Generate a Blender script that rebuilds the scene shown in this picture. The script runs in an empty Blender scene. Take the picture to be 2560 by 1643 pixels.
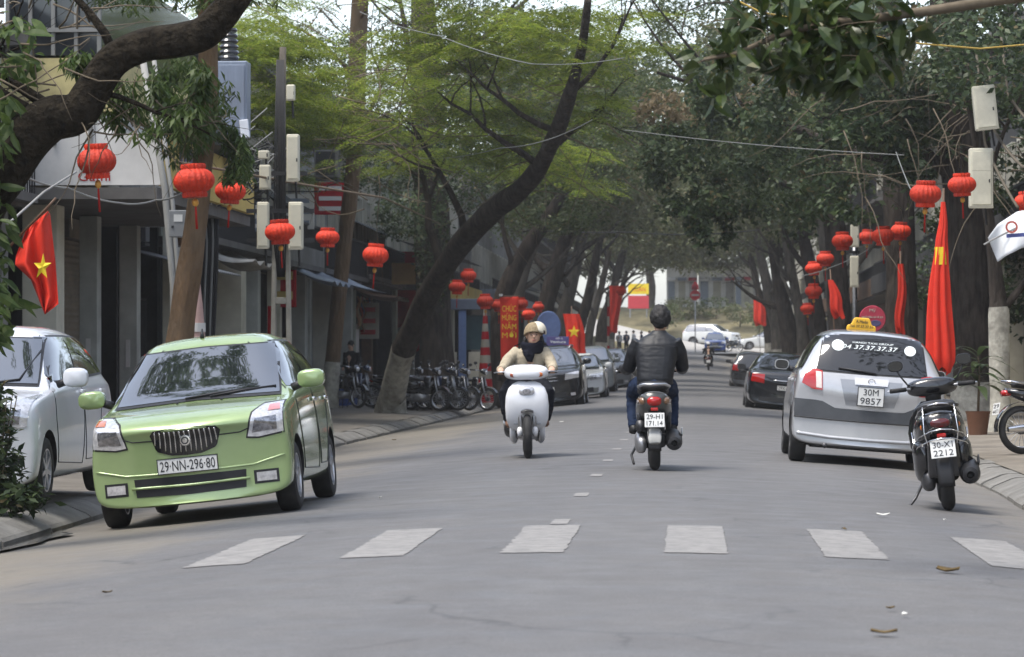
import bpy, bmesh, math, random
import numpy as np
from mathutils import Vector, Matrix, Euler, noise
from mathutils.bvhtree import BVHTree
R = math.radians
random.seed(7); rng = np.random.default_rng(11)
scene = bpy.context.scene
col = scene.collection

# ------------------------------------------------------------------ camera
FPX, CX, CY, VPX, VPY, CAM_H = 8000.0, 1280.0, 821.5, 1720.0, 893.0, 1.09
yaw = math.atan((VPX - CX) / FPX); pitch = math.atan((VPY - CY) / FPX)
cam_d = bpy.data.cameras.new('camera'); cam = bpy.data.objects.new('camera', cam_d); col.objects.link(cam)
cam.location = (0, 0, CAM_H); cam.rotation_euler = (math.pi/2 + pitch, 0, yaw)
cam_d.sensor_width = 36.0; cam_d.lens = FPX / 2560 * 36.0
cam_d.clip_start = 0.1; cam_d.clip_end = 3000
cam_d.dof.use_dof = True; cam_d.dof.focus_distance = 29.0; cam_d.dof.aperture_fstop = 6.3
scene.camera = cam
CAMROT = Euler((math.pi/2 + pitch, 0, yaw)).to_matrix()

# ------------------------------------------------------------------ sky, sun, exposure
SUN_EL, SUN_AZ = R(66), R(236)      # azimuth measured from +Y towards +X: high, from behind the camera and left
world = bpy.data.worlds.new('World'); scene.world = world; world.use_nodes = True
wn = world.node_tree.nodes; wl = world.node_tree.links
bg = wn['Background']
sky = wn.new('ShaderNodeTexSky'); sky.sky_type = 'NISHITA'; sky.sun_disc = False
sky.sun_elevation = SUN_EL; sky.sun_rotation = SUN_AZ
sky.air_density = 1.0; sky.dust_density = 1.6; sky.ozone_density = 1.0; sky.altitude = 10
hs = wn.new('ShaderNodeHueSaturation'); hs.inputs['Saturation'].default_value = 0.58; hs.inputs['Value'].default_value = 1.0
wl.new(sky.outputs[0], hs.inputs['Color']); wl.new(hs.outputs[0], bg.inputs['Color'])
bg.inputs['Strength'].default_value = 0.135
sun_d = bpy.data.lights.new('sun', 'SUN'); sun = bpy.data.objects.new('sun', sun_d); col.objects.link(sun)
sun_d.energy = 1.7; sun_d.angle = R(24); sun_d.color = (1.0, 0.95, 0.87)
sdir = Vector((math.sin(SUN_AZ)*math.cos(SUN_EL), math.cos(SUN_AZ)*math.cos(SUN_EL), math.sin(SUN_EL)))
sun.rotation_euler = sdir.to_track_quat('Z', 'Y').to_euler()
scene.view_settings.view_transform = 'Standard'; scene.view_settings.look = 'None'
scene.view_settings.exposure = 1.4; scene.view_settings.gamma = 1.0
scene.view_settings.use_curve_mapping = False
scene.render.engine = 'CYCLES'
scene.cycles.use_denoising = True
scene.cycles.max_bounces = 6; scene.cycles.diffuse_bounces = 3; scene.cycles.glossy_bounces = 3
scene.cycles.transmission_bounces = 4; scene.cycles.transparent_max_bounces = 6; scene.cycles.volume_bounces = 0
scene.cycles.caustics_reflective = False; scene.cycles.caustics_refractive = False

# ------------------------------------------------------------------ picture <-> place
def at(px, py, Y):
    """world point seen at photo pixel (px, py) at street distance Y"""
    d = CAMROT @ Vector(((px - CX) / FPX, (CY - py) / FPX, -1))
    return Vector((0, 0, CAM_H)) + d * (Y / d.y)
def S(Y): return FPX / Y                 # photo pixels per metre at distance Y

CROWN_X = -0.4
def rise(Y):
    if Y < 135: return 0.0
    if Y < 185: return 0.55 * ((Y-135)/50)**1.5
    if Y < 262: return 0.55 + (Y-185) * 0.0165
    return 0.55 + 77*0.0165
def camber(X):
    u = abs(X - CROWN_X)
    return 0.0165*u*u if u < 3.2 else 0.169 + 0.1056*(u-3.2)
def kerb_l(Y):  return float(np.interp(Y, [-20,0,18,24,54,88,130,300], [-5.1,-5.1,-5.0,-5.08,-5.85,-5.35,-5.0,-5.0]))
def kerb_r(Y):  return float(np.interp(Y, [-20,0,22,30,60,90,300], [2.55,2.55,2.62,2.85,3.2,3.6,3.8]))
def road_z(X, Y): return rise(Y) - camber(X)
def walk_z(X, Y):
    if X < 0:
        k = kerb_l(Y); return road_z(k, Y) + 0.15 + min(0.12, 0.035*(k - X))
    k = kerb_r(Y); return road_z(k, Y) + 0.13 + min(0.10, 0.03*(X - k))
def ground(X, Y):
    if X < kerb_l(Y) - .3 or X > kerb_r(Y) + .3: return walk_z(X, Y)
    return road_z(X, Y)

# ------------------------------------------------------------------ materials
_mats = {}
def mat(name, rgb, rough=.55, metal=0., spec=.5, coat=0., var=.12, scale=6., bump=0., bscale=40., emit=None, trans=0., ior=1.45, stretch=None, dirt=0., sheen=0., bdist=.02):
    if name in _mats: return _mats[name]
    if rough >= .8 and spec == .5: spec = .12
    m = bpy.data.materials.new(name); m.use_nodes = True
    nt = m.node_tree; n = nt.nodes; l = nt.links; b = n['Principled BSDF']
    b.inputs['Roughness'].default_value = rough; b.inputs['Metallic'].default_value = metal
    b.inputs['Specular IOR Level'].default_value = spec; b.inputs['Coat Weight'].default_value = coat
    b.inputs['Coat Roughness'].default_value = .06; b.inputs['IOR'].default_value = ior
    b.inputs['Transmission Weight'].default_value = trans
    if sheen: b.inputs['Sheen Weight'].default_value = sheen
    c = (*rgb, 1)
    tc = n.new('ShaderNodeTexCoord'); mp = n.new('ShaderNodeMapping'); l.new(tc.outputs['Object'], mp.inputs['Vector'])
    if stretch: mp.inputs['Scale'].default_value = stretch
    if var > 0:
        nz = n.new('ShaderNodeTexNoise'); nz.inputs['Scale'].default_value = scale; nz.inputs['Detail'].default_value = 6; nz.inputs['Roughness'].default_value = .65
        l.new(mp.outputs[0], nz.inputs['Vector'])
        mr = n.new('ShaderNodeMapRange'); mr.inputs['From Min'].default_value = .3; mr.inputs['From Max'].default_value = .7
        mr.inputs['To Min'].default_value = 1 - var; mr.inputs['To Max'].default_value = 1 + var
        l.new(nz.outputs['Fac'], mr.inputs['Value'])
        mx = n.new('ShaderNodeMix'); mx.data_type = 'RGBA'; mx.blend_type = 'MULTIPLY'; mx.inputs['Factor'].default_value = 1
        mx.inputs['A'].default_value = c; l.new(mr.outputs[0], mx.inputs['B'])
        out = mx.outputs['Result']
        if dirt > 0:
            n2 = n.new('ShaderNodeTexNoise'); n2.inputs['Scale'].default_value = scale*.35; n2.inputs['Detail'].default_value = 8; l.new(tc.outputs['Object'], n2.inputs['Vector'])
            m2 = n.new('ShaderNodeMapRange'); m2.inputs['From Min'].default_value = .45; m2.inputs['From Max'].default_value = .75; m2.inputs['To Max'].default_value = dirt
            l.new(n2.outputs['Fac'], m2.inputs['Value'])
            mx2 = n.new('ShaderNodeMix'); mx2.data_type = 'RGBA'; l.new(m2.outputs[0], mx2.inputs['Factor']); l.new(out, mx2.inputs['A']); mx2.inputs['B'].default_value = (.10, .09, .075, 1)
            out = mx2.outputs['Result']
        l.new(out, b.inputs['Base Color'])
    else:
        b.inputs['Base Color'].default_value = c
    if bump > 0:
        nb = n.new('ShaderNodeTexNoise'); nb.inputs['Scale'].default_value = bscale; nb.inputs['Detail'].default_value = 5; l.new(mp.outputs[0], nb.inputs['Vector'])
        bp = n.new('ShaderNodeBump'); bp.inputs['Strength'].default_value = bump; bp.inputs['Distance'].default_value = bdist
        l.new(nb.outputs['Fac'], bp.inputs['Height']); l.new(bp.outputs[0], b.inputs['Normal'])
    if emit: b.inputs['Emission Color'].default_value = (*emit[0], 1); b.inputs['Emission Strength'].default_value = emit[1]
    _mats[name] = m
    return m

def leaf_mat(name, c1, c2, c3=None, trans=.35, rough=.5):
    m = bpy.data.materials.new(name); m.use_nodes = True
    nt = m.node_tree; n = nt.nodes; l = nt.links; b = n['Principled BSDF']; out = n['Material Output']
    g = n.new('ShaderNodeNewGeometry'); cr = n.new('ShaderNodeValToRGB')
    cr.color_ramp.elements[0].color = (*c1, 1); cr.color_ramp.elements[1].color = (*c2, 1)
    if c3: e = cr.color_ramp.elements.new(.93); e.color = (*c2, 1); cr.color_ramp.elements[-1].color = (*c3, 1)
    l.new(g.outputs['Random Per Island'], cr.inputs['Fac'])
    nz = n.new('ShaderNodeTexNoise'); nz.inputs['Scale'].default_value = .7; nz.inputs['Detail'].default_value = 3
    tc = n.new('ShaderNodeTexCoord'); l.new(tc.outputs['Object'], nz.inputs['Vector'])
    mr = n.new('ShaderNodeMapRange'); mr.inputs['From Min'].default_value = .3; mr.inputs['From Max'].default_value = .7; mr.inputs['To Min'].default_value = .6; mr.inputs['To Max'].default_value = 1.35
    l.new(nz.outputs['Fac'], mr.inputs['Value'])
    mx = n.new('ShaderNodeMix'); mx.data_type = 'RGBA'; mx.blend_type = 'MULTIPLY'; mx.inputs['Factor'].default_value = 1
    l.new(cr.outputs[0], mx.inputs['A']); l.new(mr.outputs[0], mx.inputs['B'])
    l.new(mx.outputs['Result'], b.inputs['Base Color']); b.inputs['Roughness'].default_value = rough; b.inputs['Specular IOR Level'].default_value = .35
    tr = n.new('ShaderNodeBsdfTranslucent'); l.new(mx.outputs['Result'], tr.inputs['Color'])
    ms = n.new('ShaderNodeMixShader'); ms.inputs[0].default_value = trans
    l.new(b.outputs[0], ms.inputs[1]); l.new(tr.outputs[0], ms.inputs[2]); l.new(ms.outputs[0], out.inputs['Surface'])
    _mats[name] = m
    return m

# ------------------------------------------------------------------ mesh building
class MB:
    def __init__(self): self.v = []; self.f = []; self.mi = []
    def add(self, vs, fs, xf=None, mi=0):
        o = len(self.v)
        self.v += [tuple(xf @ Vector(p)) if xf is not None else tuple(p) for p in vs]
        self.f += [tuple(i + o for i in f) for f in fs]; self.mi += [mi]*len(fs)
        return self
    def box(self, c, s, rot=None, taper=None, mi=0):
        hx, hy, hz = s[0]/2, s[1]/2, s[2]/2
        tx, ty = taper if taper else (1, 1)
        vs = [(-hx,-hy,-hz),(hx,-hy,-hz),(hx,hy,-hz),(-hx,hy,-hz),(-hx*tx,-hy*ty,hz),(hx*tx,-hy*ty,hz),(hx*tx,hy*ty,hz),(-hx*tx,hy*ty,hz)]
        fs = [(0,3,2,1),(4,5,6,7),(0,1,5,4),(1,2,6,5),(2,3,7,6),(3,0,4,7)]
        xf = Matrix.Translation(c)
        if rot is not None: xf = xf @ Euler(rot).to_matrix().to_4x4()
        return self.add(vs, fs, xf, mi)
    def tube(self, pts, rad, n=8, caps=True, jit=0., seed=0, mi=0):
        pts = [Vector(p) for p in pts]; k = len(pts)
        if not hasattr(rad, '__len__'): rad = [rad]*k
        vs = []; fs = []; up = None
        for i, p in enumerate(pts):
            t = (pts[min(i+1, k-1)] - pts[max(i-1, 0)])
            if t.length < 1e-9: t = Vector((0,0,1))
            t.normalize()
            if up is None:
                a = Vector((0,0,1)) if abs(t.z) < .9 else Vector((0,1,0))
                up = (a - t*a.dot(t)).normalized()
            else:
                up = (up - t*up.dot(t))
                up = up.normalized() if up.length > 1e-6 else t.orthogonal().normalized()
            sd = t.cross(up)
            for j in range(n):
                a = 2*math.pi*j/n; r = rad[i]
                d = up*math.cos(a) + sd*math.sin(a)
                if jit: r *= 1 + jit*noise.noise((p + d*rad[i]*1.0)*(0.55/max(rad[0], .02))*.6 + Vector((seed*7.3, seed, 0))) + jit*.6*noise.noise(Vector((math.cos(a)*2.5+seed, math.sin(a)*2.5, p.z*.25)))
                vs.append(p + d*r)
        for i in range(k-1):
            for j in range(n):
                fs.append((i*n+j, i*n+(j+1)%n, (i+1)*n+(j+1)%n, (i+1)*n+j))
        if caps: fs += [tuple(range(n))[::-1], tuple((k-1)*n + j for j in range(n))]
        return self.add(vs, fs, None, mi)
    def lathe(self, prof, n=16, xf=None, closed=False, mi=0, ripple=0., rn=12):
        vs = []; fs = []; k = len(prof)
        for r, z in prof:
            for j in range(n):
                a = 2*math.pi*j/n; q = r*(1 + ripple*math.cos(a*rn))
                vs.append((q*math.cos(a), q*math.sin(a), z))
        for i in range(k if closed else k-1):
            for j in range(n):
                i2 = (i+1) % k
                fs.append((i*n+j, i*n+(j+1)%n, i2*n+(j+1)%n, i2*n+j))
        if not closed:
            if prof[0][0] > 1e-4: fs.append(tuple(range(n))[::-1])
            if prof[-1][0] > 1e-4: fs.append(tuple((k-1)*n + j for j in range(n)))
        return self.add(vs, fs, xf, mi)
    def loft(self, secs, n=14, mi=0, axis='y'):
        """secs: (cx, cy, cz, rx, rz[, exponent]) superellipse rings normal to Y (or z: rx, ry / x: ry, rz)"""
        vs = []; fs = []; k = len(secs)
        for s in secs:
            cx, cy, cz, rx, rz = s[:5]; e = s[5] if len(s) > 5 else 2.4
            for j in range(n):
                a = 2*math.pi*(j+.5)/n; ca, sa = math.cos(a), math.sin(a)
                x = rx*math.copysign(abs(ca)**(2/e), ca); z = rz*math.copysign(abs(sa)**(2/e), sa)
                vs.append((cx+x, cy, cz+z) if axis == 'y' else ((cx+x, cy+z, cz) if axis == 'z' else (cx, cy+x, cz+z)))
        for i in range(k-1):
            for j in range(n): fs.append((i*n+j, i*n+(j+1)%n, (i+1)*n+(j+1)%n, (i+1)*n+j))
        fs += [tuple(range(n))[::-1], tuple((k-1)*n+j for j in range(n))]
        return self.add(vs, fs, None, mi)
    def ball(self, c, r, n=12, m=8, mi=0, rot=None):
        if not hasattr(r, '__len__'): r = (r, r, r)
        prof = [(math.sin(math.pi*i/m), -math.cos(math.pi*i/m)) for i in range(m+1)]
        prof[0] = (1e-5, -1); prof[-1] = (1e-5, 1)
        xf = Matrix.Translation(c)
        if rot is not None: xf = xf @ Euler(rot).to_matrix().to_4x4()
        return self.lathe(prof, n, xf @ Matrix.Diagonal((*r, 1)), mi=mi)
    def prism(self, poly, y0, y1, xf=None, mi=0):
        """poly in (x, z), extruded along y"""
        k = len(poly); vs = [(p[0], y0, p[1]) for p in poly] + [(p[0], y1, p[1]) for p in poly]
        fs = [tuple(range(k)), tuple(range(2*k-1, k-1, -1))] + [(i, i+k, (i+1)%k+k, (i+1)%k) for i in range(k)]
        return self.add(vs, fs, xf, mi)
    def grid(self, fn, nu, nv, xf=None, mi=0):
        vs = [fn(i/nu, j/nv) for i in range(nu+1) for j in range(nv+1)]
        fs = [(i*(nv+1)+j, (i+1)*(nv+1)+j, (i+1)*(nv+1)+j+1, i*(nv+1)+j+1) for i in range(nu) for j in range(nv)]
        return self.add(vs, fs, xf, mi)
    def mesh(self, name, mats):
        me = bpy.data.meshes.new(name); me.from_pydata(self.v, [], self.f)
        for m in (mats if isinstance(mats, (list, tuple)) else [mats]): me.materials.append(m)
        if any(self.mi): me.polygons.foreach_set('material_index', self.mi)
        return me
    def build(self, name, mats, parent=None, smooth=False, bevel=0., sub=0, solid=0., fix=True):
        me = self.mesh(name, mats)
        if fix:
            bm = bmesh.new(); bm.from_mesh(me); bmesh.ops.recalc_face_normals(bm, faces=bm.faces); bm.to_mesh(me); bm.free()
        o = bpy.data.objects.new(name, me); col.objects.link(o); o.parent = parent
        if smooth:
            me.shade_smooth()
            if smooth is not True: me.set_sharp_from_angle(angle=R(smooth))
        if solid: md = o.modifiers.new('solid', 'SOLIDIFY'); md.thickness = solid; md.offset = 0
        if bevel: md = o.modifiers.new('bevel', 'BEVEL'); md.width = bevel; md.segments = 2; md.limit_method = 'ANGLE'
        if sub: md = o.modifiers.new('sub', 'SUBSURF'); md.levels = sub; md.render_levels = sub
        return o
def tag(o, label=None, cat=None, group=None, kind=None):
    if label: o['label'] = label
    if cat: o['category'] = cat
    if group: o['group'] = group
    if kind: o['kind'] = kind
    return o
def thing(name, label, cat, loc=(0,0,0), rz=0., group=None, rot=None):
    o = bpy.data.objects.new(name, None); col.objects.link(o); o.empty_display_size = .2
    o.location = loc; o.rotation_euler = rot if rot is not None else (0, 0, rz)
    return tag(o, label, cat, group)
def kids(o): return [c for c in bpy.data.objects if c.parent == o]
def copy_tree(o, loc=None, rot=None, label=None, parent=None, _top=True):
    c = o.copy(); col.objects.link(c); c.parent = parent
    if _top:
        if loc is not None: c.location = loc
        if rot is not None: c.rotation_euler = rot
        if label: c['label'] = label
    for ch in kids(o): copy_tree(ch, parent=c, _top=False)
    return c
def bake(o):
    """replace the mesh of o by its evaluated mesh"""
    dg = bpy.context.evaluated_depsgraph_get(); dg.update()
    me = bpy.data.meshes.new_from_object(o.evaluated_get(dg))
    o.modifiers.clear(); o.data = me
    return o
def text(name, s, size, m, parent, loc, rot=(math.pi/2,0,0), width=None, extrude=.002, shear=0., height=None):
    cu = bpy.data.curves.new(name, 'FONT'); cu.body = s; cu.size = size; cu.align_x = 'CENTER'; cu.align_y = 'CENTER'
    cu.extrude = extrude; cu.shear = shear; cu.resolution_u = 3
    o = bpy.data.objects.new(name, cu); col.objects.link(o)
    dg = bpy.context.evaluated_depsgraph_get(); dg.update()
    me = bpy.data.meshes.new_from_object(o.evaluated_get(dg)); bpy.data.objects.remove(o)
    if width and len(me.vertices):
        co = np.empty(len(me.vertices)*3, 'f'); me.vertices.foreach_get('co', co); co = co.reshape(-1, 3)
        co[:, 0] -= (co[:, 0].max() + co[:, 0].min())/2
        co[:, 0] *= width/max(1e-6, co[:, 0].max() - co[:, 0].min())
        co[:, 1] -= (co[:, 1].max() + co[:, 1].min())/2
        if height: co[:, 1] *= height/max(1e-6, co[:, 1].max() - co[:, 1].min())
        me.vertices.foreach_set('co', co.ravel())
    me.materials.clear(); me.materials.append(m)
    o = bpy.data.objects.new(name, me); col.objects.link(o); o.parent = parent; o.location = loc; o.rotation_euler = rot
    return o
def lerp(a, b, t): return a + (b - a)*t

black_rubber = mat('rubber', (.018,.018,.019), .75, var=.25, scale=20, dirt=.25)
black_plastic = mat('black_plastic', (.016,.016,.018), .5, var=.2)
black_gloss = mat('black_gloss', (.008,.008,.01), .22, coat=.6, var=.1)
chrome = mat('chrome', (.75,.75,.76), .12, 1., var=.05)
alloy = mat('alloy', (.55,.56,.58), .3, .9, var=.12, scale=15)
dark_metal = mat('dark_metal', (.09,.09,.095), .45, .7, var=.3, scale=12)
steel = mat('steel', (.33,.33,.34), .4, .8, var=.25, scale=14)
white_plate = mat('white_plate', (.72,.72,.70), .45, var=.06)
ink = mat('ink', (.02,.02,.022), .5, var=0)
red_lens = mat('red_lens', (.42,.008,.006), .12, coat=1., var=.15, scale=25)
amber_lens = mat('amber_lens', (.55,.14,.02), .15, coat=1., var=.2, scale=25)
clear_lens = mat('clear_lens', (.66,.66,.68), .1, .45, coat=1., var=.32, scale=26)
glass_dark = mat('car_glass', (.010,.012,.016), .02, spec=1., coat=1., var=0, ior=2.0)
glass_dark.node_tree.nodes['Principled BSDF'].inputs['Coat IOR'].default_value = 1.8
glass_tint = mat('tinted_glass', (.010,.011,.013), .03, spec=.7, coat=.3, var=0, ior=1.5)
white_paint = mat('white_paint', (.74,.74,.75), .35, coat=.6, var=.05)
# ================================================================== ground, road, pavements
def road_material():
    m = bpy.data.materials.new('asphalt'); m.use_nodes = True
    nt = m.node_tree; n = nt.nodes; l = nt.links; b = n['Principled BSDF']
    tc = n.new('ShaderNodeTexCoord'); sep = n.new('ShaderNodeSeparateXYZ'); l.new(tc.outputs['Object'], sep.inputs[0])
    def nz(scale, detail=6, stretch=(1,1,1), rough=.6):
        mp = n.new('ShaderNodeMapping'); mp.inputs['Scale'].default_value = stretch; l.new(tc.outputs['Object'], mp.inputs['Vector'])
        t = n.new('ShaderNodeTexNoise'); t.inputs['Scale'].default_value = scale; t.inputs['Detail'].default_value = detail; t.inputs['Roughness'].default_value = rough
        l.new(mp.outputs[0], t.inputs['Vector']); return t.outputs['Fac']
    def rng_(v, a, b_, c, d, smooth=False):
        r = n.new('ShaderNodeMapRange'); l.new(v, r.inputs['Value'])
        for k, x in zip(('From Min','From Max','To Min','To Max'), (a, b_, c, d)): r.inputs[k].default_value = x
        if smooth: r.interpolation_type = 'SMOOTHSTEP'
        return r.outputs[0]
    def math_(op, a, b_=None):
        t = n.new('ShaderNodeMath'); t.operation = op
        for i, x in enumerate((a, b_)):
            if x is None: continue
            if isinstance(x, (int, float)): t.inputs[i].default_value = x
            else: l.new(x, t.inputs[i])
        return t.outputs[0]
    def mix(f, a, b_, mode='MIX'):
        t = n.new('ShaderNodeMix'); t.data_type = 'RGBA'; t.blend_type = mode
        for k, x in (('Factor', f), ('A', a), ('B', b_)):
            if isinstance(x, tuple): t.inputs[k].default_value = x
            elif isinstance(x, (int, float)): t.inputs[k].default_value = x
            else: l.new(x, t.inputs[k])
        return t.outputs['Result']
    base = mix(rng_(nz(.25, 4, (1, .35, 1)), .25, .75, 0, 1), (.096, .094, .095, 1), (.128, .123, .119, 1))
    base = mix(1.0, base, mix(rng_(nz(75, 4), .3, .7, 0, 1), (.62,.62,.62,1), (1.38,1.38,1.38,1)), 'MULTIPLY')
    base = mix(1.0, base, mix(rng_(nz(3.2, 8, (1,.5,1), .7), .36, .66, 0, 1), (.90,.90,.90,1), (1.06,1.06,1.06,1)), 'MULTIPLY')
    # tyre-polished bands along the lanes
    wob = math_('MULTIPLY', math_('SUBTRACT', nz(.15, 2), .5), .8)
    xx = math_('ADD', sep.outputs['X'], wob)
    wv = math_('SINE', math_('MULTIPLY', xx, 4.2))
    base = mix(rng_(wv, -.2, 1, 0, .22, True), base, (.085, .083, .084, 1))
    # pale dust drifting along the gutters
    dn = math_('MULTIPLY', math_('SUBTRACT', nz(.9, 7, (1,.35,1)), .5), 2.6)
    left = rng_(math_('ADD', sep.outputs['X'], dn), -3.05, -4.3, 0, .85, True)
    right = rng_(math_('ADD', sep.outputs['X'], dn), 1.7, 2.9, 0, .7, True)
    base = mix(math_('MAXIMUM', left, right), base, (.165, .146, .118, 1))
    # hairline cracks and a resurfaced trench
    vmp = n.new('ShaderNodeMapping'); vmp.inputs['Scale'].default_value = (1, .55, 1)
    vadd = n.new('ShaderNodeVectorMath'); vadd.operation = 'ADD'; vn = n.new('ShaderNodeTexNoise'); vn.inputs['Scale'].default_value = 1.1; vn.inputs['Detail'].default_value = 5
    l.new(tc.outputs['Object'], vn.inputs['Vector']); l.new(tc.outputs['Object'], vadd.inputs[0]); l.new(vn.outputs['Color'], vadd.inputs[1]); l.new(vadd.outputs[0], vmp.inputs['Vector'])
    vo = n.new('ShaderNodeTexVoronoi'); vo.feature = 'DISTANCE_TO_EDGE'; vo.inputs['Scale'].default_value = .42; l.new(vmp.outputs[0], vo.inputs['Vector'])
    crack = math_('MULTIPLY', rng_(vo.outputs['Distance'], .0, .010, 1, 0), rng_(nz(.5, 3), .45, .58, 0, .7))
    base = mix(crack, base, (.05, .05, .05, 1))
    # oil stains and patches
    base = mix(rng_(nz(1.3, 3, (1,.6,1)), .66, .78, 0, .35, True), base, (.055,.055,.056,1))
    l.new(base, b.inputs['Base Color'])
    l.new(rng_(nz(2, 4), .3, .7, .55, .8), b.inputs['Roughness']); b.inputs['Specular IOR Level'].default_value = .45
    bp = n.new('ShaderNodeBump'); bp.inputs['Strength'].default_value = .35; bp.inputs['Distance'].default_value = .006
    l.new(nz(140, 2), bp.inputs['Height']); l.new(bp.outputs[0], b.inputs['Normal'])
    return m
asphalt = road_material()
paving = mat('paving_concrete', (.165, .15, .13), .85, var=.25, scale=2.2, bump=.4, bscale=30, dirt=.55)
paving_r = mat('paving_dusty', (.185, .165, .138), .88, var=.3, scale=1.6, bump=.5, bscale=20, dirt=.45)
kerb_m = mat('kerb_granite', (.19, .183, .168), .8, var=.28, scale=3.5, bump=.35, bscale=35, dirt=.5)
earth = mat('earth', (.12, .10, .075), .95, var=.3, scale=.6)
marking = mat('road_paint', (.225, .217, .208), .75, var=.16, scale=7, dirt=0)
def _wear(m):
    nt = m.node_tree; n = nt.nodes; l = nt.links; b = n['Principled BSDF']; src = b.inputs['Base Color'].links[0].from_socket
    tc = n.new('ShaderNodeTexCoord'); t = n.new('ShaderNodeTexNoise'); t.inputs['Scale'].default_value = 9; t.inputs['Detail'].default_value = 9; t.inputs['Roughness'].default_value = .75; l.new(tc.outputs['Object'], t.inputs['Vector'])
    r = n.new('ShaderNodeMapRange'); r.inputs['From Min'].default_value = .46; r.inputs['From Max'].default_value = .66; r.inputs['To Max'].default_value = .75; l.new(t.outputs['Fac'], r.inputs['Value'])
    x = n.new('ShaderNodeMix'); x.data_type = 'RGBA'; l.new(r.outputs[0], x.inputs['Factor']); l.new(src, x.inputs['A']); x.inputs['B'].default_value = (.115,.112,.11,1); l.new(x.outputs['Result'], b.inputs['Base Color'])
_wear(marking)

mb = MB(); mb.grid(lambda u, v: (lerp(-600, 600, u), lerp(-200, 1600, v), -1.2), 8, 8)
tag(mb.build('terrain', earth), kind='structure')

mb = MB()
Ys = list(np.arange(-14, 60, .5)) + list(np.arange(60, 264, 3.0)) + [264]
xs = np.linspace(0, 1, 41)
def road_pt(i, u):
    Y = Ys[i]; x0, x1 = kerb_l(Y) - .22, kerb_r(Y) + .22
    X = lerp(x0, x1, u); return (X, Y, road_z(X, Y))
vs = [road_pt(i, u) for i in range(len(Ys)) for u in xs]; k = len(xs)
mb.add(vs, [(i*k+j, i*k+j+1, (i+1)*k+j+1, (i+1)*k+j) for i in range(len(Ys)-1) for j in range(k-1)])
road = tag(mb.build('road', asphalt, smooth=True), kind='structure')

def strip(name, X0, X1, Y0, Y1, m=marking, lift=.004, nx=4, ny=6, wob=.006):
    mb = MB()
    def fn(u, v):
        X, Y = lerp(X0, X1, u), lerp(Y0, Y1, v)
        X += wob*(noise.noise(Vector((X*9, Y*9, 1))) + .7*noise.noise(Vector((X*31, Y*31, 4)))); Y += wob*2*noise.noise(Vector((X*17, Y*3, 7)))
        return (X, Y, road_z(X, Y) + lift)
    mb.grid(fn, nx, ny); return mb.build(name, m, road, smooth=True)
for cx_ in (-2.66, -1.77, -.87, .045, .94, 1.86):
    strip('crosswalk_stripe', cx_ - .178, cx_ + .178, 17.85, 20.75, nx=10, ny=70, wob=.016)
for i in range(13):
    Y0 = 20.9 + 4.2*i
    strip('lane_dash', -.90, -.79, Y0, Y0 + .62, nx=1, ny=2)

def pavement(name, side, m):
    mb = MB(); Yw = list(np.arange(-14, 110, 2.0)) + list(np.arange(110, 266, 6.0)) + [266]
    offs = [.36, 1.0, 1.8, 2.8, 4.0, 6, 12, 34]
    def p(Y, o):
        if side < 0: X = kerb_l(Y) - o
        else: X = kerb_r(Y) + o
        return (X, Y, walk_z(X, Y) + .010*noise.noise(Vector((X*.9, Y*.5, 3))))
    vs = [p(Y, o) for Y in Yw for o in offs]; k = len(offs)
    mb.add(vs, [(i*k+j, i*k+j+1, (i+1)*k+j+1, (i+1)*k+j) for i in range(len(Yw)-1) for j in range(k-1)])
    return tag(mb.build(name, m, smooth=True), kind='structure')
pave_l = pavement('pavement_left', -1, paving)
pave_r = pavement('pavement_right', 1, paving_r)
# kerb stones, one by one
prof = [(0, -.12), (0, .045), (.03, .07), (.20, .142), (.25, .152), (.40, .157), (.40, -.12)]
kmb = MB(); kmb.prism([(-a, b) for a, b in prof], -.488, .488)
kerb_mesh = kmb.mesh('kerb_stone', kerb_m)
bm = bmesh.new(); bm.from_mesh(kerb_mesh); bmesh.ops.recalc_face_normals(bm, faces=bm.faces); bm.to_mesh(kerb_mesh); bm.free()
for side in (-1, 1):
    Y = 16.0 if side < 0 else 20.0
    while Y < 112:
        kx = kerb_l if side < 0 else kerb_r
        X = kx(Y); o = bpy.data.objects.new('kerb_stone', kerb_mesh); col.objects.link(o)
        o.parent = pave_l if side < 0 else pave_r
        a = math.atan2(kx(Y+.5) - kx(Y-.5), 1.0)
        o.location = (X + random.uniform(-.012, .012), Y, road_z(X, Y) + random.uniform(-.008, .008) + (.0 if side < 0 else -.02))
        o.rotation_euler = (random.uniform(-.006,.006), random.uniform(-.02,.02), -a + random.uniform(-.008,.008) + (0 if side < 0 else math.pi))
        Y += 1.0
for side in (-1, 1):     # the kerb beyond, too far to tell the stones apart
    mb = MB(); kx = kerb_l if side < 0 else kerb_r
    Yk = list(np.arange(112, 263, 6.0))
    vs = [(kx(Y) + side*a, Y, road_z(kx(Y), Y) + b) for Y in Yk for a, b in prof]; k = len(prof)
    mb.add(vs, [(i*k+j, i*k+j+1, (i+1)*k+j+1, (i+1)*k+j) for i in range(len(Yk)-1) for j in range(k-1)])
    o = mb.build('kerb', kerb_m, pave_l if side < 0 else pave_r)
# wet gutter
wet = mat('gutter_water', (.03,.028,.025), .06, spec=.8, var=.3, scale=3)
mb = MB()
def wetf(u, v):
    Y = lerp(22.2, 25.6, v); w = .30*math.sin(math.pi*min(1, max(0.02, v)))**.5*(1 + .5*noise.noise(Vector((Y*1.7, 0, 0))))
    X = kerb_l(Y) + .012 + u*w
    return (X, Y, road_z(X, Y) + .020)
mb.grid(wetf, 5, 22); tag(mb.build('gutter_puddle', wet, smooth=True), kind='structure')

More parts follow.
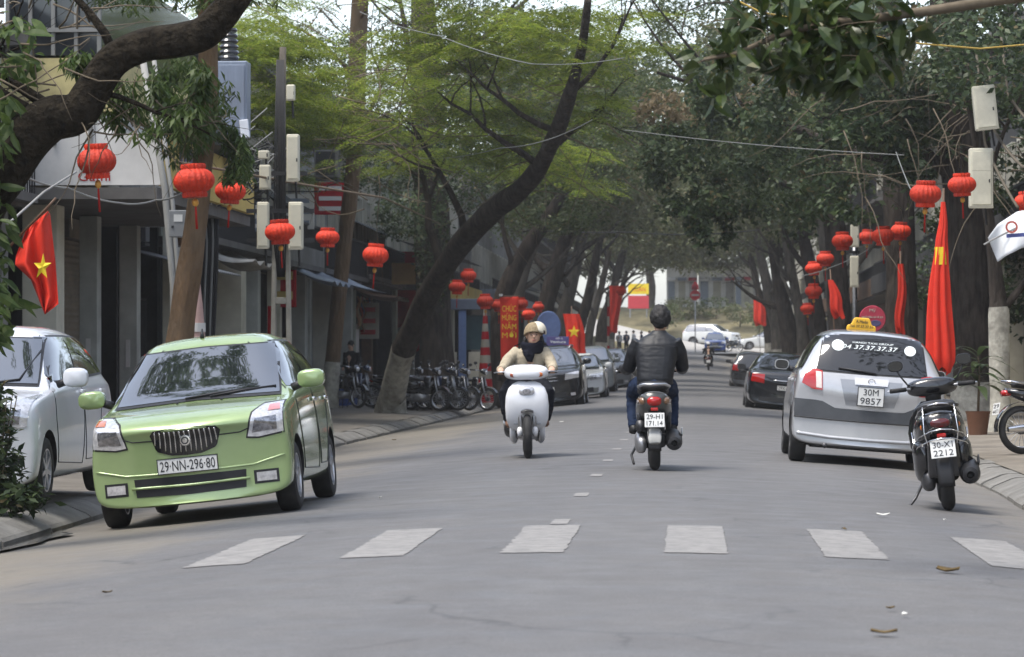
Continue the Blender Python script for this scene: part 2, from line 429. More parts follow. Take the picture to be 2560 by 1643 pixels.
# ================================================================== street houses
wall_grey = mat('wall_grey', (.21,.21,.20), .85, var=.2, scale=1.5, dirt=.6)
wall_beige = mat('wall_beige', (.33,.31,.25), .85, var=.18, scale=1.5, dirt=.5)
wall_cream = mat('wall_cream', (.45,.43,.36), .85, var=.15, scale=1.5, dirt=.4)
wall_white = mat('wall_white', (.62,.61,.59), .8, var=.12, scale=1.5, dirt=.35)
wall_yellow = mat('wall_yellow', (.50,.38,.13), .8, var=.15, scale=1.5, dirt=.35)
wall_pale = mat('wall_pale_green', (.32,.34,.29), .85, var=.18, scale=1.5, dirt=.45)
col_pale = mat('column_pale', (.60,.58,.49), .85, var=.15, scale=2, dirt=.35)
col_grey = mat('column_grey', (.40,.41,.38), .85, var=.18, scale=2, dirt=.4)
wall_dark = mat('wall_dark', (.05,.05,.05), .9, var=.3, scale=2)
slab_m = mat('slab_grey', (.13,.125,.12), .9, var=.2, scale=2, dirt=.4)
shutter_tan = mat('shutter_tan', (.17,.14,.10), .6, var=.2, scale=3, dirt=.5)
shutter_grey = mat('shutter_grey', (.16,.165,.17), .5, .3, var=.2, scale=3, dirt=.5)
wood_red = mat('wood_red', (.14,.03,.022), .5, var=.3, scale=4)
wood_brown = mat('wood_brown', (.10,.055,.03), .6, var=.3, scale=5)
door_teal = mat('door_teal', (.025,.035,.035), .5, var=.2)
iron = mat('iron_dark', (.03,.03,.032), .55, .3, var=.2)
pane_m = mat('window_pane', (.03,.035,.04), .08, spec=.8, var=.2, scale=1)
tin = mat('corrugated_tin', (.19,.20,.21), .5, .5, var=.3, scale=3, dirt=.6)
tarp_blue = mat('tarp_bluegrey', (.17,.20,.25), .6, var=.2, scale=3)
tarp_dark = mat('tarp_dark', (.018,.024,.026), .7, var=.3, scale=3)
cloth_red = mat('cloth_red', (.34,.012,.018), .8, var=.2, scale=4)
canvas = mat('canvas_grey', (.27,.26,.24), .85, var=.2, scale=4)
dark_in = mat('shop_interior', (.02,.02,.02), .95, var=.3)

def corrug(mb, x0, x1, y0, y1, z0, z1, n=26, amp=.012, horizontal=True):
    """ridged sheet in the plane X const (x0 may differ from x1 along z)"""
    def fn(u, v):
        a = u*n*2*math.pi
        return (lerp(x0, x1, u) + amp*math.sin(a), lerp(y0, y1, v), lerp(z0, z1, u))
    mb.grid(fn, n*4, 1)
def win(parent, X, y0, y1, z0, z1, s, frame=None):
    f = MB(); t = .07
    for (a, b, c, d) in ((y0, y1, z0, z0+t), (y0, y1, z1-t, z1), (y0, y0+t, z0+t, z1-t), (y1-t, y1, z0+t, z1-t), ((y0+y1)/2-.03, (y0+y1)/2+.03, z0+t, z1-t)):
        f.box((X + s*.03, (a+b)/2, (c+d)/2), (.10, b-a, d-c))
    o = f.build('window', frame or wall_cream, parent)
    MB().box((X + s*.012, (y0+y1)/2, (z0+z1)/2), (.02, y1-y0-2*t, z1-z0-2*t)).build('pane', pane_m, o)
    return o
def house(name, label, side, Y0, Y1, Xf, H, wall, column=None, cols=(), closure=None, slab_out=.9, floor_h=3.3, fascia=None, fascia_h=.9, balcony=True, up=None, roof=slab_m, gz=None):
    """row house: side -1 left of the street, +1 right; Xf = facade plane"""
    s = -side            # towards the street
    z0 = (walk_z(Xf, (Y0+Y1)/2) if gz is None else gz)
    t = thing(name, label, 'house', (0, 0, 0))
    W = lambda x: x
    d = 9.0
    # upper storeys
    upm = up or wall
    MB().box((Xf - s*(d/2), (Y0+Y1)/2, (z0+floor_h+H)/2), (d, Y1-Y0-.02, H - z0 - floor_h)).build('wall', upm, t)
    # ground floor: back wall and party walls
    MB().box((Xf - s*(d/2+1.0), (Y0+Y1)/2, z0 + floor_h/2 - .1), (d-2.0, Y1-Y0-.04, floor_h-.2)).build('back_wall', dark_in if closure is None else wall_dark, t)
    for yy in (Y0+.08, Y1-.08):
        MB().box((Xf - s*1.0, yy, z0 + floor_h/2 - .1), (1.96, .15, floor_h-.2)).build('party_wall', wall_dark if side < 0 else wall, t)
    # slab and fascia above the shop
    MB().box((Xf + s*(slab_out/2-.2), (Y0+Y1)/2, z0+floor_h-.08), (slab_out+.4, Y1-Y0-.01, .16)).build('canopy_slab', slab_m, t)
    if fascia is not None:
        MB().box((Xf + s*slab_out + s*.03, (Y0+Y1)/2, z0+floor_h-.1+fascia_h/2), (.08, Y1-Y0-.06, fascia_h)).build('fascia', fascia, t)
        MB().box((Xf + s*slab_out/2, Y0+.05, z0+floor_h+.0+fascia_h/2-.1), (slab_out-.04, .06, fascia_h-.02)).build('fascia_end', fascia, t)
    for (yc, w, dp, m) in cols:
        o = MB().box((Xf + s*.30, yc, z0 + (floor_h-.17)/2), (w, dp, floor_h-.17)).build('column', m, t, bevel=.012)
        MB().box((Xf + s*.30, yc, z0+.12), (w+.05, dp+.05, .24)).build('column_base', m, o)
    if closure:
        for (kind, ya, yb, m) in closure:
            if kind == 'shutter':
                mb = MB(); corrug(mb, Xf - s*.25, Xf - s*.25, ya, yb, z0+.05, z0+floor_h-.5, 30)
                mb.build('roller_shutter', m, t, smooth=True)
                MB().box((Xf - s*.22, (ya+yb)/2, z0+floor_h-.33), (.3, yb-ya, .3)).build('shutter_box', m, t)
            elif kind == 'panel':
                MB().box((Xf - s*.2, (ya+yb)/2, z0 + (floor_h-.2)/2), (.08, yb-ya, floor_h-.2)).build('door_panel', m, t)
            elif kind == 'gate':
                g = MB(); n = max(4, int((yb-ya)/.14))
                for i in range(n+1): g.box((Xf - s*.15, lerp(ya, yb, i/n), z0+1.15), (.025, .025, 2.3))
                for zz in (.2, 1.2, 2.25): g.box((Xf - s*.15, (ya+yb)/2, z0+zz), (.03, yb-ya, .04))
                g.build('folding_gate', m, t)
            elif kind == 'door':
                MB().box((Xf - s*.3, (ya+yb)/2, z0+1.1), (.06, yb-ya, 2.2)).build('door', m, t)
                f = MB()
                for yy in (ya-.06, yb+.06): f.box((Xf - s*.22, yy, z0+1.15), (.2, .12, 2.3))
                f.box((Xf - s*.22, (ya+yb)/2, z0+2.36), (.2, yb-ya+.24, .12)); f.build('door_frame', wall_beige, t)
                MB().box((Xf - s*.3, (ya+yb)/2, z0+2.85), (.1, Y1-Y0-.4, .8)).build('transom', wall, t)
    # upper windows and balcony
    z = z0 + floor_h + .9
    while z + 1.6 < H:
        nW = max(1, int((Y1-Y0)/2.2))
        for i in range(nW):
            yc = lerp(Y0, Y1, (i+.5)/nW); win(t, Xf, yc-.6, yc+.6, z-.0, z+1.5, s)
        if balcony:
            b = MB().box((Xf + s*.45, (Y0+Y1)/2, z-.95), (.9, Y1-Y0-.3, .12)).build('balcony', slab_m, t)
            r = MB(); n = int((Y1-Y0)/.16)
            for i in range(n+1): r.box((Xf + s*.86, lerp(Y0+.2, Y1-.2, i/n), z-.45), (.02, .02, .9))
            r.box((Xf + s*.86, (Y0+Y1)/2, z+.02), (.05, Y1-Y0-.36, .05)); r.build('railing', iron, b)
        z += 3.2
    MB().box((Xf - s*(d/2-.15), (Y0+Y1)/2, H+.12), (d+.5, Y1-Y0-.01, .24)).build('cornice', roof, t)
    return t
XL = -9.5
house('white_house', 'white plastered house at the edge behind the mossy dark branch', -1, 31.0, 43.6, XL-.3, 5.9, wall_white, cols=[(43.2,.4,.4,wall_grey)], fascia=wall_white, floor_h=3.4, slab_out=.7)
hA = house('shop_house', 'shop house with yellow and white sign board over tan shutters', -1, 43.7, 53.1, XL, 5.4, wall_grey,
      cols=[(45.3,.5,.55,col_pale),(48.9,.28,.34,col_grey),(52.4,.30,.34,col_grey)],
      closure=[('panel',43.9,45.0,wall_dark),('panel',46.0,48.6,wall_dark),('shutter',49.1,51.3,shutter_tan),('panel',51.35,52.2,wood_red)],
      fascia=None, slab_out=2.2, floor_h=3.55, up=wall_cream)
# two-tone sign board
zA = walk_z(XL, 48) + 3.55
MB().box((XL+1.12, 43.9, zA+.40), (2.2, .08, .72)).build('white_board', wall_white, hA)
MB().box((XL+2.24, 48.4, zA+.40), (.10, 9.0, .74)).build('yellow_board', wall_yellow, hA)
text('sign_lettering', 'Gami', .18, cloth_red, hA, (XL+1.3, 43.855, zA+.16), width=.45)
for i in range(6): MB().box((XL+2.30, 45.2+i*.42, zA+.50), (.015, .24, .34)).build('sign_bar', mat('violet_print', (.10,.09,.16), .6, var=.2), hA)
MB().box((XL+2.34, 47.6, zA+.85), (.34, 8.6, .07)).build('sign_cap', iron, hA)
MB().box((XL+.8, 48.0, 4.22), (1.6, 8.2, .42)).build('balcony_wall', wall_white, hA)
MB().box((XL+.82, 48.0, 4.86), (1.64, 8.3, .74)).build('balcony_parapet', mat('wall_straw', (.46,.40,.20), .8, var=.15, dirt=.3), hA)
for i in range(3): MB().box((XL+.25+i*.5, 43.84, 4.22), (.05, .05, .40)).build('baluster', wall_grey, hA)
MB().box((XL+.7, 48.0, 5.95), (1.3, 8.1, 1.35)).build('glazed_balcony', pane_m, hA)
for i in range(5): MB().box((XL+.08+i*.32, 43.9, 5.95), (.05, .08, 1.36)).build('mullion', wall_grey, hA)
MB().box((XL+.75, 43.88, 5.62), (1.4, .09, .06)).build('glazing_bar', wall_grey, hA)
ps2 = MB().box((XL+.95, 50.4, 6.22), (.62, .1, .86)).build('projecting_sign', wall_yellow, hA)
MB().box((XL+.86, 50.33, 6.15), (.14, .06, .5)).build('red_panel', cloth_red, ps2)
for i in range(4): MB().box((XL+1.0+i*.13, 52.0, 5.0), (.09, .02, .55)).build('blue_cloth', mat('cloth_indigo', (.05,.045,.17), .85), hA)
hB = house('gated_house', 'narrow dark house with folding iron gate and tin awning', -1, 53.2, 57.2, XL, 6.2, wall_grey,
      cols=[(56.9,.34,.4,col_pale)], closure=[('gate',53.5,56.6,iron)], slab_out=.5, floor_h=3.9)
mb = MB(); 
def awn(u, v): a = v*16*2*math.pi; return (lerp(XL-.1, XL+1.5, u), lerp(53.3, 57.0, v), lerp(2.95, 2.55, u) + .018*math.sin(a))
mb.grid(awn, 2, 96); mb.build('tin_awning', tin, hB, solid=.006)
hC = house('beige_house', 'pale house with broad grey green pillar and white drain pipe', -1, 57.3, 66.3, XL, 6.9, wall_pale,
      cols=[(57.7,.32,.4,col_pale),(64.0,.55,.7,col_pale)], closure=[('panel',58.1,60.5,wall_dark),('shutter',60.6,63.5,shutter_grey)], slab_out=.5, floor_h=3.4)
mb = MB(); mb.tube([(XL+.38, 58.15, .0), (XL+.38, 58.15, 3.0), (XL+.3, 58.2, 6.4)], .055, 8); mb.build('drain_pipe', wall_white, hC, smooth=True)
hD = house('doorway_house', 'grey house with dark teal door in a beige frame', -1, 66.4, 75.6, XL, 7.3, wall_beige,
      cols=[(66.9,.4,.4,col_grey),(70.9,.3,.3,col_pale),(75.2,.4,.5,col_grey)], closure=[('door',68.3,70.3,door_teal),('panel',71.0,75,wall_dark)], slab_out=.8, floor_h=3.3, fascia=wall_grey, fascia_h=.5)
hE = house('canvas_house', 'grey house with sagging canvas awning behind the thin brown tree', -1, 75.7, 86.0, XL, 7.6, wall_grey,
      cols=[(76.2,.4,.4,col_grey),(80.5,.5,.5,col_pale),(85.5,.4,.4,col_grey)], closure=[('shutter',76.6,80,shutter_grey),('panel',81,85,wall_dark)], slab_out=.7, floor_h=3.3, fascia=wall_pale, fascia_h=.45)
mb = MB(); mb.grid(lambda u, v: (lerp(XL-.1, XL+1.7, u), lerp(76, 82.5, v), lerp(3.9, 2.75, u) - .22*math.sin(math.pi*u)*(1+.4*math.sin(v*9)) ), 8, 14)
mb.build('canvas_awning', tarp_blue, hE, smooth=True, solid=.01)
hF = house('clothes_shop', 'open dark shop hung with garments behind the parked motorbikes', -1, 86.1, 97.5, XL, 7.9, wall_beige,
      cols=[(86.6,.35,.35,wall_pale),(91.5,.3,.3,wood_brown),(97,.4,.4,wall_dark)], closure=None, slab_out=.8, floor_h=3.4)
mb = MB(); mb.grid(lambda u, v: (lerp(XL-.2, XL+3.1, u), lerp(87, 99.4, v), lerp(5.1, 3.9, u) - .15*math.sin(math.pi*u)), 5, 12)
mb.build('dark_awning', tarp_dark, hF, smooth=True, solid=.012)
hang = [mat('garment_brown', (.22,.10,.04), .9), mat('garment_tan', (.35,.27,.15), .9), mat('garment_rust', (.28,.05,.03), .9), mat('garment_blue', (.07,.10,.19), .9)]
for i in range(9):
    yy = 87.0 + i*.42; w = random.uniform(.28, .4)
    mb = MB(); h = random.uniform(.7, 1.0)
    mb.grid(lambda u, v: (XL + .5 + .05*math.sin(v*9+i), yy + (u-.5)*w*(1+.3*v), 2.75 - v*h), 3, 6)
    mb.build('garment', hang[i % 4], hF, smooth=True, solid=.01)
MB().box((XL+.25, 87.6, 1.35), (.35, .9, 1.3)).build('poster_stand', wall_white, hF)
MB().box((XL+1.9, 90.2, 3.45), (1.5, .3, .6)).build('shop_sign', mat('sign_ochre', (.50,.33,.12), .6), hF)
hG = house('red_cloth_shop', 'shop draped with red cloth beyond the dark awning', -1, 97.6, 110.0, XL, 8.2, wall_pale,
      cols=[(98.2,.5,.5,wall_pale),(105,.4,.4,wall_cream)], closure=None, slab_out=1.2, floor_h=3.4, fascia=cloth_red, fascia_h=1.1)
for (ya, xa, xb, za, zb) in ((99.0, XL+.2, XL+1.9, 3.3, 1.9), (102.5, XL+.4, XL+1.8, 3.2, 1.1)):
    mb = MB(); mb.grid(lambda u, v: (lerp(xa, xb, u), ya + .25*math.sin(u*11)*v, lerp(za, lerp(zb, zb+.6, u), v)), 14, 8)
    mb.build('red_drape', cloth_red, hG, smooth=True, solid=.01)
house('pale_house', 'pale far house behind the blue kiosk post', -1, 110.2, 128.0, XL+.3, 8.4, wall_cream, cols=[(110.8,.4,.4,wall_cream),(119,.4,.4,wall_cream)], closure=[('shutter',112,118,tarp_blue),('shutter',120,127,shutter_grey)], fascia=wall_yellow, fascia_h=.6)
house('far_left_house', 'distant grey house row beyond the blue round sign', -1, 128.2, 170.0, XL+.8, 9.0, wall_grey, closure=[('shutter',130,148,shutter_grey),('panel',150,169,wall_dark)], fascia=tarp_blue, fascia_h=.6)
house('farthest_left_house', 'farthest grey house on the side of the striped pole', -1, 170.2, 236.0, XL+.8, 10.0, wall_grey, closure=[('shutter',172,200,shutter_grey),('panel',203,235,wall_dark)], fascia=wall_cream, fascia_h=.6)
XRr = 6.9
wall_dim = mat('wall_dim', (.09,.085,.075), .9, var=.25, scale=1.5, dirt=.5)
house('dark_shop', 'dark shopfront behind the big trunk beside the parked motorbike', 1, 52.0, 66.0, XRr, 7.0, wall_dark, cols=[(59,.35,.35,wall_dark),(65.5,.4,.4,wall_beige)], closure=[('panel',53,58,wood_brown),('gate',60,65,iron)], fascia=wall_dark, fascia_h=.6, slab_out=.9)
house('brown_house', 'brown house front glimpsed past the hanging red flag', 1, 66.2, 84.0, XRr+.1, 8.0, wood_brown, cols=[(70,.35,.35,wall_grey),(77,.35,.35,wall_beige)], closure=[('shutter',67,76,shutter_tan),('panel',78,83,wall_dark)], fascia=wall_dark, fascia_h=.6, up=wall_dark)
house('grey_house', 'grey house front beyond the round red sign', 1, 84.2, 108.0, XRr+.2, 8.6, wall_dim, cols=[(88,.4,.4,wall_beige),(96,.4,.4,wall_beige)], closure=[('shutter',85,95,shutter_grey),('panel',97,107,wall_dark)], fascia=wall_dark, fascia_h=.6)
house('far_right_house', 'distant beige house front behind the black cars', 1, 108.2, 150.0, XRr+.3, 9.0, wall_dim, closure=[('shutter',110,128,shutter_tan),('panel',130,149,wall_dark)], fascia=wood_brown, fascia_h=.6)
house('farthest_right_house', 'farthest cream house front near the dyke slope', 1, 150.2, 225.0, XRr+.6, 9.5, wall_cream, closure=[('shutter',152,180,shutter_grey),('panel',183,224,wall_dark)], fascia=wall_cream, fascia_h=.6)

# ---- signs, awnings and clutter on the left fronts
def canvas_awning(parent, x0, x1, y0, y1, z0, z1, sag, m, name='canvas_awning'):
    mb = MB(); mb.grid(lambda u, v: (lerp(x0, x1, u), lerp(y0, y1, v), lerp(z0, z1, u) - sag*math.sin(math.pi*u)*(1+.35*math.sin(v*9+x0)) + .05*math.sin(v*23)), 8, 18)
    return mb.build(name, m, parent, smooth=True, solid=.012)
def hang_sign(parent, x0, x1, y, z0, z1, m, bar=None):
    o = MB().box(((x0+x1)/2, y, (z0+z1)/2), (x1-x0, .09, z1-z0)).build('hanging_sign', m, parent, bevel=.01)
    MB().box(((x0+x1)/2, y, z1+.06), (x1-x0+.3, .03, .03)).build('sign_arm', iron, o)
    if bar is not None:
        for k in range(3): MB().box(((x0+x1)/2, y-.05, lerp(z0, z1, (k+.6)/3.2)), ((x1-x0)*.7, .01, (z1-z0)*.13)).build('sign_stripe', bar, o)
canvas_awning(hC, XL, XL+1.5, 58.6, 63.2, 3.5, 2.85, .25, canvas)
canvas_awning(hC, XL+.1, XL+1.0, 59.0, 62.0, 5.6, 4.4, .30, canvas)
canvas_awning(hD, XL, XL+1.6, 71.0, 75.4, 3.7, 2.75, .20, tarp_blue)
canvas_awning(hD, XL, XL+1.2, 67.0, 70.5, 5.3, 4.3, .25, tarp_dark)
canvas_awning(hF, XL, XL+1.6, 86.3, 90.5, 3.2, 2.7, .15, wood_brown)
hang_sign(hB, XL+.2, XL+.85, 54.0, 3.3, 4.3, wall_white, cloth_red)
hang_sign(hC, XL+.2, XL+.75, 57.5, 4.2, 5.4, wall_yellow, cloth_red)
hang_sign(hC, XL+.35, XL+1.0, 63.6, 3.6, 4.2, tarp_blue, wall_white)
hang_sign(hD, XL+.3, XL+.8, 70.8, 2.2, 3.6, cloth_red, wall_yellow)
hang_sign(hD, XL+.3, XL+1.0, 72.5, 4.0, 4.8, wall_white, tarp_blue)
hang_sign(hE, XL+.3, XL+1.1, 78.5, 4.6, 5.4, cloth_red, wall_white)
hang_sign(hF, XL+.3, XL+.9, 88.8, 1.6, 2.6, wall_cream, cloth_red)
MB().box((XL+.42, 69.35, 1.4), (.10, .30, 1.6)).build('red_poster', cloth_red, hD)
for yy in (48.9, 52.4): MB().box((XL+.30, yy-.18, 1.15), (.07, .01, .45)).build('notice', wall_white, hA)
for k in range(5): MB().lathe([(.001,0),(.14,0),(.17,.26),(.001,.26)], 12, Matrix.Translation((XL+.9, 54.0+k*.5, 2.98))).build('roof_pot', wood_brown, hB)

# ================================================================== dyke at the end of the street
grass_dry = mat('dyke_grass', (.17,.15,.09), .95, var=.35, scale=1.2, bump=.8, bscale=8, dirt=.3)
ramp_m = mat('ramp_concrete', (.36,.345,.32), .9, var=.15, scale=.8)
zb = rise(262)
def dyke(u, v):
    X = lerp(-70, 70, u); h = 5.4
    prof_ = [(262, zb-.3), (263, zb-.02), (266, zb+1.0), (272, zb+3.2), (276, h-.3), (278.5, h), (300, h+.15), (360, h+.2)]
    t = v*(len(prof_)-1); i = min(int(t), len(prof_)-2); f = t-i
    Y = lerp(prof_[i][0], prof_[i+1][0], f); z = lerp(prof_[i][1], prof_[i+1][1], f)
    return (X, Y + .5*noise.noise(Vector((X*.2, v*5, 0))), z + .16*noise.noise(Vector((X*.6, Y*.6, 2))))
mb = MB(); mb.grid(dyke, 70, 28); tag(mb.build('dyke_embankment', grass_dry, smooth=True), kind='structure')
mb = MB()
def rampf(u, v):
    a = lerp(0, 1, v); X0 = lerp(1.5, -15, a); Y0 = lerp(238, 272.5, a); z = lerp(rise(238)+.03, 5.46, a**1.15)
    return (X0 + (u-.5)*5.5, Y0 + (u-.5)*4.5, z + .02)
mb.grid(rampf, 4, 20); tag(mb.build('ramp_road', ramp_m, smooth=True), kind='structure')
mb = MB(); mb.grid(lambda u, v: (lerp(-5.2, 24, u), lerp(232, 263.4, v), rise(lerp(232, 262, v)) + .03 + .25*max(0, u-.4)*v), 12, 8)
tag(mb.build('side_road', ramp_m, smooth=True), kind='structure')

# the street carries on behind the viewer (it shades the scene and shows in paint and glass)
mb = MB()
for (x0, y0, y1, h) in ((-12.5,-70,-30,7),(-12.5,-30,2,6),(-12,2,30.5,5.5),(9.0,-70,-25,7),(9.0,-25,6,6),(8.4,6,28,6.5),(7.4,28,51.8,6.5)):
    w = 9; xc = x0 - w/2 if x0 < 0 else x0 + w/2
    mb.box((xc, (y0+y1)/2, h/2-.3), (w, y1-y0-.2, h))
    for i in range(int((y1-y0)/3)):
        for zz in (2.0, 5.2): mb.box((x0 + (.06 if x0 < 0 else -.06), y0+1.5+i*3, zz), (.14, 1.5, 1.7), mi=1)
o = mb.build('street_behind', [wall_beige, pane_m]); tag(o, kind='structure')
# ================================================================== cars
# station: y, wb, zb, wm, zm, ws, zs, wr, ze, zr, corner setback   (front at y = 0, facing -Y)
HATCH = dict(L=3.495, W=1.595, H=1.485, st=[
 (.00, .68,.16, .745,.42, .69,.66, .52,.715,.735, .20),
 (.05, .72,.145, .785,.45, .735,.74, .57,.785,.805, .15),
 (.30, .745,.145, .797,.50, .755,.83, .61,.865,.885, .03),
 (.82, .745,.15, .799,.54, .765,.885,.66,.91,.925, 0),
 (.96, .745,.15, .799,.55, .770,.905,.69,.935,.95, 0),
 (1.62,.745,.15, .799,.56, .772,.93,.575,1.385,1.425, 0),
 (1.80,.745,.15, .799,.56, .772,.94,.575,1.435,1.475, 0),
 (2.45,.745,.15, .799,.56, .772,.95,.575,1.44,1.485, 0),
 (3.05,.745,.16, .795,.56, .768,.96,.555,1.405,1.45, 0),
 (3.17,.745,.17, .792,.56, .763,.965,.545,1.365,1.405, 0),
 (3.38,.74,.19, .788,.56, .75,.96,.61,1.01,1.03, 0),
 (3.45,.72,.20, .775,.52, .73,.86,.58,.90,.91, .04),
 (3.495,.69,.22, .745,.46, .69,.70,.52,.74,.745, .10)],
 wheels=(.66, 3.03), wr=.275, tw=.175, glass=dict(wb=.94, wt=1.345, wbw=.655, wtw=.55))
SEDAN = dict(L=4.5, W=1.725, H=1.445, st=[
 (.00, .58,.22, .76,.46, .72,.64, .55,.69,.70, .22),
 (.07, .66,.19, .82,.48, .78,.70, .60,.745,.76, .15),
 (.40, .72,.17, .855,.52, .815,.80, .66,.84,.86, .04),
 (1.15,.74,.17, .862,.56, .825,.89, .70,.925,.95, 0),
 (1.30,.74,.17, .862,.57, .83,.91, .72,.96,.98, 0),
 (2.02,.74,.17, .862,.58, .832,.925,.60,1.36,1.405, 0),
 (2.25,.74,.17, .862,.58, .832,.93,.60,1.395,1.44, 0),
 (2.85,.74,.17, .862,.58, .832,.94,.60,1.385,1.43, 0),
 (3.15,.74,.17, .862,.58, .832,.95,.585,1.33,1.375, 0),
 (3.72,.74,.17, .858,.58, .825,.96,.66,1.03,1.05, 0),
 (3.90,.73,.18, .855,.58, .82,.955,.66,1.00,1.015, 0),
 (4.36,.70,.20, .83,.56, .79,.94,.62,.985,1.0, .03),
 (4.45,.66,.22, .80,.52, .76,.85,.60,.90,.91, .08),
 (4.50,.60,.25, .76,.46, .72,.66,.55,.70,.71, .14)],
 wheels=(.86, 3.48), wr=.305, tw=.20, glass=dict(wb=.945, wt=1.335, wbw=.68, wtw=.56))
SUV = dict(L=4.55, W=1.83, H=1.70, st=[
 (.00, .66,.27, .84,.56, .80,.84, .62,.90,.91, .18),
 (.07, .74,.24, .885,.58, .85,.92, .68,.97,.985, .12),
 (.35, .78,.22, .908,.62, .87,1.02, .74,1.06,1.08, .03),
 (1.05,.80,.22, .915,.66, .88,1.09, .77,1.125,1.14, 0),
 (1.20,.80,.22, .915,.67, .885,1.10, .78,1.15,1.17, 0),
 (1.82,.80,.22, .915,.68, .885,1.11, .665,1.59,1.63, 0),
 (2.05,.80,.22, .915,.68, .885,1.115,.67,1.635,1.68, 0),
 (3.00,.80,.22, .915,.68, .885,1.12,.67,1.65,1.70, 0),
 (4.00,.80,.23, .91,.68, .88,1.13,.65,1.61,1.66, 0),
 (4.18,.79,.24, .905,.68, .875,1.13,.64,1.56,1.60, 0),
 (4.42,.76,.26, .89,.66, .85,1.12,.70,1.15,1.17, 0),
 (4.50,.72,.28, .87,.62, .83,1.0,.66,1.03,1.04, .05),
 (4.55,.66,.31, .83,.56, .79,.80,.60,.84,.85, .12)],
 wheels=(.87, 3.53), wr=.345, tw=.225, glass=dict(wb=1.13, wt=1.56, wbw=.735, wtw=.63))

def wheel_mesh(r, w, spokes=6, rimmat=alloy):
    prof = [(r*.60, -w*.42), (r*.66, -w*.48), (r*.86, -w*.5), (r*.955, -w*.44), (r*.99, -w*.33), (r, -w*.12), (r, w*.12), (r*.99, w*.33), (r*.955, w*.44), (r*.86, w*.5), (r*.66, w*.48), (r*.60, w*.42)]
    xf = Matrix.Rotation(math.pi/2, 4, 'Y')
    t = MB().lathe(prof, 28, xf, closed=True)
    hub = MB().lathe([(.001, -w*.30), (r*.58, -w*.30), (r*.58, w*.26), (.001, w*.26)], 20, xf)
    rim = MB()
    for s in (-1, 1):
        rim.lathe([(r*.585, s*w*.25), (r*.60, s*w*.46), (r*.65, s*w*.465), (r*.64, s*w*.40), (r*.60, s*w*.28)], 28, xf, closed=True)
        rim.lathe([(.001, s*w*.47), (r*.13, s*w*.46), (r*.16, s*w*.38), (r*.16, s*w*.24)], 14, xf)
        for i in range(spokes):
            a = 2*math.pi*i/spokes
            x2 = Matrix.Rotation(a, 4, 'X')
            rim.box((0,0,0), (w*.10, r*.13, r*.48), None, (1, .75)) if False else rim.add(
                *(lambda b: (b.v, b.f))(MB().box((s*w*.38, 0, r*.36), (w*.14, r*.15, r*.50), None, (1, .7))), x2)
    return (hub.mesh('wheel', dark_metal), t.mesh('tyre', black_rubber), rim.mesh('rim', rimmat))
def add_wheels(root, spec, sx, sz, spokes=6, rimmat=alloy, ys=None, track=None):
    r, w = spec['wr']*sz, spec['tw']
    hm, tm, rm = wheel_mesh(r, w, spokes, rimmat)
    for m in (hm, tm, rm): m.shade_smooth(); m.set_sharp_from_angle(angle=R(35))
    for y in ys:
        for s in (-1, 1):
            x = s*track
            o = bpy.data.objects.new('wheel', hm); t = bpy.data.objects.new('tyre', tm); q = bpy.data.objects.new('rim', rm)
            for e in (o, t, q): col.objects.link(e)
            o.parent = root; o.location = (x, y, r); t.parent = o; q.parent = o
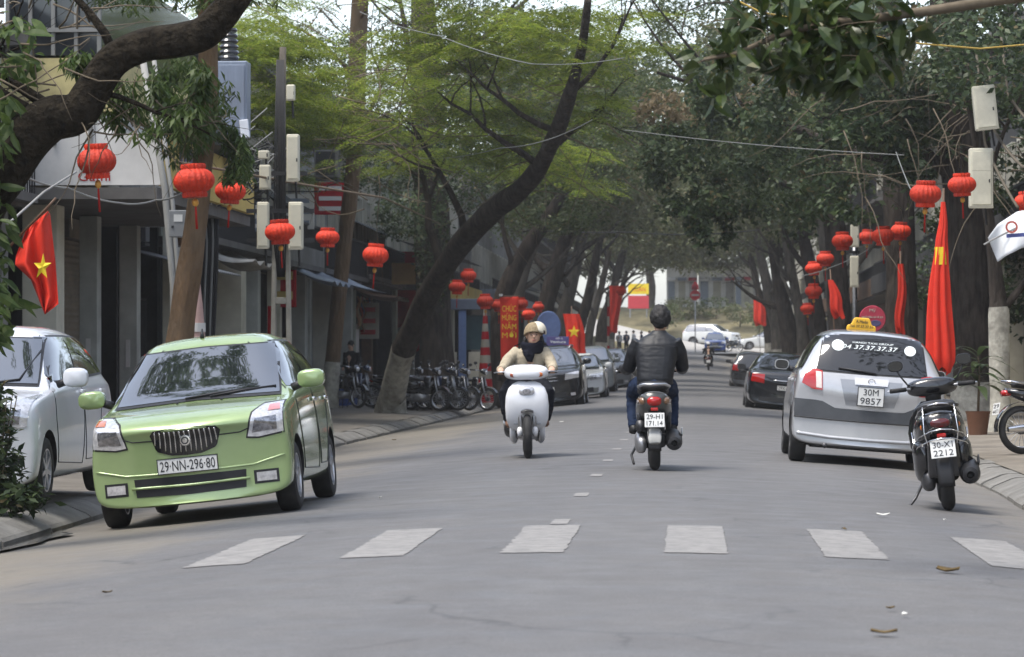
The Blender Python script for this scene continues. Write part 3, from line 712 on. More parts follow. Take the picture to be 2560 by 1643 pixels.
class Car:
    def __init__(self, name, label, cat, spec, dims, paint, loc, rz, roll=0., spokes=6, rimmat=alloy, group=None, pitch_=0.):
        L, W, H = dims; self.L, self.W, self.H = L, W, H
        sy, sx, sz = L/spec['L'], W/spec['W'], H/spec['H']; self.sx, self.sy, self.sz = sx, sy, sz; self.spec = spec
        self.root = thing(name, label, cat, loc, group=group, rot=(pitch_, roll, rz))
        rings = []
        for (y, wb, zb_, wm, zm, ws, zs, wr, ze, zr, sb) in spec['st']:
            front = y < L/2/sy
            pts = [(0, zb_), (wb, zb_), (lerp(wb, wm, .85), lerp(zb_, zm, .35)), (wm, zm), (lerp(wm, ws, .45), lerp(zm, zs, .62)), (ws, zs), (ws-.022, zs+.022), (wr, ze), (wr*.55, lerp(ze, zr, .78)), (0, zr)]
            rings.append([(x*sx, (y + (sb if front else -sb)*min(1, (x/max(.3, wm))**2))*sy, z*sz) for x, z in pts])
        vs = []; k = 10; idx = []
        for rg in rings:
            row = []
            for j, p in enumerate(rg): row.append(len(vs)); vs.append(p)
            lrow = []
            for j, p in enumerate(rg):
                if j in (0, k-1): lrow.append(row[j])
                else: lrow.append(len(vs)); vs.append((-p[0], p[1], p[2]))
            idx.append((row, lrow))
        fs = []
        for i in range(len(rings)-1):
            for sde in (0, 1):
                a, b = idx[i][sde], idx[i+1][sde]
                for j in range(k-1): fs.append((a[j], b[j], b[j+1], a[j+1]))
        for e in (0, -1):
            r_, l_ = idx[e]; rg = rings[e]; yc = spec['st'][e][0]*sy
            cc = [r_[0]]
            for j in range(1, k-1): cc.append(len(vs)); vs.append((0, yc, rg[j][2]))
            cc.append(r_[k-1])
            for side in (r_, l_):
                for j in range(k-1):
                    q = [side[j], side[j+1], cc[j+1], cc[j]]
                    q = list(dict.fromkeys(q)); fs.append(tuple(q))
        mb = MB(); mb.add(vs, fs)
        self.body = mb.build('body', [paint, black_plastic], self.root, smooth=True, sub=2)
        bake(self.body)
        # wheel arches
        ra = spec['wr']*sz*1.19; ys = [y*sy for y in spec['wheels']]
        for s in (-1, 1):
            for y in ys:
                c = MB().lathe([(ra, -.20), (ra, .3)], 28, Matrix.Translation((s*(W/2 - .10), y, spec['wr']*sz*1.02)) @ Matrix.Rotation(math.pi/2 * s, 4, 'Y'))
                co = c.build('cut', [black_plastic], self.root)
                md = self.body.modifiers.new('arch', 'BOOLEAN'); md.operation = 'DIFFERENCE'; md.object = co; md.solver = 'EXACT'; md.material_mode = 'TRANSFER'
                bake(self.body); bpy.data.objects.remove(co)
        self.body.data.shade_smooth(); self.body.data.set_sharp_from_angle(angle=R(38))
        me = self.body.data
        self.bvh = BVHTree.FromPolygons([v.co.copy() for v in me.vertices], [tuple(p.vertices) for p in me.polygons])
        self.paint = paint
        add_wheels(self.root, spec, sx, sz, spokes, rimmat, ys, W/2 - spec['tw']*.5 - .018)
        MB().box((0, L/2, .235*sz), (W*.72, L*.86, .13*sz)).build('underbody', black_plastic, self.root)
    def hit(self, view, a, z, off):
        if view == 'front': o, d = Vector((a, -3, z)), Vector((0, 1, 0))
        elif view == 'rear': o, d = Vector((a, self.L+3, z)), Vector((0, -1, 0))
        elif view == 'left': o, d = Vector((4, a, z)), Vector((-1, 0, 0))      # +X flank
        elif view == 'right': o, d = Vector((-4, a, z)), Vector((1, 0, 0))
        else: o, d = Vector((a, z, 4)), Vector((0, 0, -1))
        p, n, i, dist = self.bvh.ray_cast(o, d)
        if view in ('front', 'rear'):
            q = self.bvh.ray_cast(Vector((a*.7, o.y, z)), d)[0]
            t = 0
            while q is not None and (p is None or abs(p.y - q.y) > .22) and t < 14:
                a *= .985; t += 1; o = Vector((a, o.y, z)); p, n, i, dist = self.bvh.ray_cast(o, d)
        if p is None:
            p, n, i, dist = self.bvh.find_nearest(o + d*(3 if view in ('front','rear') else 3.2))
        if n.dot(d) > 0: n = -n
        return p + n*off
    def patch(self, name, m, view, bottom, top, nu=12, nv=6, off=.006, parent=None, thick=0., smooth=True):
        """conform a panel, given by a lower and an upper outline, to the body"""
        def res(pl, n):
            pl = [Vector((p[0], p[1], 0)) for p in pl]; d = [0]
            for a, b in zip(pl, pl[1:]): d.append(d[-1] + (b-a).length)
            out = []
            for i in range(n+1):
                t = d[-1]*i/n; k = 0
                while k < len(d)-2 and d[k+1] < t: k += 1
                f = (t - d[k])/max(1e-9, d[k+1]-d[k]); out.append(pl[k].lerp(pl[k+1], f))
            return out
        A, B = res(bottom, nu), res(top, nu); mb = MB()
        def fn(u, v):
            i = round(u*nu); q = A[i].lerp(B[i], v)
            return self.hit(view, q.x, q.y, off)
        mb.grid(fn, nu, nv)
        o = mb.build(name, m, parent or self.root, smooth=smooth, fix=False)
        me = o.data                                   # face the outside
        dirs = {'front': (0,-1,0), 'rear': (0,1,0), 'left': (1,0,0), 'right': (-1,0,0), 'top': (0,0,1)}[view]
        s = sum((p.normal.dot(Vector(dirs))) for p in me.polygons)
        if s < 0: me.flip_normals()
        return o
    def mir(self, *a, **k):
        pass
    def glass(self, rear_only=False, win2=True, g=None):
        g = g or self.spec['glass']; sx, sz, L, sy = self.sx, self.sz, self.L, self.sy
        wb, wt, a, b = g['wb']*sz, g['wt']*sz, g['wbw']*sx, g['wtw']*sx
        self.patch('windscreen_seal', black_plastic, 'front', [(-a-.02, wb-.02), (0, wb+.0), (a+.02, wb-.02)], [(-b-.02, wt+.015), (0, wt+.03), (b+.02, wt+.015)], 30, 18, .007)
        w = self.patch('windscreen', glass_dark, 'front', [(-a, wb), (0, wb+.02), (a, wb)], [(-b, wt), (0, wt+.015), (b, wt)], 30, 18, .012)
        return w
    def side_glass(self, y0, y1, y2, y3, zb_, zt, split=None, zb2=None):
        """flank window between (y0,zb)-(y3,zb) at the sill and y1-y2 at the roof"""
        zb2 = zb2 or zb_
        for view in ('left', 'right'):
            self.patch('side_window_trim', black_plastic, view, [(y0-.03, zb_-.02), (y3+.03, zb2-.02)], [(y1-.01, zt+.015), (lerp(y1,y2,.5), zt+.022), (y2+.01, zt+.015)], 14, 6, .003)
            cuts = split or [.5]
            cuts = [0] + cuts + [1]
            for c0, c1 in zip(cuts, cuts[1:]):
                e = .012
                f = lambda p, q, t: lerp(p, q, t)
                self.patch('side_window', glass_dark, view, [(f(y0,y3,c0+e), f(zb_,zb2,c0)), (f(y0,y3,c1-e), f(zb_,zb2,c1))], [(f(y1,y2,c0+e), zt), (f(y1,y2,c1-e), zt)], 8, 6, .007)
    def mirrors(self, y, z, x, m=None, size=(.105, .06, .075)):
        m = m or self.paint
        for s in (-1, 1):
            mb = MB().loft([(s*(x), y-.05, z, size[0]*.55, size[2]*.7, 3), (s*(x), y-.03, z, size[0]*.93, size[2]*.95, 3), (s*x, y+.02, z, size[0], size[2], 3), (s*x, y+.06, z, size[0]*.94, size[2]*.94, 3)], 16)
            o = mb.build('mirror', m, self.root, smooth=50)
            MB().tube([(s*(x-.16), y+.02, z-.06), (s*(x-.07), y+.01, z-.03)], [.035, .03], 8).build('mirror_arm', black_plastic, o, smooth=True)
            MB().loft([(s*x, y+.060, z, size[0]*.85, size[2]*.85, 3), (s*x, y+.068, z, size[0]*.84, size[2]*.84, 3)], 16).build('mirror_glass', black_gloss, o)
    def handles(self, ys, z, m=None):
        for s in (-1, 1):
            for y in ys:
                p = self.hit('left' if s > 0 else 'right', y, z, .02)
                MB().box(p, (.03, .17, .035)).build('door_handle', m or self.paint, self.root, bevel=.01)
    def seams(self, lines, view='left'):
        for s in ('left', 'right'):
            for pl in lines:
                pts = []
                for a, b in zip(pl, pl[1:]):
                    for i in range(5): t = i/5; pts.append(self.hit(s, lerp(a[0], b[0], t), lerp(a[1], b[1], t), .0015))
                pts.append(self.hit(s, *pl[-1], .0015))
                MB().tube(pts, .0045, 5).build('door_seam', black_plastic, self.root)
    def line(self, name, m, view, pl, r=.004, n=8, off=.001, parent=None):
        pts = []
        for a, b in zip(pl, pl[1:]):
            for i in range(n): t = i/n; pts.append(self.hit(view, lerp(a[0], b[0], t), lerp(a[1], b[1], t), off))
        pts.append(self.hit(view, *pl[-1], off))
        return MB().tube(pts, r, 6).build(name, m, parent or self.root, smooth=True)
    def plate(self, view, z, lines, w=.47, h=.11, size=.085, widths=None, x=0., push=.012, tilt=0.):
        p = self.hit(view, x, z, push); s = -1 if view == 'front' else 1
        for dx in (-w/2, w/2):
            for dz in (-h/2, h/2):
                q = self.hit(view, x+dx, z+dz, push)
                p.y = min(p.y, q.y) if view == 'front' else max(p.y, q.y)
        o = MB().box((0,0,0), (w, .008, h)).build('number_plate', white_plate, self.root, bevel=.004); o.location = (x, p.y, z); o.rotation_euler = (tilt, 0, 0)
        fr = MB()
        for (cx_, cz_, sx_, sz_) in ((0, h/2, w+.012, .006), (0, -h/2, w+.012, .006), (-w/2, 0, .006, h), (w/2, 0, .006, h)): fr.box((cx_, 0, cz_), (sx_, .014, sz_))
        fr.build('plate_frame', black_plastic, o)
        n = len(lines)
        for i, t in enumerate(lines):
            zz = (n-1)/2*h/n - i*h/n
            text('plate_lettering', t, size, ink, o, (0, s*.0055, zz*.94), (math.pi/2, 0, 0 if s < 0 else math.pi), width=(widths[i] if widths else w*.88), extrude=.001, height=h/n*.68)
        return o
def wheel_pose(X, Y0, L, track=1.4, facing=1):
    zl = np.mean([ground(X - track/2, Y0 + a) for a in (L*.18, L*.82)]); zr = np.mean([ground(X + track/2, Y0 + a) for a in (L*.18, L*.82)])
    return (zl+zr)/2, -math.atan((zr - zl)/track)
def frog(c, view, x, z, w=.15, h=.07):       # fog lamp with bezel
    c.patch('fog_bezel', black_plastic, view, [(x-w/2-.02, z-h/2-.018), (x+w/2+.02, z-h/2-.018)], [(x-w/2-.02, z+h/2+.018), (x+w/2+.02, z+h/2+.018)], 6, 3, .003)
    return c.patch('fog_lamp', clear_lens, view, [(x-w/2, z-h/2), (x+w/2, z-h/2)], [(x-w/2, z+h/2), (x+w/2, z+h/2)], 6, 3, .008)

# ------------------------------------------------------------------ the green hatchback
green = mat('green_paint', (.33, .44, .20), .24, .22, coat=1., var=.06, scale=3)
zk, rk = wheel_pose(-3.82, 24.55, 3.5)
k = Car('hatchback_car', 'pale green hatchback parked at the kerb facing the viewer', 'car', HATCH, (3.495, 1.595, 1.485), green, (-3.82, 24.55, zk+.0), 0, rk, spokes=5)
k.glass()
k.side_glass(1.06, 1.62, 3.06, 3.28, .985, 1.365, [.40, .80], 1.01)
k.mirrors(1.12, 1.03, .895, size=(.115,.06,.075)); k.handles((2.02, 2.86), .86, chrome)
k.seams([[(1.02,.98),(.98,.7),(1.05,.32),(2.05,.29),(2.12,.7),(2.1,.97)], [(2.1,.97),(2.14,.6),(2.2,.32),(2.65,.32),(2.82,.62),(3.0,.9)]])
# bonnet shut line, grille, lamps
k.line('bonnet_seam', black_plastic, 'front', [(-.70,.80),(-.52,.70),(-.42,.665),(0,.655),(.42,.665),(.52,.70),(.70,.80)], .005)
gr = k.patch('grille', black_gloss, 'front', [(-.275,.70),(-.235,.575),(-.12,.535),(0,.53),(.12,.535),(.235,.575),(.275,.70)], [(-.275,.705),(-.25,.735),(-.12,.742),(0,.744),(.12,.742),(.25,.735),(.275,.705)], 26, 6, .006)
for i in range(13):
    x = -.24 + i*.04; zl_ = .545 if abs(x) < .14 else lerp(.55, .62, (abs(x)-.14)/.11)
    k.line('grille_bar', chrome, 'front', [(x, zl_+.012), (x*.97, .728)], .0065, 4, .010, gr)
em = MB().lathe([(.001,.012),(.040,.010),(.047,0),(.001,-.004)], 24, Matrix.Translation(k.hit('front', 0, .645, .014)) @ Matrix.Rotation(math.pi/2, 4, 'X')).build('emblem', chrome, gr, smooth=40)
MB().lathe([(.020,.002),(.030,.002),(.030,0),(.020,0)], 18, Matrix.Translation(k.hit('front', 0, .645, .027)) @ Matrix.Rotation(math.pi/2, 4, 'X'), closed=True).build('emblem_ring', ink, gr)
for s in (-1, 1):
    h = k.patch('headlight', clear_lens, 'front', [(s*.475,.625),(s*.56,.615),(s*.745,.64)], [(s*.525,.80),(s*.60,.858),(s*.735,.868)], 12, 8, .008)
    k.patch('headlight_rim', black_plastic, 'front', [(s*.462,.612),(s*.56,.602),(s*.755,.628)], [(s*.512,.81),(s*.595,.872),(s*.742,.88)], 12, 8, .003, h)
    k.patch('turn_signal', amber_lens if s < 0 else mat('pink_lens', (.55,.22,.22), .15, coat=1., var=.2), 'front', [(s*.64,.80),(s*.725,.805)], [(s*.645,.845),(s*.715,.85)], 5, 3, .012, h)
    k.patch('reflector', mat('reflector', (.32,.32,.34), .12, .8, var=.6, scale=40), 'front', [(s*.51,.65),(s*.70,.66)], [(s*.54,.755),(s*.70,.765)], 6, 4, .010, h)
    frog(k, 'front', s*.59, .305, .15, .07)
k.patch('lower_grille', black_plastic, 'front', [(-.43,.235),(0,.225),(.43,.235)], [(-.44,.375),(0,.372),(.44,.375)], 16, 4, .004)
k.line('lower_grille_bar', green, 'front', [(-.46,.305),(0,.298),(.46,.305)], .011, 8, .010)
k.line('bumper_crease', green, 'front', [(-.74,.46),(-.5,.405),(0,.395),(.5,.405),(.74,.46)], .010, 8, -.002)
k.plate('front', .455, ['29·NN-296·80'], .47, .115, widths=[.43], push=.022)
for s in (-1, 1): MB().tube([k.hit('front', s*.1, .955, .012) + Vector((0,-.02,0)), k.hit('front', s*.1+.26, .975, .016), k.hit('front', s*.1+.52, .985, .016)], .009, 6).build('wiper', black_plastic, k.root, smooth=True)
MB().tube([k.hit('top', -.05, 1.78, 0), k.hit('top', -.05, 1.83, .07)], [.02, .006], 8).build('antenna', black_plastic, k.root, smooth=True)
for s in (-.16, .2): MB().ball(k.hit('front', s, .93, .004), (.012,.018,.008)).build('washer_jet', black_plastic, k.root)
k.patch('window_sticker', mat('sticker_yellow', (.45,.5,.15), .5), 'front', [(-.50,1.24),(-.45,1.24)], [(-.49,1.28),(-.44,1.28)], 2, 2, .010)

# ------------------------------------------------------------------ the white hatchback on the pavement
pearl = mat('pearl_white', (.80,.81,.84), .3, coat=1., var=.04)
c = Car('hatchback_car', 'white hatchback on the pavement next to the green car', 'car', HATCH, (3.75, 1.695, 1.53), pearl, (-6.22, 26.0, walk_z(-6.2, 28)+.005), R(-.6), 0, spokes=7)
c.glass(g=dict(wb=.97, wt=1.345, wbw=.625, wtw=.52))
c.side_glass(1.02, 1.72, 3.2, 3.42, 1.02, 1.41, [.46], 1.10)
c.mirrors(1.22, 1.06, .96, size=(.11,.07,.085)); c.handles((2.15, 3.0), .93)
c.seams([[(1.05,1.0),(1.02,.7),(1.1,.34),(2.15,.3),(2.2,.7),(2.2,1.0)], [(2.2,1.0),(2.25,.6),(2.3,.33),(2.75,.33),(2.95,.66),(3.1,.95)]])
for s in (-1, 1):
    h = c.patch('headlight', clear_lens, 'front', [(s*.42,.66),(s*.60,.63),(s*.76,.66)], [(s*.52,.78),(s*.66,.88),(s*.775,.92)], 10, 8, .008)
    c.patch('reflector', mat('reflector'  , (.32,.32,.34)), 'front', [(s*.50,.68),(s*.70,.68)], [(s*.55,.76),(s*.71,.80)], 6, 4, .011, h)
    c.patch('fog_housing', black_plastic, 'front', [(s*.42,.30),(s*.56,.28),(s*.72,.36)], [(s*.44,.39),(s*.6,.41),(s*.735,.42)], 8, 4, .006)
    c.patch('fog_lamp', clear_lens, 'front', [(s*.56,.325),(s*.64,.335)], [(s*.56,.39),(s*.64,.395)], 4, 3, .012)
c.patch('grille', black_plastic, 'front', [(-.30,.25),(0,.24),(.30,.25)], [(-.40,.52),(0,.54),(.40,.52)], 12, 5, .006)
c.line('bonnet_seam', black_plastic, 'front', [(-.72,.80),(-.4,.70),(0,.685),(.4,.70),(.72,.80)], .004)
c.plate('front', .42, ['30H-1524'], .47, .11, widths=[.40], push=.02)
for s in (0, 1): MB().tube([c.hit('front', -.25+s*.5, 1.0, .015), c.hit('front', .05+s*.45, 1.03, .018), c.hit('front', .30+s*.28, 1.10+s*.18, .018)], .009, 6).build('wiper', black_plastic, c.root, smooth=True)

# ------------------------------------------------------------------ the silver taxi (seen from behind)
silver = mat('silver_paint', (.50,.505,.52), .30, .42, coat=1., var=.05)
bumper_grey = mat('bumper_grey', (.075,.08,.088), .5, var=.15)
yellow = mat('taxi_yellow', (.75,.42,.03), .45, var=.08)
white_print = mat('white_print', (.72,.78,.78), .6, var=.1)
Lt = 3.81
zt_, rt_ = wheel_pose(1.90, 34.5, Lt)
t = Car('taxi', 'silver hatchback taxi with yellow roof sign seen from behind', 'taxi', HATCH, (Lt, 1.665, 1.495), silver, (1.90, 34.5+Lt, zt_+.0), math.pi, -rt_, spokes=7, rimmat=dark_metal)
t.side_glass(1.15, 1.77, 3.28, 3.55, .99, 1.375, [.42, .82], 1.02)
t.mirrors(1.22, 1.04, .90, size=(.085,.05,.06)); t.handles((2.2, 3.1), .88)
t.glass()
t.patch('rear_window_seal', black_plastic, 'rear', [(-.60,.995),(0,.985),(.60,.995)], [(-.535,1.405),(0,1.425),(.535,1.405)], 16, 10, .004)
rwin = t.patch('rear_window', glass_tint, 'rear', [(-.585,1.01),(0,1.0),(.585,1.01)], [(-.515,1.39),(0,1.41),(.515,1.39)], 16, 10, .009)
def on_rear(x, z, off): return t.hit('rear', x, z, off)
def rear_text(name, s, x, z, w, h, m, off=.014, shear=0., parent=None):
    p0 = on_rear(x, z-h/2, off); p1 = on_rear(x, z+h/2, off)
    tilt = math.atan2(p0.y - p1.y, p1.z - p0.z)
    return text(name, s, h, m, parent or t.root, (x, (p0.y+p1.y)/2, z), (math.pi/2 - tilt, 0, math.pi), width=w, extrude=.001, height=h, shear=shear)
rear_text('window_number', '04 37.37.37.37', .03, 1.285, .60, .055, white_print, shear=.25, parent=rwin)
rear_text('window_slogan', 'HANOI TAXI GROUP', .0, 1.335, .44, .024, white_print, parent=rwin)
for (x, z, r) in ((.375, 1.285, .068), (-.40, 1.275, .062)):
    d = MB(); d.grid(lambda u, v: tuple(on_rear(x + r*v*math.cos(2*math.pi*u)*1.0, z + r*.88*v*math.sin(2*math.pi*u), .012)), 20, 3)
    d.build('window_sticker', white_print, rwin)
rear_text('sticker_number', '68', -.40, 1.275, .055, .045, ink, .016, parent=rwin)
MB().tube([on_rear(-.05, .995, .02), on_rear(.1, 1.015, .025), on_rear(.36, 1.035, .02)], .01, 6).build('rear_wiper', black_plastic, t.root, smooth=True)
for s in (-1, 1):
    h = t.patch('tail_light', red_lens, 'rear', [(s*.515,.795),(s*.62,.80),(s*.742,.86)], [(s*.53,1.0),(s*.62,1.02),(s*.70,1.005)], 10, 8, .010)
    t.patch('reverse_lens', mat('reverse_lens', (.75,.62,.56), .2, coat=1., var=.2, scale=30), 'rear', [(s*.525,.815),(s*.585,.82)], [(s*.54,.985),(s*.60,.99)], 4, 5, .013, h)
t.patch('tailgate_lower', silver, 'rear', [(-.50,.64),(-.36,.615),(0,.61),(.36,.615),(.50,.64)], [(-.515,.985),(0,.98),(.515,.985)], 16, 6, .010)
t.patch('plate_recess', mat('silver_shade', (.30,.31,.33), .35, .5, coat=.8, var=.05), 'rear', [(-.26,.655),(0,.65),(.26,.655)], [(-.335,.925),(0,.925),(.335,.925)], 10, 5, .013)  # flat patch; darker copy of the silver paints in the recess shade
t.patch('garnish', mat('bright_garnish', (.72,.72,.74), .2, .3, coat=1., var=.03), 'rear', [(-.175,.872),(.175,.872)], [(-.185,.945),(.185,.945)], 8, 4, .024)
MB().lathe([(.022,0),(.028,.004),(.028,-.004)], 18, Matrix.Translation(on_rear(0,.91,.03)) @ Matrix.Diagonal((1.4,1,1,1)) @ Matrix.Rotation(math.pi/2,4,'X'), closed=True).build('emblem', chrome, t.root)
rear_text('model_lettering', 'Click', -.44, .93, .10, .024, chrome, .016); rear_text('engine_lettering', '1.6', -.25, .865, .04, .022, chrome, .018)
t.patch('bumper_upper', bumper_grey, 'rear', [(-.80,.50),(-.4,.49),(0,.487),(.4,.49),(.80,.50)], [(-.80,.69),(-.52,.685),(-.36,.608),(.36,.608),(.52,.685),(.80,.69)], 22, 6, .012)
t.line('bumper_ridge', silver, 'rear', [(-.76,.32),(-.4,.295),(0,.29),(.4,.295),(.76,.32)], .020, 10, .004)
t.line('bumper_lip', mat('bumper_dark', (.02,.02,.022), .5), 'rear', [(-.80,.495),(-.4,.485),(0,.482),(.4,.485),(.80,.495)], .008, 10, .010)
t.plate('rear', .76, ['30M', '9857'], .28, .20, widths=[.16, .22], push=.022)
MB().tube([(.45, Lt-.05, .20), (.45, Lt-.3, .22)], .028, 10).build('exhaust', dark_metal, t.root, smooth=True)
MB().box((0, Lt-.55, .26), (1.1, .10, .08)).build('rear_axle', black_plastic, t.root)
zr_ = t.hit('top', 0, 2.35, 0).z
sg = MB(); sg.prism([(-.165,0),(.165,0),(.155,.055),(.115,.062),(.085,.135),(.07,.142),(-.07,.142),(-.085,.135),(-.115,.062),(-.155,.055)], 2.28, 2.42)
sgo = sg.build('roof_sign', yellow, t.root, bevel=.012); sgo.location = (.08, 0, zr_-.004)
text('roof_sign_name', 'A.Mado', .05, ink, sgo, (0, 2.424, .098), (math.pi/2,0,math.pi), width=.13, height=.034)
text('roof_sign_number', 'Tel 37.37.37.37', .04, ink, sgo, (0, 2.424, .045), (math.pi/2,0,math.pi), width=.26, height=.028)

# ------------------------------------------------------------------ cars further along
def front_face(c, zl0, zl1, xl0, xl1, grille, bumper, gm=black_gloss, chrome_bars=2, fog=None):
    for s in (-1, 1):
        c.patch('headlight', clear_lens, 'front', [(s*xl0, zl0), (s*xl1, zl0+.03)], [(s*(xl0+.03), zl1-.02), (s*(xl1+.01), zl1+.02)], 8, 5, .008)
        if fog: c.patch('fog_lamp', clear_lens, 'front', [(s*(fog[0]-.06), fog[1]-.035), (s*(fog[0]+.06), fog[1]-.035)], [(s*(fog[0]-.06), fog[1]+.035), (s*(fog[0]+.06), fog[1]+.035)], 4, 3, .01)
    w, z0, z1 = grille
    g = c.patch('grille', gm, 'front', [(-w*.85, z0), (0, z0-.01), (w*.85, z0)], [(-w, z1), (0, z1+.008), (w, z1)], 10, 4, .007)
    for i in range(chrome_bars):
        z = lerp(z0, z1, (i+.7)/(chrome_bars+.4)); c.line('grille_bar', chrome, 'front', [(-w*.85, z), (w*.85, z)], .009, 8, .012, g)
    w, z0, z1 = bumper
    c.patch('lower_grille', black_plastic, 'front', [(-w, z0), (w, z0)], [(-w, z1), (w, z1)], 10, 3, .006)
def rear_face(c, lamp, win_, plate_z, lines, bump=None):
    x0, x1, z0, z1 = lamp
    for s in (-1, 1): c.patch('tail_light', red_lens, 'rear', [(s*x0, z0), (s*x1, z0+.03)], [(s*x0, z1), (s*(x1-.02), z1)], 8, 5, .010)
    a, b, z0, z1 = win_
    c.patch('rear_window', glass_tint, 'rear', [(-a, z0), (0, z0-.01), (a, z0)], [(-b, z1), (0, z1+.015), (b, z1)], 14, 8, .008)
    c.plate('rear', plate_z, lines, .42, .11, widths=[.36], push=.015)
    if bump: c.patch('bumper_insert', bump[0], 'rear', [(-bump[1], bump[2]), (bump[1], bump[2])], [(-bump[1], bump[3]), (bump[1], bump[3])], 10, 3, .008)
black_car = mat('black_paint', (.010,.011,.014), .2, .2, coat=1., var=.1)
grey_car = mat('grey_paint', (.16,.17,.185), .3, .5, coat=1., var=.05)
white_car = mat('white_car_paint', (.68,.69,.68), .32, coat=1., var=.04)
def put(X, Y, L, rz, dz=0.):
    z, r = wheel_pose(X, Y, L)
    return ((X, Y + (L if rz else 0), z+dz), rz, (-r if rz else r))
def mk(name, label, spec, dims, paint, X, Y, back, dz=0., **kw):
    l, rz, rl = put(X, Y, dims[0], math.pi if back else 0, dz)
    return Car(name, label, 'car', spec, dims, paint, l, rz, rl, **kw)
G = 'cars parked along the kerbs further down the street'
b1 = mk('black_sedan', 'black sedan parked just past the silver taxi, seen from behind', SEDAN, (4.7, 1.78, 1.45), black_car, 2.15, 72.0, True, -.12, group=G)
b1.glass(); b1.side_glass(1.4, 2.15, 3.25, 3.85, .985, 1.36, [.5]); b1.mirrors(1.5, 1.02, .98)
rear_face(b1, (.50,.80,.70,.90), (.64,.56,1.04,1.34), .62, ['29X-4410'], (black_plastic,.6,.30,.40))
b1.line('boot_chrome', chrome, 'rear', [(-.3,.78),(.3,.78)], .012)
b2 = mk('black_suv', 'dark sport utility car parked beyond the black sedan', SUV, (4.6, 1.82, 1.70), mat('charcoal_paint', (.035,.036,.04), .25, .3, coat=1., var=.08), 2.55, 128.0, True, -.22, group=G)
b2.glass(); b2.side_glass(1.2, 1.85, 4.0, 4.2, 1.15, 1.56, [.35,.7]); b2.mirrors(1.35, 1.2, 1.02)
rear_face(b2, (.62,.86,.85,1.10), (.70,.60,1.16,1.54), .78, ['30F-7123'], (bumper_grey,.8,.34,.50))
b3 = mk('black_suv', 'black sport utility car facing the viewer behind the white scooter rider', SUV, (4.6, 1.85, 1.70), black_car, -3.45, 79.0, False, -.14, spokes=5, group=G)
b3.glass(); b3.side_glass(1.2, 1.85, 4.0, 4.2, 1.15, 1.56, [.35,.7]); b3.mirrors(1.35, 1.2, 1.04)
front_face(b3, .78, .95, .48, .83, (.38,.72,.93), (.5,.36,.48), fog=(.66,.42)); b3.plate('front', .58, ['30K-2286'], .42, .11, widths=[.36], push=.02)
rr = MB()
for s in (-1, 1): rr.tube([b3.hit('top', s*.6, 2.0, .0), b3.hit('top', s*.6, 2.2, .06), b3.hit('top', s*.6, 3.6, .06), b3.hit('top', s*.6, 3.8, 0)], .018, 6)
rr.build('roof_rails', steel, b3.root, smooth=True)
b4 = mk('white_sedan', 'white sedan parked behind the black sport utility car', SEDAN, (4.5, 1.72, 1.445), white_car, -3.18, 92.0, False, -.10, group=G)
b4.glass(); b4.side_glass(1.35, 2.05, 3.1, 3.65, .98, 1.36, [.5]); b4.mirrors(1.45, 1.02, .95)
front_face(b4, .62, .80, .42, .80, (.32,.58,.72), (.5,.28,.42), gm=black_plastic); b4.plate('front', .48, ['29LD-038'], .42, .11, widths=[.36], push=.02)
b4.patch('bumper_lower', mat('dusty_lower', (.20,.20,.18), .7), 'front', [(-.74,.22),(.74,.22)], [(-.8,.40),(.8,.40)], 10, 4, .004)
text('bonnet_script', 'Adora', .16, ink, b4.root, b4.hit('front', .40, .72, .02), (math.pi/2, 0, 0), width=.42, height=.14, shear=.2)
b5 = mk('silver_van', 'pale silver people carrier parked behind the white sedan', SUV, (4.6, 1.78, 1.78), mat('pale_silver', (.40,.42,.42), .3, .4, coat=1., var=.05), -3.30, 108.0, False, -.14, group=G)
b5.glass(); b5.side_glass(1.2, 1.85, 4.0, 4.2, 1.19, 1.62, [.35,.7]); b5.mirrors(1.35, 1.2, 1.0)
front_face(b5, .82, .98, .5, .82, (.40,.74,.90), (.55,.36,.5))
b6 = mk('grey_suv', 'grey sport utility car last in the parked row', SUV, (4.5, 1.80, 1.74), grey_car, -2.95, 121.0, False, -.18, group=G)
b6.glass(); b6.side_glass(1.2, 1.85, 4.0, 4.2, 1.17, 1.6, [.35,.7]); b6.mirrors(1.35, 1.22, 1.02)
front_face(b6, .80, .98, .48, .82, (.42,.72,.93), (.55,.34,.5), fog=(.66,.42))
# junction traffic at the far end
blue = mat('taxi_blue', (.03,.07,.26), .3, coat=1., var=.06)
p = at(1788, 858, 238)
b7 = Car('blue_taxi', 'small blue taxi with white roof facing the viewer at the junction', 'taxi', HATCH, (3.5, 1.6, 1.5), blue, (p.x, 238, rise(238)+.03), 0)
b7.glass(); b7.side_glass(1.06, 1.62, 3.06, 3.28, .99, 1.37, [.5]); b7.mirrors(1.12, 1.03, .9)
front_face(b7, .62, .82, .46, .76, (.28,.55,.70), (.45,.25,.38)); b7.plate('front', .45, ['29T-5518'], .42, .11, widths=[.36], push=.02)
b7.patch('bonnet_badge', white_print, 'top', [(-.2,.5),(.2,.5)], [(-.2,.75),(.2,.75)], 6, 4, .008)
b7.patch('bumper_stripe', white_print, 'front', [(-.6,.40),(.6,.40)], [(-.6,.46),(.6,.46)], 10, 2, .008)
MB().box((0, 2.0, 1.53), (.30, .12, .10)).build('roof_sign', white_print, b7.root, bevel=.02)
p = at(1800, 835, 252)
b8 = Car('white_van', 'white people carrier turning at the junction below the dyke', 'van', SUV, (4.5, 1.78, 1.78), white_car, (at(1846, 835, 250).x, 250, rise(250)+.30), R(66))
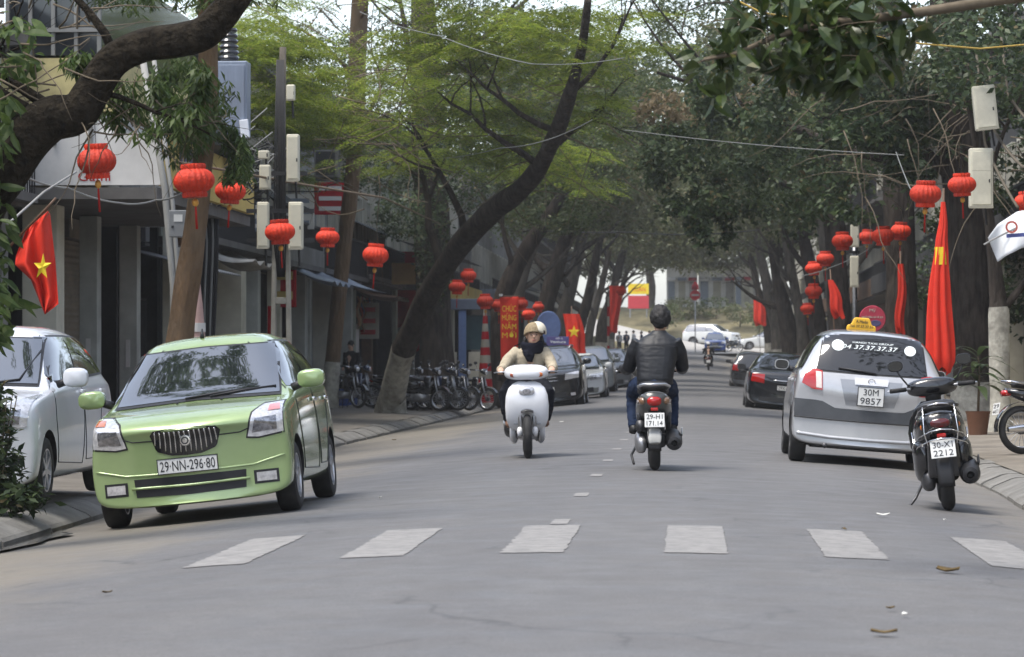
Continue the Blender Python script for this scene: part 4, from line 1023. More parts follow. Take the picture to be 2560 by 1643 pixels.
b8.glass(); b8.side_glass(1.2, 1.85, 4.05, 4.25, 1.19, 1.64, [.36,.7]); b8.mirrors(1.35, 1.24, 1.0); front_face(b8, .8, .98, .48, .82, (.4,.74,.9), (.5,.36,.5)); rear_face(b8, (.66,.84,.85,1.2), (.68,.6,1.2,1.6), .8, ['30L-6604'])
p = at(1885, 845, 246)
b9 = Car('white_sedan', 'white sedan side on beside the street end at the junction', 'car', SEDAN, (4.5, 1.72, 1.44), white_car, (at(1842, 845, 245).x, 245, rise(245)+.10), R(-82))
b9.glass(); b9.side_glass(1.35, 2.05, 3.1, 3.65, .98, 1.36, [.5]); b9.mirrors(1.45, 1.02, .95); front_face(b9, .62, .8, .42, .8, (.32,.58,.72), (.5,.28,.42)); rear_face(b9, (.50,.80,.70,.90), (.62,.54,1.04,1.32), .6, ['29U-0917'])
# ================================================================== scooters and motorbikes
def bike_wheel(root, y, r, w, x=0., spoked=False):
    xf = Matrix.Rotation(math.pi/2, 4, 'Y'); prof = []
    for i in range(9):
        a = math.pi*(i/8); prof.append((r - w*.62 + w*.62*math.sin(a), -w/2*math.cos(a)))
    prof = [(r-w*.85, -w*.36)] + prof + [(r-w*.85, w*.36)]
    key = (round(r,3), round(w,3), spoked)
    if key not in bike_wheel.c:
        t = MB().lathe(prof, 30, xf, closed=True).mesh('tyre', black_rubber)
        h = MB().lathe([(.001,-.05),(.05,-.05),(.055,-.02),(.055,.02),(.05,.05),(.001,.05)], 14, xf).mesh('wheel', dark_metal)
        q = MB().lathe([(r-w*.75,-w*.34),(r-w*.62,-w*.40),(r-w*.85,-w*.28),(r-w*1.0,0),(r-w*.85,w*.28),(r-w*.62,w*.40),(r-w*.75,w*.34)], 30, xf, closed=True)
        ns = 18 if spoked else 5
        for i in range(ns):
            a = 2*math.pi*i/ns; c, s = math.cos(a), math.sin(a); ro = r - w*.85
            q.tube([(0, .03*c, .03*s), (0, ro*c, ro*s)], .0035 if spoked else [.022,.014], 5)
        q = q.mesh('rim', alloy)
        for m in (t, h, q): m.shade_smooth(); m.set_sharp_from_angle(angle=R(40))
        bike_wheel.c[key] = (h, t, q)
    h, t, q = bike_wheel.c[key]
    o = bpy.data.objects.new('wheel', h); col.objects.link(o); o.parent = root; o.location = (x, y, r)
    for nm, m in (('tyre', t), ('rim', q)):
        e = bpy.data.objects.new(nm, m); col.objects.link(e); e.parent = o
    return o
bike_wheel.c = {}
def bike_plate(root, y, z, lines, tilt=.25, w=.19, h=.14):
    o = MB().box((0,0,0), (w, .005, h)).build('number_plate', white_plate, root, bevel=.006); o.location = (0, y, z); o.rotation_euler = (tilt, 0, 0)
    for i, t in enumerate(lines): text('plate_lettering', t, .05, ink, o, (0, .004, .032 - i*.064), (math.pi/2, 0, math.pi), width=w*.8, extrude=.0008, height=.046)
    return o
def scooter(name, label, paint, loc, rz, lean=0., front='plain', tail='plain', plate=None, lower=black_plastic, seatm=None, stand=True, mirrors=True, group=None, cat='scooter', apron_w=1., wr=.245, tyre_w=.10):
    t = thing(name, label, cat, loc, rot=(0, lean, rz), group=group)
    seatm = seatm or mat('seat_vinyl', (.014,.014,.015), .5, bump=.15, bscale=120)
    yf, yr = -.63, .61
    bike_wheel(t, yf, wr, tyre_w*.95); bike_wheel(t, yr, wr, tyre_w*1.1)
    # fork and front mudguard
    mb = MB()
    for s in (-1, 1): mb.tube([(s*.075, yf, wr), (s*.075, yf+.10, .52), (s*.05, yf+.17, .74)], [.026,.028,.022], 10)
    mb.tube([(-.11, yf, wr), (.11, yf, wr)], .016, 8); mb.build('fork', steel, t, smooth=True)
    fm = MB()
    def fend(u, v):
        a = R(lerp(70, 150, u) if front == 'white' else lerp(25, 150, u)); x = lerp(-.068, .068, v); rr_ = wr + .035 + .02*(1-(2*v-1)**2)
        return (x, yf - rr_*math.cos(a)*1.0, wr + rr_*math.sin(a))
    fm.grid(fend, 14, 6); fm.build('front_mudguard', paint if front != 'white' else black_plastic, t, smooth=True, solid=.006)
    # apron
    ap = MB(); aw = apron_w
    if front == 'white': ap.loft([(0,-.43,.30,.11*aw,.035,2.6),(0,-.465,.35,.185*aw,.05,2.8),(0,-.50,.44,.215*aw,.065,2.9),(0,-.515,.58,.222*aw,.072,3),(0,-.508,.70,.212*aw,.07,3),(0,-.49,.78,.185*aw,.06,3),(0,-.47,.83,.14*aw,.05,2.8),(0,-.455,.855,.09*aw,.035,2.6)], 32, axis='z')
    else: ap.loft([(0,-.44,.335,.10*aw,.035,2.6),(0,-.47,.39,.175*aw,.05,2.6),(0,-.50,.48,.215*aw,.065,2.5),(0,-.515,.60,.222*aw,.07,2.5),(0,-.505,.70,.20*aw,.068,2.5),(0,-.485,.79,.155*aw,.055,2.5),(0,-.465,.845,.10*aw,.04,2.5)], 28, axis='z')
    apron = ap.build('apron', paint, t, smooth=True)
    MB().loft([(0,-.40,.33,.16,.04,3),(0,-.405,.6,.19,.04,3),(0,-.40,.82,.12,.035,3)], 20, axis='z').build('leg_shield', lower, t, smooth=True)
    # headset
    hk = 1.2 if front == 'white' else 1.
    hd = MB().loft([(0,-.56,.925,.085*hk,.03*hk,2.6),(0,-.53,.935,.165*hk,.052*hk,2.8),(0,-.47,.95,.205*hk,.07*hk,2.8),(0,-.40,.955,.20*hk,.075*hk,2.8),(0,-.35,.955,.13,.05,2.6)], 24).build('headset', paint, t, smooth=True)
    MB().tube([(0,-.43,.83),(0,-.44,.92)], [.06,.07], 12).build('steering_neck', lower, t, smooth=True)
    hb = MB().tube([(-.33,-.30,.955),(-.24,-.36,.955),(-.12,-.42,.95),(.12,-.42,.95),(.24,-.36,.955),(.33,-.30,.955)], .012, 8).build('handlebar', steel, t, smooth=True)
    for s in (-1, 1):
        MB().tube([(s*.215,-.375,.955),(s*.335,-.297,.955)], .0185, 10).build('grip', black_rubber, hb, smooth=True)
        MB().tube([(s*.20,-.41,.965),(s*.29,-.40,.96),(s*.36,-.36,.955)], [.008,.007,.006], 6).build('brake_lever', alloy, hb, smooth=True)
        if mirrors:
            MB().tube([(s*.19,-.40,.985),(s*.24,-.41,1.06),(s*.27,-.41,1.12)], .007, 6).build('mirror_stalk', black_plastic, t, smooth=True)
            o = MB().loft([(s*.275,-.435,1.15,.035,.025,2.4),(s*.275,-.42,1.15,.062,.045,2.6),(s*.275,-.40,1.15,.06,.043,2.6)], 16).build('mirror', black_plastic, t, smooth=50)
            MB().loft([(s*.275,-.399,1.15,.054,.038,2.6),(s*.275,-.395,1.15,.054,.038,2.6)], 16).build('mirror_glass', black_gloss, o)
    # floor, under-body, seat, rear body
    MB().box((0,-.18,.31), (.30,.46,.05)).build('footboard', lower, t, bevel=.015)
    MB().loft([(0,-.42,.28,.10,.05,3),(0,-.1,.25,.13,.06,3),(0,.2,.27,.12,.07,3)], 14).build('belly_pan', paint if front == 'white' else lower, t, smooth=True)
    bk = 1.16 if tail == 'dark' else 1.
    body = MB().loft([(0,-.02,.50,.13*bk,.18,3),(0,.10,.54,.165*bk,.19,2.8),(0,.30,.58,.178*bk,.18,2.7),(0,.55,.61,.17*bk,.15*bk,2.6),(0,.74,.655,.145*bk,.11*bk,2.5),(0,.83,.685,.10*bk,.07*bk,2.4)], 22).build('rear_body', paint, t, smooth=True)
    MB().loft([(0,-.04,.72,.10,.03,3),(0,.02,.75,.14,.05,3),(0,.22,.765,.155,.055,3),(0,.36,.785,.15,.055,3),(0,.50,.81,.145,.05,3),(0,.66,.805,.11,.035,3)], 20).build('seat', seatm, t, smooth=True)
    MB().tube([(-.12,.52,.78),(-.15,.70,.81),(-.10,.84,.83),(.10,.84,.83),(.15,.70,.81),(.12,.52,.78)], .014, 8).build('grab_rail', alloy if tail != 'dark' else dark_metal, t, smooth=True)
    # engine, muffler, stands
    MB().loft([(.12,.18,.27,.05,.09,3),(.13,.34,.27,.06,.11,2.8),(.13,.62,.25,.055,.085,2.6),(.12,.76,.25,.04,.06,2.4)], 16).build('engine_case', steel if tail != 'dark' else dark_metal, t, smooth=True)
    MB().loft([(.125,.30,.43,.04,.055,2.4),(.13,.52,.43,.05,.06,2.4),(.13,.66,.43,.045,.055,2.4)], 14).build('air_cleaner', dark_metal, t, smooth=True)
    mf = MB(); mf.lathe([(.001,-.26),(.05,-.26),(.075,-.20),(.083,.0),(.08,.20),(.06,.26),(.03,.27),(.028,.20),(.001,.19)], 18, Matrix.Translation((-.185,.62,.30)) @ Matrix.Rotation(R(-97), 4, 'X'))
    mo = mf.build('muffler', black_plastic if tail != 'chrome' else steel, t, smooth=40)
    MB().box((-.265,.60,.36), (.012,.30,.07), (R(8),0,0)).build('heat_shield', alloy if tail != 'dark' else dark_metal, mo, bevel=.005)
    if stand: MB().tube([(.15,.0,.24),(.24,.10,.10),(.33,.18,.01)], [.013,.012,.012], 7).build('side_stand', dark_metal, t, smooth=True)
    if stand and tail != 'dark': MB().tube([(-.16,.05,.20),(-.20,.20,.10),(0,.26,.08),(.20,.20,.10),(.16,.05,.20)], .012, 7).build('centre_stand', dark_metal, t, smooth=True)
    for s in (-1, 1): MB().tube([(s*.14,.30,.27),(s*.14,.60,.55)], .026, 9).build('shock_absorber', dark_metal, t, smooth=True)
    if tail == 'dark':
        for s in (-1, 1): MB().loft([(s*.13,.12,.42,.06,.14,2.8),(s*.165,.34,.40,.065,.17,2.8),(s*.17,.58,.40,.06,.16,2.8),(s*.14,.76,.44,.045,.10,2.6)], 16).build('side_cowl', paint, t, smooth=True)
        MB().box((0,.80,.42), (.27,.10,.30), (R(-8),0,0), (.85,.8)).build('plate_carrier', paint, t, bevel=.03)
    # rear end
    MB().box((0,.77,.42), (.15,.10,.30), (R(-10),0,0), (.9,.8)).build('rear_fender', lower, t, bevel=.02)
    mg = MB()
    def mud(u, v):
        a = R(lerp(-10, 62, u)); x = lerp(-.062, .062, v); rr_ = wr + .045
        return (x, yr + rr_*math.cos(a), wr + rr_*math.sin(a))
    mg.grid(mud, 10, 4); mg.build('rear_mudguard', lower, t, smooth=True, solid=.006)
    if tail == 'big':
        tl = MB().loft([(0,.77,.665,.075,.05,2.6),(0,.835,.668,.068,.045,2.6),(0,.855,.668,.04,.03,2.4)], 18).build('tail_light', red_lens, t, smooth=True)
        for s in (-1, 1): MB().loft([(s*.115,.72,.67,.05,.045,2.4),(s*.105,.80,.67,.038,.035,2.4),(s*.10,.83,.67,.02,.02,2.4)], 14).build('turn_signal', mat('smoked_amber', (.24,.13,.07), .2, coat=1., var=.3, scale=30), t, smooth=True)
    else:
        tl = MB().loft([(0,.70,.69,.13,.055,2.8),(0,.79,.69,.115,.05,2.8),(0,.845,.685,.06,.03,2.5)], 18).build('tail_light', mat('dark_red_lens', (.10,.004,.006), .1, coat=1., var=.3, scale=20), t, smooth=True)
        for s in (-1, 1): MB().loft([(s*.14,.70,.66,.03,.035,2.4),(s*.13,.78,.665,.02,.025,2.4)], 12).build('turn_signal', amber_lens, t, smooth=True)
    MB().box((0,.87,.592), (.07,.02,.03)).build('plate_lamp', red_lens, t, bevel=.006)
    if plate: bike_plate(t, .905 if tail == 'dark' else .89, .49, plate)
    # front end
    if front == 'white':
        h = MB().loft([(0,-.575,.745,.088,.05,2.8),(0,-.585,.745,.078,.044,2.8)], 20).build('headlight', clear_lens, apron, smooth=True); h.rotation_euler = (0,0,0)
        MB().loft([(0,-.588,.742,.045,.030,2.6),(0,-.594,.742,.04,.026,2.6)], 14).build('reflector', mat('lamp_core', (.30,.30,.33), .15, .7, var=.5, scale=60), h)
        for s, m in ((-1, mat('rust_lens', (.33,.07,.03), .2, coat=1.)), (1, amber_lens)):
            MB().loft([(s*.135,-.545,.925,.045,.026,2.5),(s*.14,-.50,.93,.055,.034,2.5)], 14).build('turn_signal', m, hd, smooth=True)
        MB().box((0,-.53,.385), (.30,.012,.02)).build('apron_lip', mat('grey_trim', (.35,.36,.37), .4), apron, bevel=.004)
        for s in (-1, 1): MB().loft([(s*.165,-.44,.34,.03,.06,2.6),(s*.165,-.30,.27,.035,.09,2.6),(s*.15,-.05,.22,.035,.07,2.6),(s*.13,.15,.22,.03,.05,2.4)], 14).build('side_fairing', paint, t, smooth=True)
        for s in (-1, 1): MB().loft([(s*.085,-.66,.30,.03,.05,2.4),(s*.085,-.62,.30,.034,.055,2.4)], 12).build('fork_cover', white_paint, t, smooth=True)
    else:
        MB().loft([(0,-.565,.945,.09,.032,2.6),(0,-.575,.945,.08,.026,2.6)], 18).build('headlight', clear_lens, hd, smooth=True)
        for s in (-1, 1): MB().loft([(s*.12,-.55,.70,.05,.028,2.4),(s*.125,-.52,.70,.055,.032,2.4)], 12).build('turn_signal', amber_lens, apron, smooth=True)
    return t
def underbone(name, label, paint, loc, rz, lean=R(7), group=None, basket=False):
    t = thing(name, label, 'motorbike', loc, rot=(0, lean, rz), group=group)
    yf, yr, wr = -.62, .60, .28
    bike_wheel(t, yf, wr, .075, spoked=True); bike_wheel(t, yr, wr, .085, spoked=True)
    mb = MB()
    for s in (-1, 1): mb.tube([(s*.07, yf, wr), (s*.065, yf+.13, .62), (s*.05, yf+.19, .84)], [.024,.024,.02], 8)
    mb.build('fork', steel, t, smooth=True)
    for (yy, a0, a1, nm) in ((yf, 20, 150, 'front_mudguard'), (yr, -5, 120, 'rear_mudguard')):
        g = MB(); g.grid(lambda u, v: (lerp(-.055, .055, v), yy + (1 if yy > 0 else -1)*(wr+.035)*math.cos(R(lerp(a0, a1, u))), wr + (wr+.035)*math.sin(R(lerp(a0, a1, u)))), 12, 3)
        g.build(nm, paint, t, smooth=True, solid=.005)
    for s in (-1, 1):
        g = MB(); g.grid(lambda u, v: (s*(.06 + .13*math.sin(math.pi*lerp(.15, .85, u))), lerp(-.44, -.26, v) + .05*u, lerp(.38, .82, u)), 8, 3)
        g.build('leg_shield', paint, t, smooth=True, solid=.008)
    MB().loft([(0,-.42,.68,.05,.06,2.4),(0,-.20,.52,.06,.07,2.4),(0,.05,.53,.07,.07,2.4),(0,.2,.6,.07,.06,2.4)], 14).build('frame', paint, t, smooth=True)
    MB().loft([(0,-.22,.32,.09,.07,2.6),(0,-.05,.32,.12,.10,2.6),(0,.15,.31,.12,.10,2.6),(0,.28,.31,.08,.07,2.6)], 14).build('engine', steel, t, smooth=True)
    MB().loft([(0,.02,.62,.10,.06,2.6),(0,.25,.63,.13,.09,2.5),(0,.55,.67,.12,.07,2.4),(0,.78,.72,.07,.04,2.2)], 16).build('side_cover', paint, t, smooth=True)
    MB().loft([(0,-.08,.74,.07,.03,2.8),(0,.05,.76,.12,.045,2.8),(0,.35,.78,.13,.05,2.8),(0,.66,.80,.11,.035,2.8)], 16).build('seat', mat('seat_vinyl', (.014,)*3), t, smooth=True)
    hd = MB().loft([(0,-.53,.93,.07,.06,2.4),(0,-.47,.96,.12,.075,2.5),(0,-.38,.97,.10,.05,2.5)], 16).build('headset', paint, t, smooth=True)
    MB().loft([(0,-.545,.93,.055,.05,2.3),(0,-.535,.93,.06,.055,2.3)], 14).build('headlight', clear_lens, hd, smooth=True)
    hb = MB().tube([(-.33,-.28,.98),(-.2,-.36,.98),(0,-.40,.96),(.2,-.36,.98),(.33,-.28,.98)], .011, 7).build('handlebar', chrome, t, smooth=True)
    for s in (-1, 1):
        MB().tube([(s*.22,-.35,.98),(s*.335,-.278,.98)], .018, 8).build('grip', black_rubber, hb, smooth=True)
        MB().tube([(s*.18,-.38,1.0),(s*.25,-.38,1.12)], .006, 5).build('mirror_stalk', chrome, t, smooth=True)
        o = MB().loft([(s*.26,-.40,1.15,.045,.032,2.4),(s*.26,-.37,1.15,.052,.038,2.4)], 14).build('mirror', black_plastic, t, smooth=50)
        MB().loft([(s*.26,-.369,1.15,.046,.032,2.4),(s*.26,-.366,1.15,.046,.032,2.4)], 14).build('mirror_glass', glass_dark, o)
    MB().lathe([(.001,-.36),(.03,-.36),(.042,-.25),(.045,.2),(.03,.34),(.001,.34)], 14, Matrix.Translation((-.13,.48,.30)) @ Matrix.Rotation(R(-94), 4, 'X')).build('muffler', chrome, t, smooth=40)
    MB().tube([(-.10,.50,.78),(-.11,.74,.83),(0,.82,.84),(.11,.74,.83),(.10,.50,.78)], .011, 7).build('grab_rail', chrome, t, smooth=True)
    MB().loft([(0,.74,.70,.07,.04,2.5),(0,.82,.70,.06,.035,2.5)], 12).build('tail_light', red_lens, t, smooth=True)
    bike_plate(t, .90, .52, ['29', '4471'], .2)
    MB().tube([(.10,.02,.25),(.22,.12,.01)], .011, 6).build('side_stand', dark_metal, t, smooth=True)
    if basket:
        b = MB(); 
        for zz in (.78,.86,.94): b.tube([(-.14,-.72,zz),(.14,-.72,zz),(.14,-.54,zz),(-.14,-.54,zz),(-.14,-.72,zz)], .004, 5)
        for xx in np.linspace(-.14,.14,7): b.tube([(xx,-.72,.94),(xx,-.72,.76),(xx,-.54,.76)], .003, 5)
        b.build('basket', steel, t)
    return t
bike_black = mat('bike_black', (.010,.010,.012), .18, coat=1., var=.1)
bike_grey = mat('bike_grey', (.085,.085,.08), .3, .4, coat=.8, var=.15)
bike_white = mat('bike_white', (.70,.71,.74), .3, coat=1., var=.04)
bike_blue = mat('bike_blue', (.02,.03,.07), .25, coat=1., var=.1)
bike_red = mat('bike_red', (.10,.012,.012), .25, coat=1., var=.1)
WX, WY = -1.80, 35.4
w_loc = (WX, WY+.60, road_z(WX, WY))
ws_ = scooter('white_scooter', 'white scooter ridden towards the viewer by a person in a cream coat', bike_white, w_loc, R(3), R(-1.2), front='white', tail='plain', stand=False, mirrors=False, apron_w=1.10)
MX, MY = -.335, 30.9
m_loc = (MX, MY+.55, road_z(MX, MY))
ms_ = scooter('dark_scooter', 'dark grey scooter ridden away by a person in a black leather jacket', bike_grey, m_loc, math.pi + R(1.5), R(.8), tail='big', plate=['29-H1', '171.14'], stand=False, mirrors=False)
MB().tube([(.15,.05,.26),(.22,.24,.14),(.20,.42,.06)], [.014,.013,.012], 7).build('kick_stand', black_plastic, ms_, smooth=True)
MB().loft([(0,.86,.36,.068,.05,3),(0,.90,.30,.062,.03,3),(0,.905,.27,.05,.015,2.6)], 14).build('mud_flap', mat('flap_grey', (.42,.42,.40), .6), ms_, smooth=True)
PX_, PY_ = 2.03, 24.9
p_loc = (PX_+.02, PY_+.62, road_z(PX_, PY_)+.0)
ps_ = scooter('black_scooter', 'glossy black scooter leaning on its stand behind the silver taxi', bike_black, p_loc, math.pi + R(-3), R(6.5), tail='dark', plate=['30-X1', '2212'], apron_w=1.05)
cg = MB()     # chrome guard bars round the tail
for (zz, w_, yb_) in ((.60,.20,.90),(.53,.215,.90),(.80,.175,.86)):
    cg.tube([(-w_*.9,.30,zz-.10),(-w_,.55,zz-.06),(-w_*.85,.76,zz-.01),(-w_*.4,yb_,zz+.03),(0,yb_+.015,zz+.04),(w_*.4,yb_,zz+.03),(w_*.85,.76,zz-.01),(w_,.55,zz-.06),(w_*.9,.30,zz-.10)], .0055, 6)
for s in (-1, 1):
    cg.tube([(s*.12,.84,.82),(s*.13,.87,.62),(s*.11,.88,.52)], .005, 6)
    cg.tube([(s*.205,.45,.45),(s*.215,.30,.62),(s*.20,.10,.40),(s*.205,.45,.45)], .006, 6)
cg.build('guard_bars', chrome, ps_, smooth=True)
# motorbike at the very edge of the picture
rz_ = walk_z(3.9, 37)
underbone('parked_motorbike', 'motorbike on the pavement cut off by the picture edge', bike_black, (4.40, 37.2, rz_), R(108), R(5))
# row of bikes under the leaning tree
GB = 'motorbikes parked in a row behind the leaning tree'
cols_ = [bike_black, bike_blue, bike_black, bike_red, bike_black, bike_blue, bike_black, bike_black, bike_black, bike_blue, bike_black]
labs = ['black motorbike nearest in the row by the whitewashed leaning trunk', 'navy motorbike second in the row behind the leaning trunk', 'black motorbike third in the row behind the leaning trunk', 'dark red motorbike fourth in the row behind the leaning trunk', 'black motorbike fifth in the row under the big upright trunk', 'navy motorbike sixth in the row under the big upright trunk', 'black motorbike seventh in the row near the striped post', 'black motorbike eighth in the row near the striped post', 'black motorbike half hidden behind the leaning trunk', 'navy motorbike behind the row close to the kiosk', 'black motorbike last in the row before the kiosk']
protos = {}
for i in range(11):
    Y = 75.0 + i*.5 + .12*math.sin(i*5); X = -6.75 + .13*i + .16*math.sin(i*3.3) - (1.55 if i in (0, 1) else 0); 
    if i in (0, 1): Y = 76.0 + i*.9
    if i > 7: X = -6.9 + .75*(i-8); Y = 76.6 + .9*(i-8)
    loc = (X, Y, walk_z(X, Y)); rot_ = (0, R(7 + (i*37 % 5) - 2), R(66 + (i*53 % 31) - 15))
    key = cols_[i].name
    if key in protos:
        b_ = copy_tree(protos[key], loc, rot_, labs[i])
    else:
        b_ = underbone('parked_motorbike', labs[i], cols_[i], loc, rot_[2], rot_[1], GB, basket=(i == 5)); protos[key] = b_
# distant rider's bike, and bikes at the junction
far_loc = (at(1771, 918, 176).x, 176, rise(176) - camber(1.2))
fs_ = scooter('far_scooter', 'small dark scooter far ahead carrying a rider in a white helmet', bike_black, far_loc, math.pi, 0, tail='plain', plate=['30', '8826'], stand=False)
jb = copy_tree(protos['bike_black'], (at(1838, 862, 240).x, 240, rise(240)+.05), (0, 0, R(40)), 'small dark motorbike standing by the blue taxi at the junction')
jb['group'] = ''; del jb['group']

# ================================================================== people
skin = mat('skin', (.55,.34,.235), .55, var=.08, scale=20)
hair_m = mat('hair', (.010,.009,.009), .6, bump=.5, bscale=90, var=.3, scale=30)
leather = mat('black_leather', (.012,.013,.016), .5, spec=.4, var=.25, scale=8, bump=.12, bscale=18)
denim = mat('denim', (.020,.032,.066), .8, var=.2, scale=14)
coat_m = mat('cream_coat', (.40,.345,.255), .85, var=.18, scale=22, bump=.25, bscale=60)
scarf_m = mat('navy_scarf', (.010,.011,.018), .95, var=.3, scale=30, bump=.5, bscale=60)
trouser_dark = mat('dark_trousers', (.013,.014,.020), .85, var=.2)
knit = mat('tan_knit', (.30,.235,.15), .95, var=.22, scale=40, bump=.6, bscale=110)
cream_shell = mat('cream_shell', (.62,.57,.45), .4, var=.08)
shoe_brown = mat('shoe_brown', (.12,.06,.035), .6, var=.2)
shoe_black = mat('shoe_black', (.015,.015,.016), .5, var=.2)
def merge(mb, name, m, parent, vox=.014, it=4, wrinkle=0.):
    """fuse overlapping volumes into one continuous surface"""
    o = mb.build(name, m, parent)
    md = o.modifiers.new('r', 'REMESH'); md.mode = 'VOXEL'; md.voxel_size = vox; md.use_smooth_shade = True
    md = o.modifiers.new('s', 'SMOOTH'); md.iterations = it; md.factor = .5
    bake(o)
    if wrinkle:
        me = o.data; me.update(); co = [(v.co.copy(), v.normal.copy()) for v in me.vertices]
        for v, (p, n) in zip(me.vertices, co):
            q = Vector((p.x*9, p.y*9, p.z*26)); d = 1 - abs(noise.noise(q + Vector((noise.noise(p*7)*2.2, 0, 0))))*2
            v.co = p + n*(wrinkle*(d*.9 + .5*noise.noise(p*34)))
        md = o.modifiers.new('s', 'SMOOTH'); md.iterations = 1; bake(o)
    o.data.shade_smooth(); o.data.materials.clear(); o.data.materials.append(m)
    return o
def limb(mb, pts, rad, n=12): return mb.tube(pts, rad, n)
def hand(mb, wrist, grip, s, r=.0095):
    """palm and five fingers curled over a grip running along x"""
    w, g = Vector(wrist), Vector(grip)
    mb.tube([w, lerp(w, g, .5)+Vector((0,0,.012)), g+Vector((0,.035,.022))], [.027,.036,.036], 10)
    for i, ln in enumerate((.9, 1.0, .97, .8)):
        x = (i-1.5)*.019*s
        b = g + Vector((x, .02, .026))
        mb.tube([b, b+Vector((0,-.036*ln,.006)), b+Vector((0,-.052*ln,-.018)), b+Vector((0,-.040*ln,-.042)), b+Vector((0,-.016,-.05))], [r*1.15, r*1.1, r, r*.95, r*.85], 7)
    th = g + Vector((-.034*s, .03, .012)); mb.tube([th, th+Vector((-.012*s,-.02,-.012)), th+Vector((-.002*s,-.035,-.030))], [r*1.3, r*1.2, r], 7)
def person_base(mb, hip, chest, neck, head, hs=1., female=False):
    h = Vector(head)
    mb.tube([hip, lerp(Vector(hip), Vector(chest), .5), chest, neck], [.125,.12,.14,.055], 14)
    mb.tube([Vector(neck)-Vector((0,0,.06)), lerp(Vector(neck), h, .5), h], [.058,.052,.06], 12)
    mb.ball(h, (.078*hs, .098*hs, .118*hs), 18, 14); mb.ball(h+Vector((0,-.032*hs,-.055*hs)), (.058*hs,.062*hs,.062*hs), 14, 10)
def face(parent, h, turn=0., smile=True):
    """eyes, brows, nose, mouth, ears at head centre h, facing -Y turned about Z"""
    rt = Matrix.Rotation(turn, 4, 'Z'); T = Matrix.Translation(h) @ rt
    e = MB()
    for s in (-1, 1): e.add(*(lambda b: (b.v, b.f))(MB().ball((s*.030,-.089,.006), (.013,.008,.005), 10, 6)), T)
    e.build('eyes', mat('eye_dark', (.02,.014,.012), .25, var=0), parent, smooth=True)
    br = MB()
    for s in (-1, 1): br.add(*(lambda b: (b.v, b.f))(MB().tube([(s*.016,-.093,.026),(s*.032,-.092,.030),(s*.048,-.082,.026)], .0035, 6)), T)
    br.build('eyebrows', hair_m, parent, smooth=True)
    nb = MB(); nb.add(*(lambda b: (b.v, b.f))(MB().tube([(0,-.091,.012),(0,-.105,-.016),(0,-.100,-.024),(0,-.088,-.028)], [.008,.0125,.012,.008], 9)), T); nb.build('nose', skin, parent, smooth=True)
    mo = MB(); mo.add(*(lambda b: (b.v, b.f))(MB().tube([(-.024,-.084,-.050),(-.012,-.093,-.054),(0,-.096,-.055),(.012,-.093,-.054),(.024,-.084,-.050)], [.003,.006,.0065,.006,.003], 8)), T); mo.build('mouth', mat('lips', (.36,.12,.10), .5, var=.05), parent, smooth=True)
    ea = MB()
    for s in (-1, 1): ea.add(*(lambda b: (b.v, b.f))(MB().ball((s*.080,.004,-.008), (.012,.022,.032), 10, 8)), T)
    ea.build('ears', skin, parent, smooth=True)

# --- rider in the cream coat (facing the viewer)
r = thing('person', 'person in cream coat, dark scarf and tan knit hat riding the white scooter', 'person', w_loc, rot=(0, R(-1.2), R(3)))
hip, chest, neck, head = (.03,.20,.84), (.05,.10,1.10), (.07,.06,1.24), (.09,.02,1.365)
hands_ = {s: (s*.285, -.335, .957) for s in (-1, 1)}
b = MB(); person_base(b, hip, chest, neck, head, .98)
for s in (-1, 1):
    sh = (.05+s*.165, .10, 1.185); el = (s*.275+.02, -.06, .99); wr_ = (s*.285, -.25, .985)
    limb(b, [sh, el, wr_], [.05,.04,.028]); hand(b, wr_, hands_[s], s)
    kn = (s*.235, -.22, .70); an = (s*.20, -.12, .40)
    limb(b, [(s*.08+.02,.18,.84), kn, an, (s*.21,-.20,.36)], [.085,.06,.04,.035])
merge(b, 'body', skin, r, .011, 2)
j = MB(); j.loft([(.03,.17,.80,.175,.14,2.5),(.035,.15,.90,.165,.135,2.5),(.045,.12,1.02,.172,.135,2.5),(.055,.10,1.12,.185,.13,2.5),(.06,.09,1.185,.175,.11,2.4),(.065,.08,1.235,.10,.085,2.3),(.07,.07,1.265,.075,.075,2.2)], 20, axis='z')
for s in (-1, 1):
    limb(j, [(.055+s*.14,.10,1.19),(.03+s*.235,.03,1.09),(s*.28+.02,-.07,.995),(s*.287,-.22,.985)], [.072,.066,.058,.048])
merge(j, 'coat', coat_m, r, .010, 3, .004)
l_ = MB()
for s in (-1, 1):
    limb(l_, [(s*.09+.02,.20,.84),(s*.17,-.02,.79),(s*.235,-.22,.71),(s*.225,-.19,.55),(s*.20,-.11,.42)], [.10,.098,.082,.07,.058])
l_.ball((.02,.20,.82), (.17,.16,.10)); merge(l_, 'trousers', trouser_dark, r, .011, 3, .007)
sh_ = MB()
for s in (-1, 1):
    sh_.loft([(s*.205,-.30,.365,.028,.022,2.4),(s*.207,-.24,.375,.040,.032,2.4),(s*.205,-.14,.39,.042,.045,2.4),(s*.20,-.06,.39,.034,.045,2.4)], 14)
    o = sh_.build('shoe', shoe_brown, r, smooth=True); sh_ = MB()
sc = MB()
for i in range(3): sc.tube([(.075+.088*math.cos(a)*(1+.05*i), .045+.088*math.sin(a), 1.205+.026*i+.012*math.sin(a*2+i)) for a in np.linspace(0, 2*math.pi, 18)], .036, 10)
sc.loft([(.03,-.045,1.195,.075,.03,2.2),(.035,-.06,1.15,.062,.028,2.2),(.045,-.062,1.07,.028,.02,2.2)], 14, axis='z')
merge(sc, 'scarf', scarf_m, r, .009, 2, .006)
hv = Vector(head)
hat = MB()
